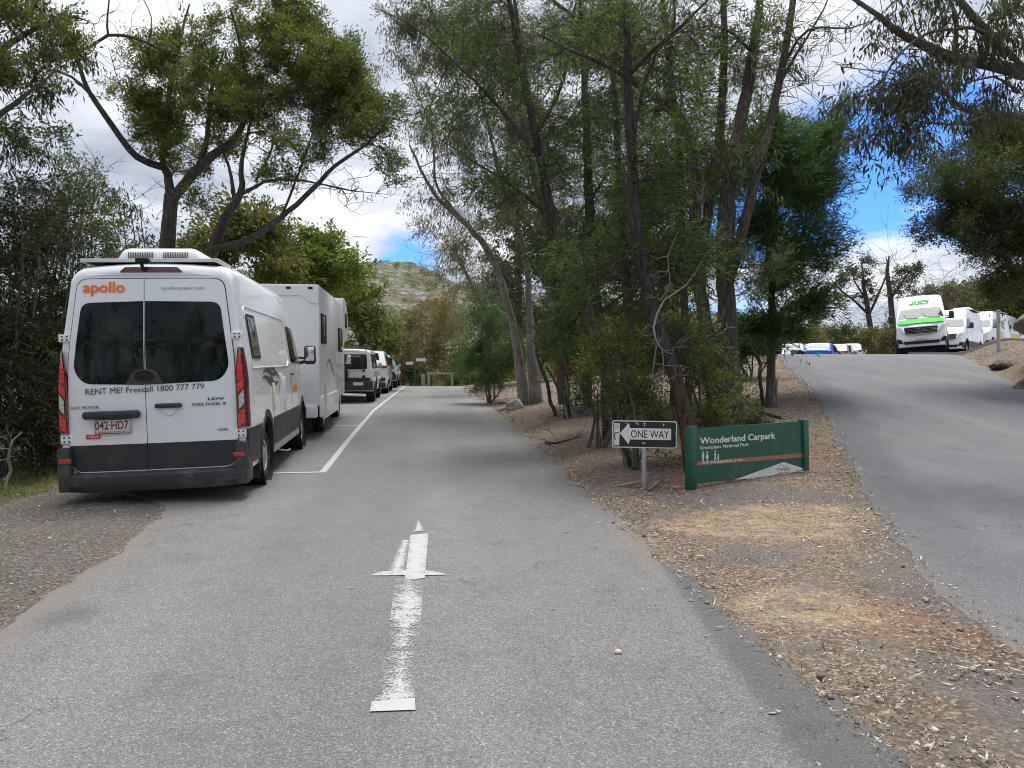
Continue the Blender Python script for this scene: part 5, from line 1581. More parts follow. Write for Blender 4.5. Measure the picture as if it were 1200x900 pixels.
    # dark gap behind the doors, seen as the shut line
    m = MB(); patch(m, roundpoly([(-.892, .35), (.892, .35), (.902, .8), (.883, 1.5), (.783, 2.408), (-.783, 2.408), (-.883, 1.5), (-.902, .8)], [.14, .14, .02, .1, .12, .12, .1, .02]), b.rear(.004), .003, 8, .08); m.build('door_gap', MAT['seam'], root)
    # rear bumper
    m = MB(); V = []; prof = [(.03, .36), (-.10, .355), (-.135, .33), (-.14, .24), (-.10, .17), (.06, .16)]
    xs = np.linspace(-1.0, 1.0, 30)
    for x in xs:
        cv = .16 * abs(x) ** 5
        for y, z in prof: V.append((x * (1.0 if z > .2 else .97), y + cv, z))
    Fc = []
    for i in range(len(xs) - 1):
        for q in range(len(prof) - 1):
            a = i * 6 + q; Fc.append((a, a + 6, a + 7, a + 1))
    Fc += [tuple(range(6)), tuple((len(xs) - 1) * 6 + k for k in range(6))[::-1]]
    m.add(V, Fc)
    bp = m.build('rear_bumper', MAT['dusty_plastic'], root)
    for sx in (-1, 1):
        m = MB(); m.box((sx * .935, .11, .40), (.13, .34, .44), .022); m.build('bumper_corner', MAT['dusty_plastic'], root)
        m = MB(); m.box((sx * .915, -.058 - .002, .49), (.13, .02, .05), .006); m.build('reflector', MAT['red_lamp'], root)
        m = MB(); m.box((sx * .86, .80, .24), (.24, .012, .26), .004); m.build('mud_flap', MAT['black_plastic'], root)
    # underside
    m = MB(); m.box((0, 2.9, .33), (1.5, 5.2, .14), .02); m.tube([(-.4, .1, .26), (-.4, 1.0, .26), (-.35, 2.5, .3)], .04); m.build('chassis', MAT['seam'], root)
    # high brake light
    m = MB(); patch(m, roundpoly([(-.34, 2.475), (.34, 2.475), (.28, 2.535), (-.28, 2.535)], .02), b.rear(.012), .03, 2, .05); m.build('high_brake_lamp', MAT['red_lamp_dark'], root)
    # windscreen, bonnet line, grille, lamps
    f = b.roof(.008)
    m = MB(); patch(m, roundpoly([(-.79, 4.64), (.79, 4.64), (.90, 5.10), (-.90, 5.10)], [.06, .06, .05, .05]), f, .015, 8, .1); m.build('windscreen', MAT['screen_glass'], root)
    MB().tube([f(-.75, 5.13, .01), f(-.2, 5.1, .015), f(-.1, 4.9, .012)], .01, 5).build('wiper', MAT['seam'], root); MB().tube([f(.1, 5.13, .01), f(.55, 5.1, .015), f(.65, 4.9, .012)], .01, 5).build('wiper', MAT['seam'], root)
    fr = b.front(.012)
    m = MB(); patch(m, roundpoly([(-.60, .80), (.60, .80), (.66, 1.06), (-.66, 1.06)], .05), fr, .05, 4, .1); gr = m.build('grille', MAT['seam'], root)
    m = MB()
    for z in (.84, .89, .94, .99, 1.04):
        m.tube([fr(x, z, .012) for x in np.linspace(-.60 - (z - .8) * .2, .60 + (z - .8) * .2, 14)], .011, 5)
    m.build('grille_bar', MAT['chrome'], gr)
    m = MB(); pts = [fr(x, z, .012) for x, z in densify(roundpoly([(-.61, .79), (.61, .79), (.67, 1.07), (-.67, 1.07)], .05), .08)]; m.tube(pts + [pts[0]], .014, 5, cap=False); m.build('grille_frame', MAT['chrome'], gr)
    m = MB(); m.lathe([(.001, .03), (.07, .03), (.075, .01)], 'Y', fr(0, .95, 0), 20); m.build('badge', MAT['black_plastic'], gr)
    for sx in (-1, 1):
        m = MB(); patch(m, roundpoly([(sx * .69, .86), (sx * .93, .98), (sx * .93, 1.10), (sx * .70, 1.05)], .04), fr, .05, 4, .05); m.build('headlamp', MAT['clear_lamp'], root)
        m = MB(); patch(m, roundpoly([(sx * .70, .44), (sx * .90, .46), (sx * .92, .66), (sx * .78, .60)], .03), fr, .05, 3, .05); m.build('fog_lamp_recess', MAT['seam'], root)
    m = MB(); patch(m, roundpoly([(-.66, .40), (.66, .40), (.70, .52), (-.70, .52)], .04), b.front(.014), .04, 3, .1); m.build('lower_intake', MAT['seam'], root)
    m = MB(); patch(m, [(-.19, .60), (.19, .60), (.19, .71), (-.19, .71)], b.front(.02), .02, 2, .1); m.build('number_plate', MAT['plate'], root)
    if roof_kit:
        m = MB()
        zt = 2.66
        if roof_kit in ('ac', 'both'):
            m.box((-.17, 1.45, zt + .11), (1.10, 1.0, .24), .06, taper=(.78, .84)); ac = m.build('air_conditioner', MAT['white_panel'], root)
            if hero:
                for cx in (-.38, .03):
                    m = MB(); V = []
                    for k in range(15):
                        x = cx - .14 + k * .02
                        m.box((x, .975, zt + .125), (.008, .012, .09), 0, Matrix.Rotation(R(-18), 4, 'X'))
                    m.build('vent_grille', MAT['grey_decal'], ac)
        if roof_kit in ('solar', 'both'):
            L0, L1, xa, xb = (.28, .95, -.79, .68) if hero else (.3, 2.8, -.9, .9)
            xm, ym, w2, l2 = (xa + xb) / 2, (L0 + L1) / 2, (xb - xa), (L1 - L0)
            m = MB(); m.box((xm, ym, zt - .03), (w2 - .05, l2 - .05, .03), .005); sp = m.build('solar_panel', MAT['seam'], root)
            m = MB(); m.box((xm, L0, zt - .03), (w2, .03, .04), .004); m.box((xm, L1, zt - .03), (w2, .03, .04), .004)
            m.box((xa, ym, zt - .03), (.03, l2, .045), .004); m.box((xb, ym, zt - .03), (.03, l2, .045), .004); m.build('panel_frame', MAT['frame_metal'], sp)
            for x in (xa + .2, xm, xb - .1):
                MB().box((x, ym, zt - .045), (.06, l2 * .9, .05), .005).build('panel_bracket', MAT['seam'], sp)
    return root, b


m_, nt_, out_ = nodes('blind'); n_n = N(nt_)
w_ = n_n.new('ShaderNodeTexWave'); n_n.link(n_n.co(), w_.inputs[0]); w_.inputs['Scale'].default_value = 9; w_.inputs['Distortion'].default_value = 3; w_.bands_direction = 'X'
n_n.bsdf(out_, n_n.mix(w_.outputs['Fac'], (.004, .008, .006), (.006, .012, .009)), .05, spec=.28)
MAT['blind'] = m_
MAT['red_bright'] = lampmat('red_bright', (.85, .012, .02))

# ---- the hero: white camper van at the left
hx, hy = -4.02, 8.05
van, vb = camper_van('white hire camper van at the left, orange lettering on its rear doors', (hx, hy, .045), (R(1.9), R(-1.7), R(9.4)), hero=True, roof_kit='both')


def on_rear(off=.024, x0=0, z0=0, tilt=0):
    f = vb.rear(off)
    return lambda a, c: f(x0 + a, z0 + c + a * tilt, 0)


def on_side(b, y0, z0, off=.012, sgn=1):
    f = b.side(sgn, off)
    return lambda a, c: f(y0 + a, z0 + c, 0)


rd = [c for c in van.children if c.name.startswith('rear_door')]
m = MB(); text_on(m, 'apollo', .115, on_rear(.024, -.715, 2.25), width=.44, bold=.022); m.build('lettering', MAT['orange_decal'], van)
m = MB(); text_on(m, 'apollocamper.com', .035, on_rear(.024, .11, 2.275), width=.46, bold=.0); m.build('lettering', MAT['pale_decal'], van)
m = MB(); text_on(m, 'RENT ME! Freecall 1800 777 779', .055, on_rear(.024, -.70, 1.12, .02), width=1.25, bold=0); m.build('lettering', MAT['letter_dark'], van)
m = MB(); text_on(m, 'SAIC MOTOR', .028, on_rear(.024, -.865, .985), width=.30, bold=0); m.build('lettering', MAT['letter_dark'], van)
m = MB(); text_on(m, 'LDV', .024, on_rear(.024, .585, 1.035), width=.18, bold=.03); text_on(m, 'DELIVER 9', .024, on_rear(.024, .42, .985), width=.36, bold=.02); m.build('lettering', MAT['grey_decal'], van)
m = MB(); text_on(m, 'DIESEL', .020, on_rear(.024, .68, .735), width=.12, bold=.02); m.build('lettering', MAT['grey_decal'], van)
m = MB(); m.box((-.42, -.055, .925), (.60, .075, .075), .03); gh = m.build('plate_garnish', MAT['black_plastic'], van)
m = MB(); m.box((-.42, -.03, .815), (.372, .014, .135), .006); pl = m.build('number_plate', MAT['plate'], van)
pf = lambda a, c: (-.60 + a, -.0385, .79 + c)
m = MB(); text_on(m, '042·HD7', .075, pf, width=.345, bold=.015); text_on(m, 'QUEENSLAND - SUNSHINE STATE', .012, lambda a, c: (-.57 + a, -.0385, .757 + c), width=.30)
pts = [(-.603, -.0385, .75), (-.237, -.0385, .75), (-.237, -.0385, .88), (-.603, -.0385, .88)]; m.tube(pts + [pts[0]], .003, 4); m.build('plate_number', MAT['plate_ink'], pl)
m = MB(); patch(m, [(-.715, .70), (-.565, .70), (-.565, .742), (-.715, .742)], vb.rear(.022), .004, 1, .1); st_ = m.build('sticker', MAT['red_decal'], van)
m = MB(); text_on(m, '+ALDE', .022, on_rear(.026, -.70, .712), width=.12, bold=.01); m.build('sticker_text', MAT['sign_white'], st_)
m = MB(); m.box((.17, -.035, .995), (.29, .05, .045), .02); m.build('rear_door_handle', MAT['black_plastic'], van)
m = MB(); m.lathe([(.075, .0), (.07, -.006), (.001, -.01)], 'Y', (.17, -.012, .97), 20); m.build('handle_cup', MAT['white_panel'], van)
# reversing camera pod between the windows
m = MB(); patch(m, [(a + XC, c) for a, c in roundpoly([(-.20, 1.21), (.20, 1.21), (.13, 1.345), (.07, 1.375), (-.07, 1.375), (-.13, 1.345)], .03)], vb.rear(.03), .02, 3, .05); pod = m.build('camera_pod', MAT['dusty_plastic'], van)
m = MB(); m.lathe([(.105, 0), (.095, -.02), (.07, -.012), (.03, -.02), (.001, -.022)], 'Y', vb.rear(.03)(XC, 1.30, 0), 28)
for i, v in enumerate(m.v): m.v[i] = (v[0], v[1], 1.30 + (v[2] - 1.30) * .62)
m.build('camera_lens', MAT['seam'], pod)
# side window, right and left
for sg in (1, -1):
    m = MB(); patch(m, roundpoly([(.50, 1.47), (1.06, 1.47), (1.04, 2.02), (.50, 2.02)], .06), vb.side(sg, .012), .03, 3, .1); wf = m.build('side_window', MAT['black_plastic'], van)
    m = MB(); patch(m, roundpoly([(.54, 1.51), (1.02, 1.51), (1.0, 1.98), (.54, 1.98)], .04), vb.side(sg, .017), .01, 4, .1); m.build('window_glass', MAT['dark_glass'], wf)
    m = MB(); m.box((sg * (vb.hw(.7, 1.75) + .019), .80, 1.745), (.004, .02, .46), 0); m.build('window_bar', MAT['black_plastic'], wf)
# swoosh decal on the side: two wavy ribbons crossing
def ribbon(m, cy, cz, pts, w, f):
    P0, r0 = spline([np.array((a, c, 0)) for a, c in pts], [1] * len(pts), .03)
    V = []
    for i, (p, _) in enumerate(zip(P0, r0)):
        t = i / (len(P0) - 1); ww = w * math.sin(math.pi * min(1, t * 1.0 + .0)) + .002
        V += [f(cy + p[0], cz + p[1] - ww / 2, 0), f(cy + p[0], cz + p[1] + ww / 2, 0)]
    m.add(V, [(2 * i, 2 * i + 1, 2 * i + 3, 2 * i + 2) for i in range(len(P0) - 1)])
sf = vb.side(1, .0065); m = MB()
ribbon(m, 1.6, 1.25, [(-.55, .02), (-.3, .07), (0, .05), (.3, .0), (.62, .02)], .06, sf)
ribbon(m, 1.6, 1.25, [(-.62, -.03), (-.35, -.02), (-.1, -.06), (.25, -.12), (.7, -.10)], .075, sf)
ribbon(m, 1.6, 1.25, [(-.1, .08), (.0, .03), (.08, -.04), (.3, -.10)], .05, vb.side(1, .0075))
ribbon(m, 1.6, 1.25, [(.02, .085), (.3, .08), (.5, .02), (.85, -.08)], .05, vb.side(1, .0075)); m.build('swoosh_decal', MAT['grey_decal'], van)
m = MB(); text_on(m, 'apollo', .10, lambda a, c: vb.side(1, .0065)(3.75 + a, .98 + c, 0), width=.5, bold=.04); m.build('lettering', MAT['orange_decal'], van)
# service hatches low on the side
m = MB(); m.box((vb.hw(1.75, 1.05) + .006, 1.78, .98), (.03, .16, .33), .012); ht = m.build('service_hatch', MAT['cream_plastic'], van)
m = MB(); m.box((vb.hw(1.75, 1.05) + .022, 1.78, .98), (.01, .10, .26), .004); m.build('hatch_lid', MAT['white_panel'], ht)
m = MB(); m.box((vb.hw(2.6, 1.05) + .006, 2.72, .97), (.03, .30, .48), .02); ht = m.build('service_hatch', MAT['white_panel'], van)
m = MB(); m.box((vb.hw(2.6, 1.05) + .022, 2.72, .97), (.01, .24, .42), .004); m.build('hatch_lid', MAT['white_paint'], ht)
m = MB(); m.box((vb.hw(2.5, 1.18) + .006, 2.45, 1.19), (.03, .14, .12), .01); m.build('fuel_flap', MAT['white_panel'], van)
m = MB(); m.tube([(.93, 2.4, .27), (1.05, 2.6, .22), (1.05, 2.95, .20)], .012, 6); m.build('exhaust_pipe', MAT['galvanised'], van)
m = MB(); m.tube([(0, -.0 + .13, 2.60), (0, .05, 2.56), (0, .10, 2.5)], .02, 6); m.box((0, .10, 2.60), (.14, .12, .06), .02); m.v = [(x + XC, y, z) for x, y, z in m.v]; m.build('roof_camera', MAT['seam'], van)
lift_body(van)


# ---- motorhome behind it
def motorhome(label, loc, rot):
    root = empty('motorhome', loc, rot); tag(root, label, 'motorhome')
    W, Ht = 2.30, 3.18
    m = MB(); m.box((0, 2.75, 1.92), (W, 5.5, 2.48), .05); body = m.build('house_body', MAT['white_panel'], root)
    m = MB(); m.box((0, .035, Ht - .16), (W * .94, .12, .12), .03)
    m.prism([(-1.13, 2.78), (-.98, 2.78), (-.80, 2.93), (.80, 2.93), (.98, 2.78), (1.13, 2.78), (1.13, 3.12), (-1.13, 3.12)], .05, Matrix.Translation((0, -.03, 0)) @ Matrix.Rotation(R(90), 4, 'X') @ Matrix.Translation((0, 0, -.05)))
    m.build('rear_cap', MAT['white_panel'], root)
    # over-cab pod with rounded top
    pod = [(5.3, 2.15), (5.6, 2.12), (6.25, 2.2), (6.75, 2.35), (6.82, 2.6), (6.6, 3.0), (6.2, 3.24), (5.75, 3.34), (5.3, 3.34)]
    m = MB(); m.prism(roundpoly(pod, [0, .05, .1, .15, .15, .3, .3, .2, .02]), W, Matrix(((0, 0, 1, -W / 2), (1, 0, 0, 0), (0, 1, 0, 0), (0, 0, 0, 1))))
    m.build('cab_pod', MAT['white_panel'], root, 40)
    for sx in (1, -1):
        m = MB(); m.box((sx * W / 2, 2.0, .62), (.05, 3.0, .5), .02); m.box((sx * W / 2, .42, .66), (.05, .78, .42), .02); m.build('side_skirt', MAT['white_panel'], root)
        m = MB(); m.box((sx * (W / 2 + .006), 6.05, 2.75), (.02, .55, .42), .008); m.build('pod_window', MAT['dark_glass'], root)
        for y, z, w, h in ((.62, 2.28, .85, .62), (4.25, 2.15, .95, .62)):
            m = MB(); m.box((sx * (W / 2 + .008), y, z), (.03, w, h), .012); wf = m.build('window', MAT['seam'], root)
            m = MB(); m.box((sx * (W / 2 + .024), y, z), (.01, w - .1, h - .1), .004); m.build('window_glass', MAT['window_curtain'], wf)
        wheel(root, sx * 1.05, 1.55, .36, .36, .24, 'hub'); wheel(root, sx * .98, 5.6, .36, .36, .24, 'hub')
        MB().box((sx * (W / 2 + .012), 3.75, 1.05), (.02, .32, .55), .01).build('service_hatch', MAT['white_paint'], root); MB().box((sx * (W / 2 + .012), .8, .98), (.02, .22, .42), .008).build('service_hatch', MAT['white_paint'], root)
        m = MB(); m.box((sx * (W / 2 + .025), .80, .98), (.01, .14, .34), .004); m.build('hatch_lid', MAT['cream_plastic'], root)
        f = lambda y, z, o, sx=sx: (sx * (W / 2 + .005 + o), y, z)
        m = MB(); ribbon(m, 1.9, 1.5, [(-.9, -.2), (-.5, .06), (-.1, .12), (.4, -.1), (.9, -.30)], .06, f)
        ribbon(m, 1.9, 1.5, [(-.1, .75), (.15, .5), (.35, .2), (.5, -.15)], .035, f); m.build('swoosh_decal', MAT['grey_decal'], root)
    # cab
    b = Body(1.9, 2.0, [(0, 2.3), (.25, 2.28), (.5, 2.1), (1.05, 1.42), (1.6, 1.2), (1.9, .95)], VAN_SIDE, .35, [(0, 1), (1.2, .98), (1.9, .88)], r=.12)
    cm = b.mesh(np.linspace(0, 1.9, 24)); cm.v = [(x, y + 5.2, z) for x, y, z in cm.v]; cm.build('cab', MAT['white_paint'], root)
    for sx in (1, -1):
        m = MB(); m.box((sx * .99, 5.9, 1.75), (.012, .7, .5), .004); m.build('cab_window', MAT['dark_glass'], root)
        mirror(root, sx * 1.0, 6.15, 1.6)
        m = MB(); m.box((sx * .74, -.09, .62), (.3, .03, .12), .01); m.build('tail_lamp', MAT['red_lamp'], root)
    m = MB(); m.box((0, .0, .58), (2.2, .16, .28), .05); m.build('rear_bumper', MAT['white_panel'], root)
    m = MB(); m.box((0, -.03, 1.9), (1.1, .02, .6), .01); m.build('rear_window', MAT['dark_glass'], root)
    for x in (.98, .55): MB().box((x, -.04, 3.08), (.09, .02, .045), .005).build('marker_lamp', MAT['seam'], root)
    m = MB(); m.box((0, 3, .45), (1.6, 5, .3), .02); m.build('chassis', MAT['seam'], root)
    m = MB(); m.box((0, 3.0, 3.22), (.8, 1.0, .16), .05, taper=(.85, .85)); m.build('air_conditioner', MAT['white_panel'], root)
    return root


MAT['window_curtain'] = glassmat('window_curtain', (.035, .04, .03), .08)
gx = lambda y: (y, Hs(0, y))
mx_, my_ = -5.05, 14.35
motorhome('tall white motorhome parked directly ahead of the front camper van', (mx_, my_, Hs(-4.5, 16) - .07), (R(1.9), R(-.3), R(8.2)))


# ---- four wheel drives ahead
def wagon(label, loc, rot, L=4.7, W=1.88, Hh=1.9, spare=False, rack=False, paint='white_paint', flares=True, lamp_low=True, boxy=True, cat='four wheel drive', name='four_wheel_drive', group=None):
    root = empty(name, loc, rot); tag(root, label, cat, group)
    if boxy:
        top = [(0, Hh - .06), (.08, Hh - .01), (.3, Hh), (2.6, Hh), (2.75, Hh - .05), (3.15, 1.28 * Hh / 1.9), (3.3, 1.18 * Hh / 1.9), (L - .15, 1.1 * Hh / 1.9), (L, .95 * Hh / 1.9)]
        side = [(.3, .97), (.6, 1), (1.05, 1), (1.2, .97), (Hh, .86)]
        rear = [(.3, 0), (1.1, 0), (Hh, .08)]
    else:
        top = [(0, Hh * .66), (.12, Hh * .74), (.45, Hh * .96), (.9, Hh), (2.2, Hh), (2.6, Hh * .95), (3.35, Hh * .64), (3.6, Hh * .6), (L - .35, Hh * .53), (L, Hh * .4)]
        side = [(.2, .94), (.5, 1), (.6 * Hh, .98), (.75 * Hh, .9), (Hh, .76)]
        rear = [(.2, 0), (.6 * Hh, .0), (Hh, .45)]
    wb = (.95, L - .95) if boxy else (.85, L - .85)
    wr = .39 if boxy else .32
    b = Body(L, W, top, side, .38 if boxy else .22, [(0, .97), (.4, 1), (L - .8, 1), (L, .88)], r=.10, crown=.02, rear=rear if boxy else None)
    body = b.mesh(np.linspace(.04, L - .04, 60)).build('body', MAT[paint], root, 35)
    wells = [(sx * W / 2, y, wr, wr + .07) for sx in (1, -1) for y in wb]
    cut_wells(body, wells, .3); liners(root, wells, .3)
    for sx in (1, -1):
        for y in wb:
            wheel(root, sx * (W / 2 + (.02 if flares else -.03)), y, wr, wr, .25, 'alloy', 'seam' if boxy else 'alloy')
            if flares: arch_trim(b, root, sx, y, wr, wr + .06, 'black_plastic', .08, proud=.05)
        f = b.side(sx, .006)
        m = MB()
        if boxy:
            for y0, y1 in ((.25, 1.0), (1.1, 1.85)):
                q = MB(); patch(q, roundpoly([(y0, 1.22), (y1, 1.22), (y1, Hh - .17), (y0, Hh - .17)], .05), f, .01, 3, .1); q.build('side_window', MAT['dark_glass'], root)
            patch(m, roundpoly([(1.95, 1.22), (2.68, 1.22), (2.68, Hh - .17), (1.95, Hh - .17)], .05), f, .01, 3, .1)
        else:
            patch(m, roundpoly([(.75, .63 * Hh), (3.2, .63 * Hh), (2.45, .9 * Hh), (1.1, .92 * Hh)], .06), f, .01, 4, .1)
        m.build('side_window', MAT['dark_glass'], root)
        m = MB()
        zz = Hh * .56
        for y in (1.25, 2.1): MB().box((sx * (b.hw(y, zz) + .01), y, zz), (.025, .18, .03), .008).build('door_handle', MAT['black_plastic'], root)
        mirror(root, sx * (W / 2 - .06), (2.95 if boxy else 2.9), Hh * (.68 if boxy else .64), .62)
        if boxy:
            m = MB(); m.box((sx * (W / 2 - .14), -.02, .62), (.26, .05, .13), .01); m.build('tail_lamp', MAT['red_lamp'], root)
        else:
            m = MB(); m.box((sx * (W / 2 - .14), .055, Hh * .62), (.26, .16, .14), .03); m.build('tail_lamp', MAT['red_lamp'], root)
        m = MB(); m.box((sx * (W / 2 - .18), L - .1, Hh * .42), (.28, .16, .14), .04); m.build('headlamp', MAT['clear_lamp'], root)
    if boxy:
        m = MB(); patch(m, roundpoly([(-.72, 1.2), (.72, 1.2), (.70, Hh - .18), (-.70, Hh - .18)], .06), b.rear(.008), .01, 4, .1); m.build('rear_window', MAT['dark_glass'], root)
        m = MB(); patch(m, roundpoly([(-.73, 1.30), (.73, 1.30), (.66, 1.30), (-.66, 1.30)], 0), b.rear(.004), .01, 1, .1)
        m = MB(); m.box((0, -.06, .60), (W * 1.0, .18, .36), .03); m.build('rear_bumper', MAT['black_plastic'], root)
        m = MB(); m.box((.42, -.15, .66), (.36, .01, .11), .002); m.build('number_plate', MAT['plate'], root)
        m = MB(); patch(m, roundpoly([(-.66, 3.02 - .16), (.66, 3.02 - .16), (.70, 3.12), (-.70, 3.12)], .03), b.roof(.01), .01, 3, .1); m.build('windscreen', MAT['screen_glass'], root)
        MB().box((.60, -.012, 1.14), (.09, .04, .07), .01).build('door_latch', MAT['seam'], root); MB().box((.60, -.012, .92), (.10, .03, .09), .01).build('door_hinge', MAT['seam'], root)
    else:
        m = MB(); patch(m, roundpoly([(-.58, .17), (.58, .17), (.50, .42), (-.50, .42)], .04), b.roof(.008), .01, 4, .08); m.build('rear_window', MAT['dark_glass'], root)
        m = MB(); patch(m, roundpoly([(-.58, 2.68), (.58, 2.68), (.66, 3.3), (-.66, 3.3)], .06), b.roof(.008), .01, 4, .1); m.build('windscreen', MAT['screen_glass'], root)
        m = MB(); m.box((0, -.02, .36), (W * .93, .12, .24), .05); m.build('rear_bumper', MAT['black_plastic' if flares else paint], root)
        m = MB(); m.box((0, -.012, Hh * .5), (.4, .02, .11), .004); m.build('number_plate', MAT['plate'], root)
    m = MB(); m.box((0, L - .02, Hh * .40), (W * .55, .06, .22), .02); m.build('grille', MAT['seam'], root)
    m = MB(); m.box((0, L, .38), (W * .9, .16, .22), .06); m.build('front_bumper', MAT['black_plastic' if boxy else paint], root)
    m = MB(); m.box((0, L / 2, .36 if boxy else .26), (W * .7, L * .85, .12), .02); m.build('chassis', MAT['seam'], root)
    if flares:
        m = MB(); m.box((0, -.012, .80 if boxy else .62), (W * .9, .03, .16), .01); m.build('lower_trim', MAT['black_plastic'], root)
    if spare:
        m = MB(); m.lathe([(.001, -.26), (.24, -.26), (.27, -.28), (.37, -.26), (.385, -.18), (.37, -.06), (.2, -.05)], 'Y', (-.32, 0, 1.02), 32); m.build('spare_wheel', MAT['tyre'], root)
        MB().box((.30, -.14, 1.45), (.42, .22, .44), .08).build('gear_bag', MAT['seam'], root)
    if rack:
        m = MB()
        z = Hh + .08
        for x in (-.68, .68): m.box((x, 1.35, z), (.05, 2.6, .05), .01)
        for y in np.linspace(.1, 2.6, 8): m.box((0, y, z + .005), (1.36, .07, .025), .004)
        for y in (.3, 1.3, 2.3):
            for x in (-.68, .68): m.box((x, y, z - .05), (.03, .05, .1), .004)
        m.build('roof_rack', MAT['black_plastic'], root)
    return root, b


wagon('boxy white four wheel drive with black roof rack and spare wheel, just past the motorhome', (-6.02, 25.9, Hs(-5, 28) - .02), (R(1.8), 0, R(7)), L=4.9, W=1.88, Hh=1.92, spare=True, rack=True)
wagon('white four wheel drive with rounded roof and red tail lamps, parked beyond the boxy one', (-6.72, 32.8, Hs(-5.5, 35) - .02), (R(1.8), 0, R(6.5)), L=4.8, W=1.9, Hh=1.95, boxy=False)
wagon('furthest white wagon in the left row, mostly hidden behind the two ahead of it', (-7.35, 39.3, Hs(-6.5, 41) - .02), (R(1.4), 0, R(6)), L=4.8, W=1.86, Hh=1.8, boxy=True)

# ---- upper carpark on the right
def face_to(x, y, tx, ty):
    """rotation about Z so that +Y of the vehicle points from (x, y) to (tx, ty)"""
    return math.atan2(-(tx - x), ty - y)


def van_front(label, u, vtop, d, heading, roll=0, kit=None, pitch=0, s=1.0, ht=2.62):
    """front face centre seen at u; heading: yaw in degrees; origin is the rear, so step back by the length"""
    c = P(u, vtop, d)
    a = R(heading)
    dirv = Vector((-math.sin(a), math.cos(a), 0))
    o = Vector((c.x, c.y, 0)) - dirv * 5.94
    z = c.z - ht - .1
    return camper_van(label, (o.x, o.y, z), (R(pitch), R(roll), a), roof_kit=kit)


jv, jb = van_front('white camper van with green bonnet band facing the viewer on the upper carpark', 1081, 341.5, 31.2, 149, roll=3.4)
jf = jb.roof(.010)
m = MB(); patch(m, roundpoly([(-.93, 5.13), (.93, 5.13), (.90, 5.56), (.62, 5.68), (-.62, 5.68), (-.90, 5.56)], [.02, .02, .1, .1, .1, .1]), jf, .006, 8, .08); m.build('bonnet_band', MAT['green_decal'], jv)


def jtext(a, c):
    y = float(np.interp(c, [0, .2], [4.50, 4.34])); return jf(-a, y, .012)
m = MB(); text_on(m, 'UCY', .17, lambda a, c: jtext(a - .20, c), width=.60, bold=.05)
m.add([jtext(a, c) for a, c in [(-.30, .17), (-.24, .17), (-.24, .05), (-.27, .01), (-.33, 0), (-.39, .01), (-.42, .05), (-.42, .065), (-.365, .065), (-.35, .04), (-.32, .04), (-.30, .06)]], [(0, 1, 2, 3, 4, 10, 11), (4, 5, 6, 7, 8, 9, 10)]); m.build('lettering', MAT['green_decal'], jv)
lift_body(jv)

v2, b2 = van_front('white high-roof camper van with side windows, right behind the green-banded van', 1106, 357, 41, 137, roll=1.5, kit='both', ht=2.8)
lift_body(v2)
v3, b3 = van_front('white camper van with a yellow panel behind its doors, third in the upper row', 1139, 362, 47, 134, roll=1.2, kit='solar', ht=2.7)
for sx in (1, -1):
    m = MB(); patch(m, roundpoly([(1.9, .76), (3.4, .76), (3.4, 1.28), (1.9, 1.18)], .05), b3.side(sx, .006), .004, 3, .1); m.build('yellow_panel', MAT['yellow_decal'], v3)
    m = MB(); patch(m, roundpoly([(1.6, 1.45), (2.4, 1.45), (2.4, 2.0), (1.6, 2.0)], .05), b3.side(sx, .008), .004, 3, .1); m.build('side_window', MAT['dark_glass'], v3)
lift_body(v3)
v4, b4 = van_front('furthest white camper van in the upper row, with a yellow stripe', 1158, 365, 55, 134, roll=1.2, ht=2.8)
for sx in (1, -1):
    m = MB(); patch(m, roundpoly([(.3, .76), (3.4, .76), (3.4, 1.15), (.3, 1.15)], .05), b4.side(sx, .006), .004, 3, .1); m.build('yellow_panel', MAT['yellow_decal'], v4)
    m = MB(); patch(m, roundpoly([(.9, 1.45), (2.0, 1.45), (2.0, 2.05), (.9, 2.05)], .05), b4.side(sx, .008), .004, 3, .1); m.build('side_window', MAT['dark_glass'], v4)
lift_body(v4)


def car_at(label, u, vtop, d, yaw, paint, Hh=1.48, L=4.2, **k):
    c = P(u, vtop, d); a = R(yaw)
    dv = Vector((-math.sin(a), math.cos(a), 0)); o = Vector((c.x, c.y, 0)) - dv * L * .4
    return wagon(label, (o.x, o.y, c.z - Hh), (0, 0, a), L=L, W=1.76, Hh=Hh, boxy=False, flares=False, paint=paint, cat='car', name='parked_car', **k)


car_at('white hatchback, the larger pale one left of the blue car on the upper carpark', 934, 403.5, 44.5, -38, 'white_paint')
car_at('bright blue hatchback on the upper carpark', 962, 402.8, 43.5, -32, 'blue_paint')
car_at('silver hatchback just right of the blue car', 983, 404.0, 49.5, -34, 'silver_paint')
car_at('pale hatchback at the right end of the row of low cars', 997, 403.5, 52.5, -30, 'white_panel')
car_at('low white car at the left end of the row of low cars', 920, 408.5, 42.5, -50, 'white_paint', Hh=1.35)
wagon('white wagon parked in shade behind the massive stringybark', (P(888, 400, 33).x, 33, P(888, 372, 33).z - 1.95), (0, 0, R(-22)), Hh=1.95, boxy=True, rack=True)
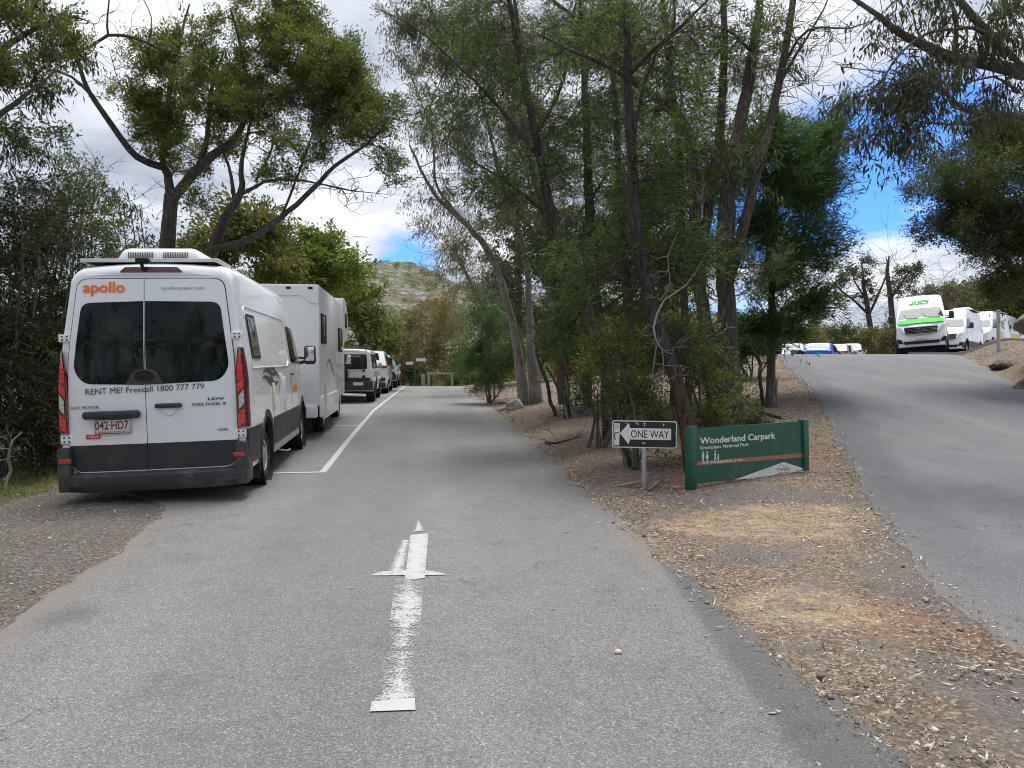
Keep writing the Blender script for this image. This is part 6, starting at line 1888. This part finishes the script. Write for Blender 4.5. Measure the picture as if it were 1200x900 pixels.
# ------------------------------------------------------------------ signs and small things
# one-way sign
pz = P(755, 573, 8.75); base = Vector((pz.x, pz.y, Hs(pz.x, pz.y)))
ow = empty('one_way_sign', base, (0, 0, R(-4))); tag(ow, 'black and white one way arrow sign on a short galvanised post', 'sign')
hz = P(0, 509, 8.75).z - base.z
m = MB(); m.tube([(0, .025, -.15), (0, .025, hz - .1), (0, .025, hz + .1)], .03, 16); m.build('post', MAT['galvanised'], ow)
tilt = Matrix.Translation((0, 0, hz)) @ Matrix.Rotation(R(.8), 4, 'Y')
W_, H_ = .79, .335
m = MB()
pl = roundpoly([(-W_ / 2, -H_ / 2), (W_ / 2, -H_ / 2), (W_ / 2, H_ / 2), (-W_ / 2, H_ / 2)], .035)
XZ = Matrix(((1, 0, 0, 0), (0, 0, -1, 0), (0, 1, 0, 0), (0, 0, 0, 1)))
m.prism(pl, .006, tilt @ XZ)
bd = m.build('sign_board', MAT['sign_white'], ow)
m = MB(); m.prism(roundpoly([(-W_ / 2 + .012, -H_ / 2 + .012), (W_ / 2 - .012, -H_ / 2 + .012), (W_ / 2 - .012, H_ / 2 - .012), (-W_ / 2 + .012, H_ / 2 - .012)], .028), .002, tilt @ Matrix.Translation((0, -.0062, 0)) @ XZ); bf_ = m.build('black_field', MAT['sign_black'], bd)
fl = lambda off: (lambda a, c: tuple(tilt @ Vector((a, -off, c))))
m = MB()
arrow = [(-.385 + .085, 0.01), (-.19, .135), (-.175, .075), (.325, .075), (.325, -.065), (-.175, -.065), (-.19, -.125)]
m.prism(arrow, .0015, tilt @ Matrix.Translation((0, -.0085, 0)) @ XZ); m.build('arrow', MAT['sign_white'], bd)
m = MB(); m.prism([(-.375, -.14), (-.305, -.14), (-.300, .13), (-.375, .135)], .0015, tilt @ Matrix.Translation((0, -.0085, 0)) @ XZ); stk = m.build('sticker', MAT['sign_white'], bd)
m = MB(); ribm = fl(.0115)
for q in ([(-.37, .0), (-.345, .02), (-.315, .015)], [(-.36, -.0), (-.362, -.04), (-.35, -.075)]):
    pts = [ribm(a, c) for a, c in q]; m.tube(pts, .0055, 5)
for z in (.07, .085, .10): m.tube([ribm(-.365, z), ribm(-.312, z + .003)], .002, 4)
m.build('scribble', MAT['sign_black'], stk)
m = MB(); text_on(m, 'ONE WAY', .092, lambda a, c: fl(.0112)(-.165 + a, -.042 + c), width=.465, bold=.006); m.build('lettering', MAT['sign_black'], bd)
m = MB()
for x, z, sx, sz in ((-.23, .135, .02, .006), (-.21, .125, .012, .012), (-.10, .138, .03, .006), (-.08, .125, .012, .016), (.0, .135, .03, .008), (.23, .13, .018, .010), (.235, .118, .008, .02), (-.015, -.108, .02, .012), (.375, .02, .006, .02)):
    m.box(tuple(tilt @ Vector((x, -.0085, z))), (sx, .002, sz), 0, ('Y', R(20)))
merge_into(bf_, m.build('chips', MAT['sign_white'], ow))
for z in (.11, -.11): MB().lathe([(.012, 0), (.012, -.006), (.001, -.008)], 'Y', tuple(tilt @ Vector((0, -.0085, z))), 10).build('bolt', MAT['galvanised'], bd)

# green carpark sign between two posts
a0 = P(810, 578, 8.6); a1 = P(942, 562, 9.75)
A0 = Vector((a0.x, a0.y, Hs(a0.x, a0.y))); A1 = Vector((a1.x, a1.y, Hs(a1.x, a1.y)))
yaw = math.atan2(A1.y - A0.y, A1.x - A0.x)
gs = empty('carpark_sign', A0, (0, 0, yaw)); tag(gs, 'green timber carpark sign with white lettering between two square green posts', 'sign')
Ln = math.hypot(A1.x - A0.x, A1.y - A0.y)
zt0 = P(0, 499, 8.6).z - A0.z; zt1 = P(0, 491.5, 9.75).z - A0.z
for x, zt, tl, in ((0, zt0, -1.2), (Ln, zt1, -1.5)):
    m = MB(); m.box((0, 0, (zt - .25) / 2), (.105, .105, zt + .25), .006); 
    p = m.build('post', MAT['sign_green'], gs); p.location = (x, 0, 0); p.rotation_euler = (0, R(tl), 0)
# panel leans with the land: lower left, upper right
x0, x1 = .05, Ln - .05
zb0 = P(0, 566, 8.66).z - A0.z; zp0 = P(0, 502, 8.66).z - A0.z; zb1 = P(0, 556, 9.7).z - A0.z; zp1 = P(0, 493.5, 9.7).z - A0.z
def gp_(a, c, off=0):
    """panel coordinates: a 0..1 along, c 0..1 up"""
    z = (zb0 + (zb1 - zb0) * a) * (1 - c) + (zp0 + (zp1 - zp0) * a) * c
    return (x0 + (x1 - x0) * a, -off, z)
m = MB(); V = [gp_(a, c, o) for o in (.022, -.018) for a, c in ((0, 0), (1, 0), (1, 1), (0, 1))]
m.add(V, [(0, 1, 2, 3), (7, 6, 5, 4), (0, 4, 5, 1), (1, 5, 6, 2), (2, 6, 7, 3), (3, 7, 4, 0)]); pn = m.build('panel', MAT['sign_green'], gs, 20)
PW, PH = x1 - x0, (zp0 - zb0)
tx = lambda a0_, c0_, off=.0245: (lambda a, c: gp_(a0_ + a / PW, c0_ + c / PH, off))
m = MB(); text_on(m, 'Wonderland Carpark', .075, tx(.035, .715), width=PW * .685, bold=.024); m.build('lettering', MAT['sign_white'], pn)
m = MB(); text_on(m, 'Grampians National Park', .038, tx(.035, .615), width=PW * .43, bold=.02); m.build('lettering', MAT['sign_white'], pn)
def flat(mm, pts, off=.0245, s=1): mm.add([gp_(a, c, off) for a, c in pts], [tuple(range(len(pts)))])
m = MB(); flat(m, [(.004, .325), (.996, .325), (.996, .40), (.004, .40)], .0232); sp_ = m.build('information_strip', MAT['sign_brown'], pn)
m = MB(); text_on(m, 'PARK INFORMATION 13 1963', .026, tx(.05, .345, .0248), width=PW * .36, bold=.02); m.build('lettering', MAT['sign_white'], sp_)
m = MB(); flat(m, [(.33, .008), (.996, .008), (.996, .12), (.80, .262)], .0236); lg = m.build('logo_field', MAT['sign_white'], pn)
m = MB(); text_on(m, 'PARKS', .042, tx(.735, .10, .0252), width=PW * .13, bold=.0)
text_on(m, 'VICTORIA', .016, tx(.75, .055, .0252), width=PW * .10, bold=.0)
m.tube([gp_(.745, .185, .026), gp_(.775, .215, .026), (gp_(.80, .19, .026)), gp_(.835, .185, .026)], .003, 4); m.build('lettering', MAT['grey_decal'], lg)
# pictograms: man and woman, walker with child
ic = MB()
def disc(a, c, r):
    k = 12; flat(ic, [(a + r / PW * math.cos(2 * math.pi * i / k), c + r / PH * math.sin(2 * math.pi * i / k)) for i in range(k)])
def pol(a, c, pts): flat(ic, [(a + x / PW, c + z / PH) for x, z in pts])
disc(.062, .555, .014); pol(.062, .455, [(-.020, .048), (.020, .048), (.020, .0), (.012, .0), (.011, -.04), (-.011, -.04), (-.012, .0), (-.020, .0)])
disc(.097, .555, .014); pol(.097, .455, [(-.012, .048), (.012, .048), (.028, -.005), (.012, -.005), (.010, -.04), (-.010, -.04), (-.012, -.005), (-.028, -.005)])
disc(.165, .555, .013); pol(.165, .455, [(-.016, .046), (.008, .05), (.018, .02), (.012, -.0), (.026, -.04), (.012, -.04), (-.001, -.008), (-.014, -.04), (-.026, -.04), (-.010, .005)])
disc(.192, .50, .009); pol(.192, .445, [(-.010, .028), (.010, .028), (.014, -.004), (.010, -.034), (-.010, -.034), (-.012, 0)])
ic.build('pictogram', MAT['sign_white'], pn)


# rocks
def rock(name, label, c, size, seed, mat, rot=0, squash=1, cat='rock', sub=4, group=None):
    bm = bmesh.new(); bmesh.ops.create_icosphere(bm, subdivisions=sub, radius=1)
    g = np.random.default_rng(seed); of = g.random(3) * 50
    from mathutils import noise as mn
    for v in bm.verts:
        p = v.co.normalized()
        q = Vector((p.x + of[0], p.y + of[1], p.z + of[2]))
        d = 1 + .35 * mn.noise(q * 1.1) + .16 * mn.noise(q * 2.7) + .06 * mn.noise(q * 7)
        p2 = p * d
        # flatten some faces as broken stone
        for ax in ((.8, .2, .5), (-.6, .5, .6), (.1, -.9, .3), (-.3, -.4, -.8)):
            a = Vector(ax).normalized(); k = p2.dot(a)
            if k > .78: p2 -= a * (k - .78) * .8
        v.co = Vector((p2.x * size[0], p2.y * size[1], p2.z * size[2]))
    mb = MB().addbm(bm)
    o = mb.build(name, mat, None, 50); o.location = c; o.rotation_euler = (0, 0, R(rot))
    return tag(o, label, cat, group)


def rockmat(name, c1, c2, c3):
    m, nt, out = nodes(name); n = N(nt); co = n.co()
    f = n.noise(co, 2.2, 9, .72)
    col = n.ramp(f, [(.3, c1), (.5, c2), (.68, c3)])
    col = n.mix(n.ramp(n.noise(co, 9, 5), [(.55, 0), (.7, .6)]), col, (.35, .34, .30))
    n.bsdf(out, col, .9, 0, n.bump(n.noise(co, 12, 8, .7), .05, .8), spec=.2)
    return m


RM = rockmat('sandstone', (.07, .055, .045), (.19, .155, .13), (.32, .27, .23))
p = P(1236, 372, 19.5)
rock('boulder', 'big overhanging brown boulder at the right edge above the bank', p, (.85, .8, .5), 3, RM, 20)
p = on(1252, 19, .3); rock('boulder', 'lower brown boulder propping up the overhanging one', p, (.7, .6, .5), 4, RM, 50)
p = on(1205, 17.5, .0); rock('boulder', 'grey-green mossy rock half buried in the litter bank, right edge', p, (.38, .35, .24), 5, RM, 10)
p = on(604, 21.3, .1); rock('boulder', 'pale rock leaning against the foot of the pale gum', p, (.30, .24, .25), 6, rockmat('pale_rock', (.14, .13, .12), (.30, .29, .27), (.46, .44, .41)), 0)
p = on(596, 22.3, .25); rock('boulder', 'pinkish flat stone just left of the pale gum trunk', p, (.42, .3, .13), 7, rockmat('pink_rock', (.16, .12, .11), (.33, .27, .25), (.46, .40, .37)), 0)
for k, (u, d, s, lab) in enumerate([(1178, 21.2, .5, 'long flat grey log-like stone on top of the right bank'), (683, 17.6, .18, 'small pale stone on the litter slope right of the pale gum')]):
    p = on(u, d, .07); rock('stone_slab' if k == 0 else 'stone', lab, p, (s, .3 if k == 0 else .14, .18 if k == 0 else .1), 30 + k, RM, 10)

# timber stumps edging the end of the island
for k, (u, h, lab) in enumerate([(556, .42, 'leftmost of the short timber stumps at the end of the island'), (560, .46, 'second timber stump from the left at the end of the island'), (565, .44, 'third timber stump from the left at the end of the island'), (569.5, .47, 'fourth timber stump from the left at the end of the island'), (574.5, .45, 'rightmost of the short timber stumps at the end of the island')]):
    p = on(u, 33.2 + k * .12)
    m = MB(); m.tube([(0, 0, -.1), (0, 0, h * .5), (.01, 0, h)], [.082, .08, .075], 12)
    o = m.build('timber_stump', MAT['timber'], None, 40); o.location = p; tag(o, lab, 'stump', 'short timber stumps in a row')

# grey stump on the right under the trees and its leaning dead branch
p = on(904, 15.2); m = MB(); m.tube([(0, 0, -.1), (.0, 0, .3), (.02, 0, .62)], [.15, .12, .11], 14)
o = m.build('tree_stump', MAT['bark_grey'], None, 60); o.location = p; tag(o, 'grey upright stump on the litter between the stringybark and the right road', 'stump')


def dead_stick(label, pts, rr, seed, mat='bark_dark', name='fallen_branch'):
    t = Tree(seed); t.limb(pts, rr, n=6, jitter=.06, step=.1)
    t.bare(6, .3, r=.006)
    V = []; Fq = []; bb = 0
    for p, r_, n_, ro in t.paths:
        v, f = tube_arrays(p, r_, n_, 0, t.g); V.append(v); Fq.append(f + bb); bb += len(v)
    o = np_mesh(name, np.concatenate(V), np.concatenate(Fq), MAT[mat], smooth=180)
    tag(o, label, 'branch')


dead_stick('thin black stick leaning against the shrubs right of the pale gum', [on(652, 17.5, -.05), P(640, 440, 17.8), P(628, 410, 18.2)], [.05, .045, .03], 301)
dead_stick('second dark stick leaning on the bank behind the rust-pink fern', [on(665, 18.4, 0), P(646, 440, 18.9), P(640, 430, 19)], [.035, .03, .02], 302)
dead_stick('dark bent branch leaning on the grey stump', [on(895, 15.4, 0), P(888, 425, 15.6), P(878, 412, 15.9)], [.04, .04, .03], 303)
dead_stick('pale bark strip lying in the litter left of the one-way post', [on(722, 8.9, .03), on(738, 8.8, .06), on(758, 8.95, .05)], [.02, .025, .012], 304, 'dead_wood')
dead_stick('pale stick lying right of the one-way post foot', [on(757, 8.6, .02), on(768, 8.8, .06), on(776, 9.2, .03)], [.016, .018, .01], 305, 'dead_wood')
dead_stick('dark forked branch lying on the bank beside the left road', [on(640, 13.6, .03), on(655, 13.2, .06), on(678, 13.6, .05)], [.022, .02, .01], 306)
dead_stick('white twisted dead stick under the left thicket', [on(6, 8.9, 0), on(14, 9.0, .25), on(12, 9.0, .5), on(26, 9.1, .7)], [.022, .02, .018, .01], 307, 'dead_wood')
dead_stick('dark root curling over the ground by the grey stump', [on(880, 14.5, .02), on(893, 14.2, .10), on(912, 13.9, .04), on(925, 13.7, .0)], [.03, .035, .03, .015], 308)

# kerb along the top of the right bank
pts = []
for q in np.linspace(0, 1, 26):
    y = 29.6 - 5.4 * q; x = 16.6 + 1.5 * q ** .8
    pts.append((x, y, Hs(x, y)))
m = MB(); V = []
for (x, y, z) in pts:
    V += [(x - .10, y - .05, z - .3), (x - .10, y - .05, z + .09), (x + .10, y + .05, z + .09), (x + .10, y + .05, z - .3)]
Fc = []
for i in range(len(pts) - 1):
    for k in range(4): Fc.append((i * 4 + k, i * 4 + (k + 1) % 4, i * 4 + 4 + (k + 1) % 4, i * 4 + 4 + k))
Fc += [(0, 1, 2, 3), tuple((len(pts) - 1) * 4 + k for k in range(4))]
o = m.add(V, Fc).build('kerb', MAT['concrete'], None, 30); tag(o, kind='structure')

# metal post on the bank
p = on(1170, 24); m = MB(); zt = P(0, 365, 24).z - p.z
m.tube([(0, 0, -.1), (0, 0, zt)], .06, 12); m.lathe([(.07, 0), (.07, .04), (.001, .06)], 'Z', (0, 0, zt), 12)
o = m.build('metal_post', MAT['galvanised'], None); o.location = p; tag(o, 'plain grey steel post on the right bank in front of the campers', 'post')

# direction post and timber frame at the far end
p = on(486, 45); dp_ = empty('direction_post', p, (0, 0, R(8))); tag(dp_, 'green post with small white pointer boards at the far end of the left road', 'signpost')
zt = P(0, 418, 45).z - p.z
m = MB(); m.box((0, 0, zt / 2 - .1), (.12, .12, zt + .2), .01); m.build('post', MAT['sign_green'], dp_)
m = MB(); m.prism([(.1, -.09), (.65, -.09), (.75, 0), (.65, .09), (.1, .09)], .03, Matrix.Translation((0, -.07, zt - .2)) @ XZ); m.build('pointer_board', MAT['sign_white'], dp_)
m = MB(); m.prism([(-.1, -.09), (-.5, -.09), (-.6, 0), (-.5, .09), (-.1, .09)], .03, Matrix.Translation((0, -.07, zt - .42)) @ XZ); m.build('pointer_board', MAT['sign_white'], dp_)
p = on(516, 44); fr_ = empty('rail_barrier', p, (0, 0, R(3))); tag(fr_, 'low pale timber rail on two posts across the end of the left road', 'barrier')
hw_, zt = 16 / F * 44 * .85, P(0, 437, 44).z - p.z
for sx in (-1, 1):
    m = MB(); m.box((sx * hw_, 0, zt / 2 - .1), (.14, .12, zt + .2), .01); m.build('post', MAT['timber'], fr_)
m = MB(); m.box((0, 0, zt - .04), (hw_ * 2 + .3, .1, .12), .01); m.build('rail', MAT['timber'], fr_)
m = MB(); m.box((-hw_ - .35, .1, zt * .45), (.26, .05, zt * .9), .01); m.build('side_board', MAT['timber'], fr_)


# ------------------------------------------------------------------ loose stuff on the ground
def scatter(n, seed):
    """points on the unsealed ground, thick near the viewer"""
    g = np.random.default_rng(seed)
    out = []
    while sum(len(o) for o in out) < n:
        y = 2.2 + 26 * g.random(20000) ** 1.7
        x = g.uniform(-8, 18, 20000)
        em, er, ef, el = e_mid(y), e_right(y), e_far(y), e_left(y)
        dens = np.where((x > em - .1) & (x < er + .1), 1., 0.)
        edge = np.minimum(np.abs(x - em), np.abs(x - er))
        dens = np.where((dens == 0) & (edge < .9), .22 * np.exp(-edge / .22), dens)
        dens = np.where((x > ef) & (x < ef + 5), .6, dens)
        dens = np.where((x < el) & (x > -8), .09, dens)
        dens = dens * (.25 + 1.5 * np.clip(fbm(x * 1.3, y * 1.3, 77) + .5, 0, 1) ** 2)
        k = g.random(20000) < dens
        out.append(np.stack([x[k], y[k]], 1))
    return np.concatenate(out)[:n], g


def flakes(name, n, seed, L, Wd, mat, label, lift=.012, curl=.25):
    p, g = scatter(n, seed)
    z = H(p[:, 0], p[:, 1]) + lift + .03 * g.random(n) * (1)
    C = np.stack([p[:, 0], p[:, 1], z], 1)
    a = g.random(n) * 6.283; tilt = g.normal(size=(n, 2)) * curl
    d = np.stack([np.cos(a), np.sin(a), tilt[:, 0]], 1); s_ = np.stack([-np.sin(a), np.cos(a), tilt[:, 1]], 1)
    k_ = np.clip(.55 + p[:, 1] * .05, 0, 1.5); ll = (L * (.4 + g.random(n) * 1.2) * k_)[:, None]; ww = (Wd * (.5 + g.random(n)) * k_)[:, None]
    q = d * ll * .5; r = s_ * ww * .5
    V = np.stack([C - q, C + r * .9 - q * .2, C + q, C - r * .9 + q * .1], 1)
    V[:, 0, 2] += .006; V[:, 2, 2] += .004
    Fq = np.arange(4 * n).reshape(n, 4)
    o = np_mesh(name, V.reshape(-1, 3), Fq, mat, face_attr={'rnd': np.clip(g.normal(.42, .34, n), 0, 1)})
    tag(o, label, 'litter', kind='stuff')


flakes('leaf_litter', 75000, 5, .030, .011, MAT['litter'], 'brown fallen leaves over the island and verge', curl=.3)
flakes('bark_litter', 9000, 6, .09, .014, MAT['litter'], 'strips of fallen bark and twigs on the litter', curl=.2)
# stones
p, g = scatter(5200, 9)
bm = bmesh.new(); bmesh.ops.create_icosphere(bm, subdivisions=1, radius=1); sv = np.array([v.co[:] for v in bm.verts]); bm.verts.index_update(); sfc = np.array([[v.index for v in f.verts] for f in bm.faces]); bm.free()
n_ = len(p); sz = .006 + .018 * g.random(n_) ** 3
V = sv[None] * (1 + .3 * g.normal(size=(n_, len(sv), 1))) * sz[:, None, None] * np.array([1, 1, .6])
V += np.stack([p[:, 0], p[:, 1], H(p[:, 0], p[:, 1]) + .015], 1)[:, None, :]
Fq = (sfc[None] + (np.arange(n_) * len(sv))[:, None, None]).reshape(-1, 3)
o = np_mesh('pebbles', V.reshape(-1, 3), Fq, MAT['stone'], face_attr={'rnd': np.repeat(g.random(n_), len(sfc))}); tag(o, 'small stones and crumbs of gravel on the unsealed ground', 'gravel', kind='stuff')
# grass along the left
g = np.random.default_rng(15); n_ = 9000
x = g.uniform(-9, -5.5, n_); y = g.uniform(6.2, 10.5, n_)
k = (x + .25 * fbm(x * 3, y * 3, 4) * 4 < -5.75); x, y = x[k], y[k]; n_ = len(x)
z = H(x, y); a = g.random(n_) * 6.28; h = .04 + .07 * g.random(n_)
B = np.stack([x, y, z - .01], 1); s_ = np.stack([np.cos(a), np.sin(a), a * 0], 1) * .006
T_ = B + np.stack([g.normal(size=n_) * .03, g.normal(size=n_) * .03, h], 1)
V = np.stack([B - s_, B + s_, T_], 1).reshape(-1, 3)
o = np_mesh('grass', V, np.arange(3 * n_).reshape(-1, 3), MAT['grass'], face_attr={'rnd': g.random(n_)}); tag(o, 'short green grass in front of the left thicket', 'grass', kind='stuff')
# single leaves lying on the sealed road
for (u, v, s_, lab, mt) in ((664, 626, .10, 'rusty bark flake lying on the road right of the arrow', 'leaf_dead'), (648, 717, .05, 'small pale leaf on the road right of the arrow shaft', 'litter'), (412, 692, .05, 'small tan leaf on the road left of the arrow', 'litter'), (906, 840, .07, 'yellow-tan leaf on the asphalt near the lower right edge', 'litter'), (773, 603, .08, 'orange leaf on the gravel in front of the one-way sign', 'leaf_orange'), (965, 598, .12, 'flat cream stone in the litter in front of the green sign', 'stone')):
    gx_, gy_ = gp(u, v); m = MB(); s_ *= .75
    m.prism(roundpoly([(-s_ / 2, 0), (0, s_ * .2), (s_ / 2, .01), (0, -s_ * .18)], .01), .003, Matrix.Translation((gx_, gy_, Hs(gx_, gy_) + .014)))
    o = m.build('fallen_leaf' if 'stone' not in lab else 'flat_stone', MAT[mt]); tag(o, lab, 'leaf' if 'stone' not in lab else 'stone')
    at = o.data.attributes.new('rnd', 'FLOAT', 'FACE'); at.data.foreach_set('value', np.ones(len(o.data.polygons), np.float32) * (.62 if mt == 'litter' else .9))
# ------------------------------------------------------------------ camera, light, sky
CLOUD, SUNE, SUNA, EXPO = .66, 2.6, 28, .86
cam = bpy.data.cameras.new('camera'); co_ = bpy.data.objects.new('camera', cam); COL.objects.link(co_)
co_.location = (0, 0, CH); co_.rotation_euler = (R(90), 0, 0)
cam.sensor_width = 36; cam.lens = F / 1200 * 36; cam.clip_end = 4000; cam.clip_start = .05
S.camera = co_
SUN_EL, SUN_AZ = 74, 8      # azimuth clockwise from straight ahead: a high sun ahead and to the right
w = bpy.data.worlds.new('World'); S.world = w; w.use_nodes = True
nt = w.node_tree; nt.nodes.clear(); n = N(nt)
sky = n.new('ShaderNodeTexSky'); sky.sky_type = 'NISHITA'; sky.sun_disc = False
sky.sun_elevation = R(SUN_EL); sky.sun_rotation = R(SUN_AZ); sky.altitude = 300; sky.air_density = 1.0; sky.dust_density = .6; sky.ozone_density = 2.2
bg = n.new('ShaderNodeBackground'); n.link(n.mix(1, sky.outputs[0], (.33, .60, 1.05), 'MULTIPLY'), bg.inputs[0]); bg.inputs[1].default_value = .13
gen = n.co('Generated')
sepn = n.new('ShaderNodeSeparateXYZ'); n.link(gen, sepn.inputs[0])
zz = n.math('ADD', n.math('MAXIMUM', sepn.outputs[2], 0), .22)
cmb = n.new('ShaderNodeCombineXYZ'); n.link(n.math('DIVIDE', sepn.outputs[0], zz), cmb.inputs[0]); n.link(n.math('DIVIDE', sepn.outputs[1], zz), cmb.inputs[1])
n.link(n.math('MULTIPLY', sepn.outputs[2], 1.5), cmb.inputs[2])
cl = n.noise(cmb.outputs[0], 1.25, 9, .56, .25)
cl2 = n.noise(n.mapping(cmb.outputs[0], loc=(3.1, 1.7, .4)), 1.9, 7, .55, .3)


def hole(direction, r0, r1):
    d = Vector(direction).normalized()
    dp = n.new('ShaderNodeVectorMath', operation='DOT_PRODUCT'); n.link(gen, dp.inputs[0]); dp.inputs[1].default_value = d
    return n.ramp(dp.outputs['Value'], [(math.cos(r1), 0), (math.cos(r0), 1)])


def dirpx(u, v): return ((u - 600) / F, 1, (450 - v) / F)


h = n.math('ADD', hole(dirpx(1000, 225), .04, .20), hole(dirpx(452, 306), .0, .05))
h = n.math('SUBTRACT', h, n.math('MULTIPLY', hole(dirpx(432, 255), .04, .10), .7))
h = n.math('ADD', h, n.math('MULTIPLY', hole(dirpx(1140, 170), .0, .16), .35))
h = n.math('ADD', h, n.math('MULTIPLY', hole(dirpx(880, 300), .0, .2), .5))
low = n.math('MULTIPLY', hole(dirpx(1010, 335), .03, .12), .35)
cov = n.math('ADD', n.math('SUBTRACT', n.math('ADD', cl, .17), n.math('MULTIPLY', h, .34)), n.math('MULTIPLY', low, .5))
cover = n.ramp(cov, [(.43, 0), (.56, 1)])
shade = n.math('ADD', n.math('MULTIPLY', cl2, .8), n.math('MULTIPLY', cl, .35))
ccol = n.ramp(shade, [(.40, (.36, .41, .50)), (.52, (.52, .575, .67)), (.62, (.74, .78, .86)), (.72, (1.0, 1.0, 1.0))])
bgc = n.new('ShaderNodeBackground'); n.link(ccol, bgc.inputs[0]); bgc.inputs[1].default_value = CLOUD
mx = n.new('ShaderNodeMixShader'); n.link(cover, mx.inputs[0]); n.link(bg.outputs[0], mx.inputs[1]); n.link(bgc.outputs[0], mx.inputs[2])
wo = n.new('ShaderNodeOutputWorld'); n.link(mx.outputs[0], wo.inputs[0])
sl = bpy.data.lights.new('sun', 'SUN'); sl.energy = SUNE; sl.angle = R(SUNA); sl.color = (1, .96, .9)
so = bpy.data.objects.new('sun', sl); COL.objects.link(so)
el, az = R(SUN_EL), R(SUN_AZ)
sd = Vector((math.sin(az) * math.cos(el), math.cos(az) * math.cos(el), math.sin(el)))
so.rotation_euler = sd.to_track_quat('Z', 'Y').to_euler()
S.view_settings.view_transform = 'Standard'; S.view_settings.look = 'None'; S.view_settings.gamma = 1
S.view_settings.exposure = EXPO
try: S.view_settings.use_curve_mapping = False
except Exception: pass
S.cycles.max_bounces = 5; S.cycles.diffuse_bounces = 3; S.cycles.transparent_max_bounces = 8
S.cycles.use_denoising = True; S.cycles.filter_width = 1.0; S.cycles.sample_clamp_indirect = 4
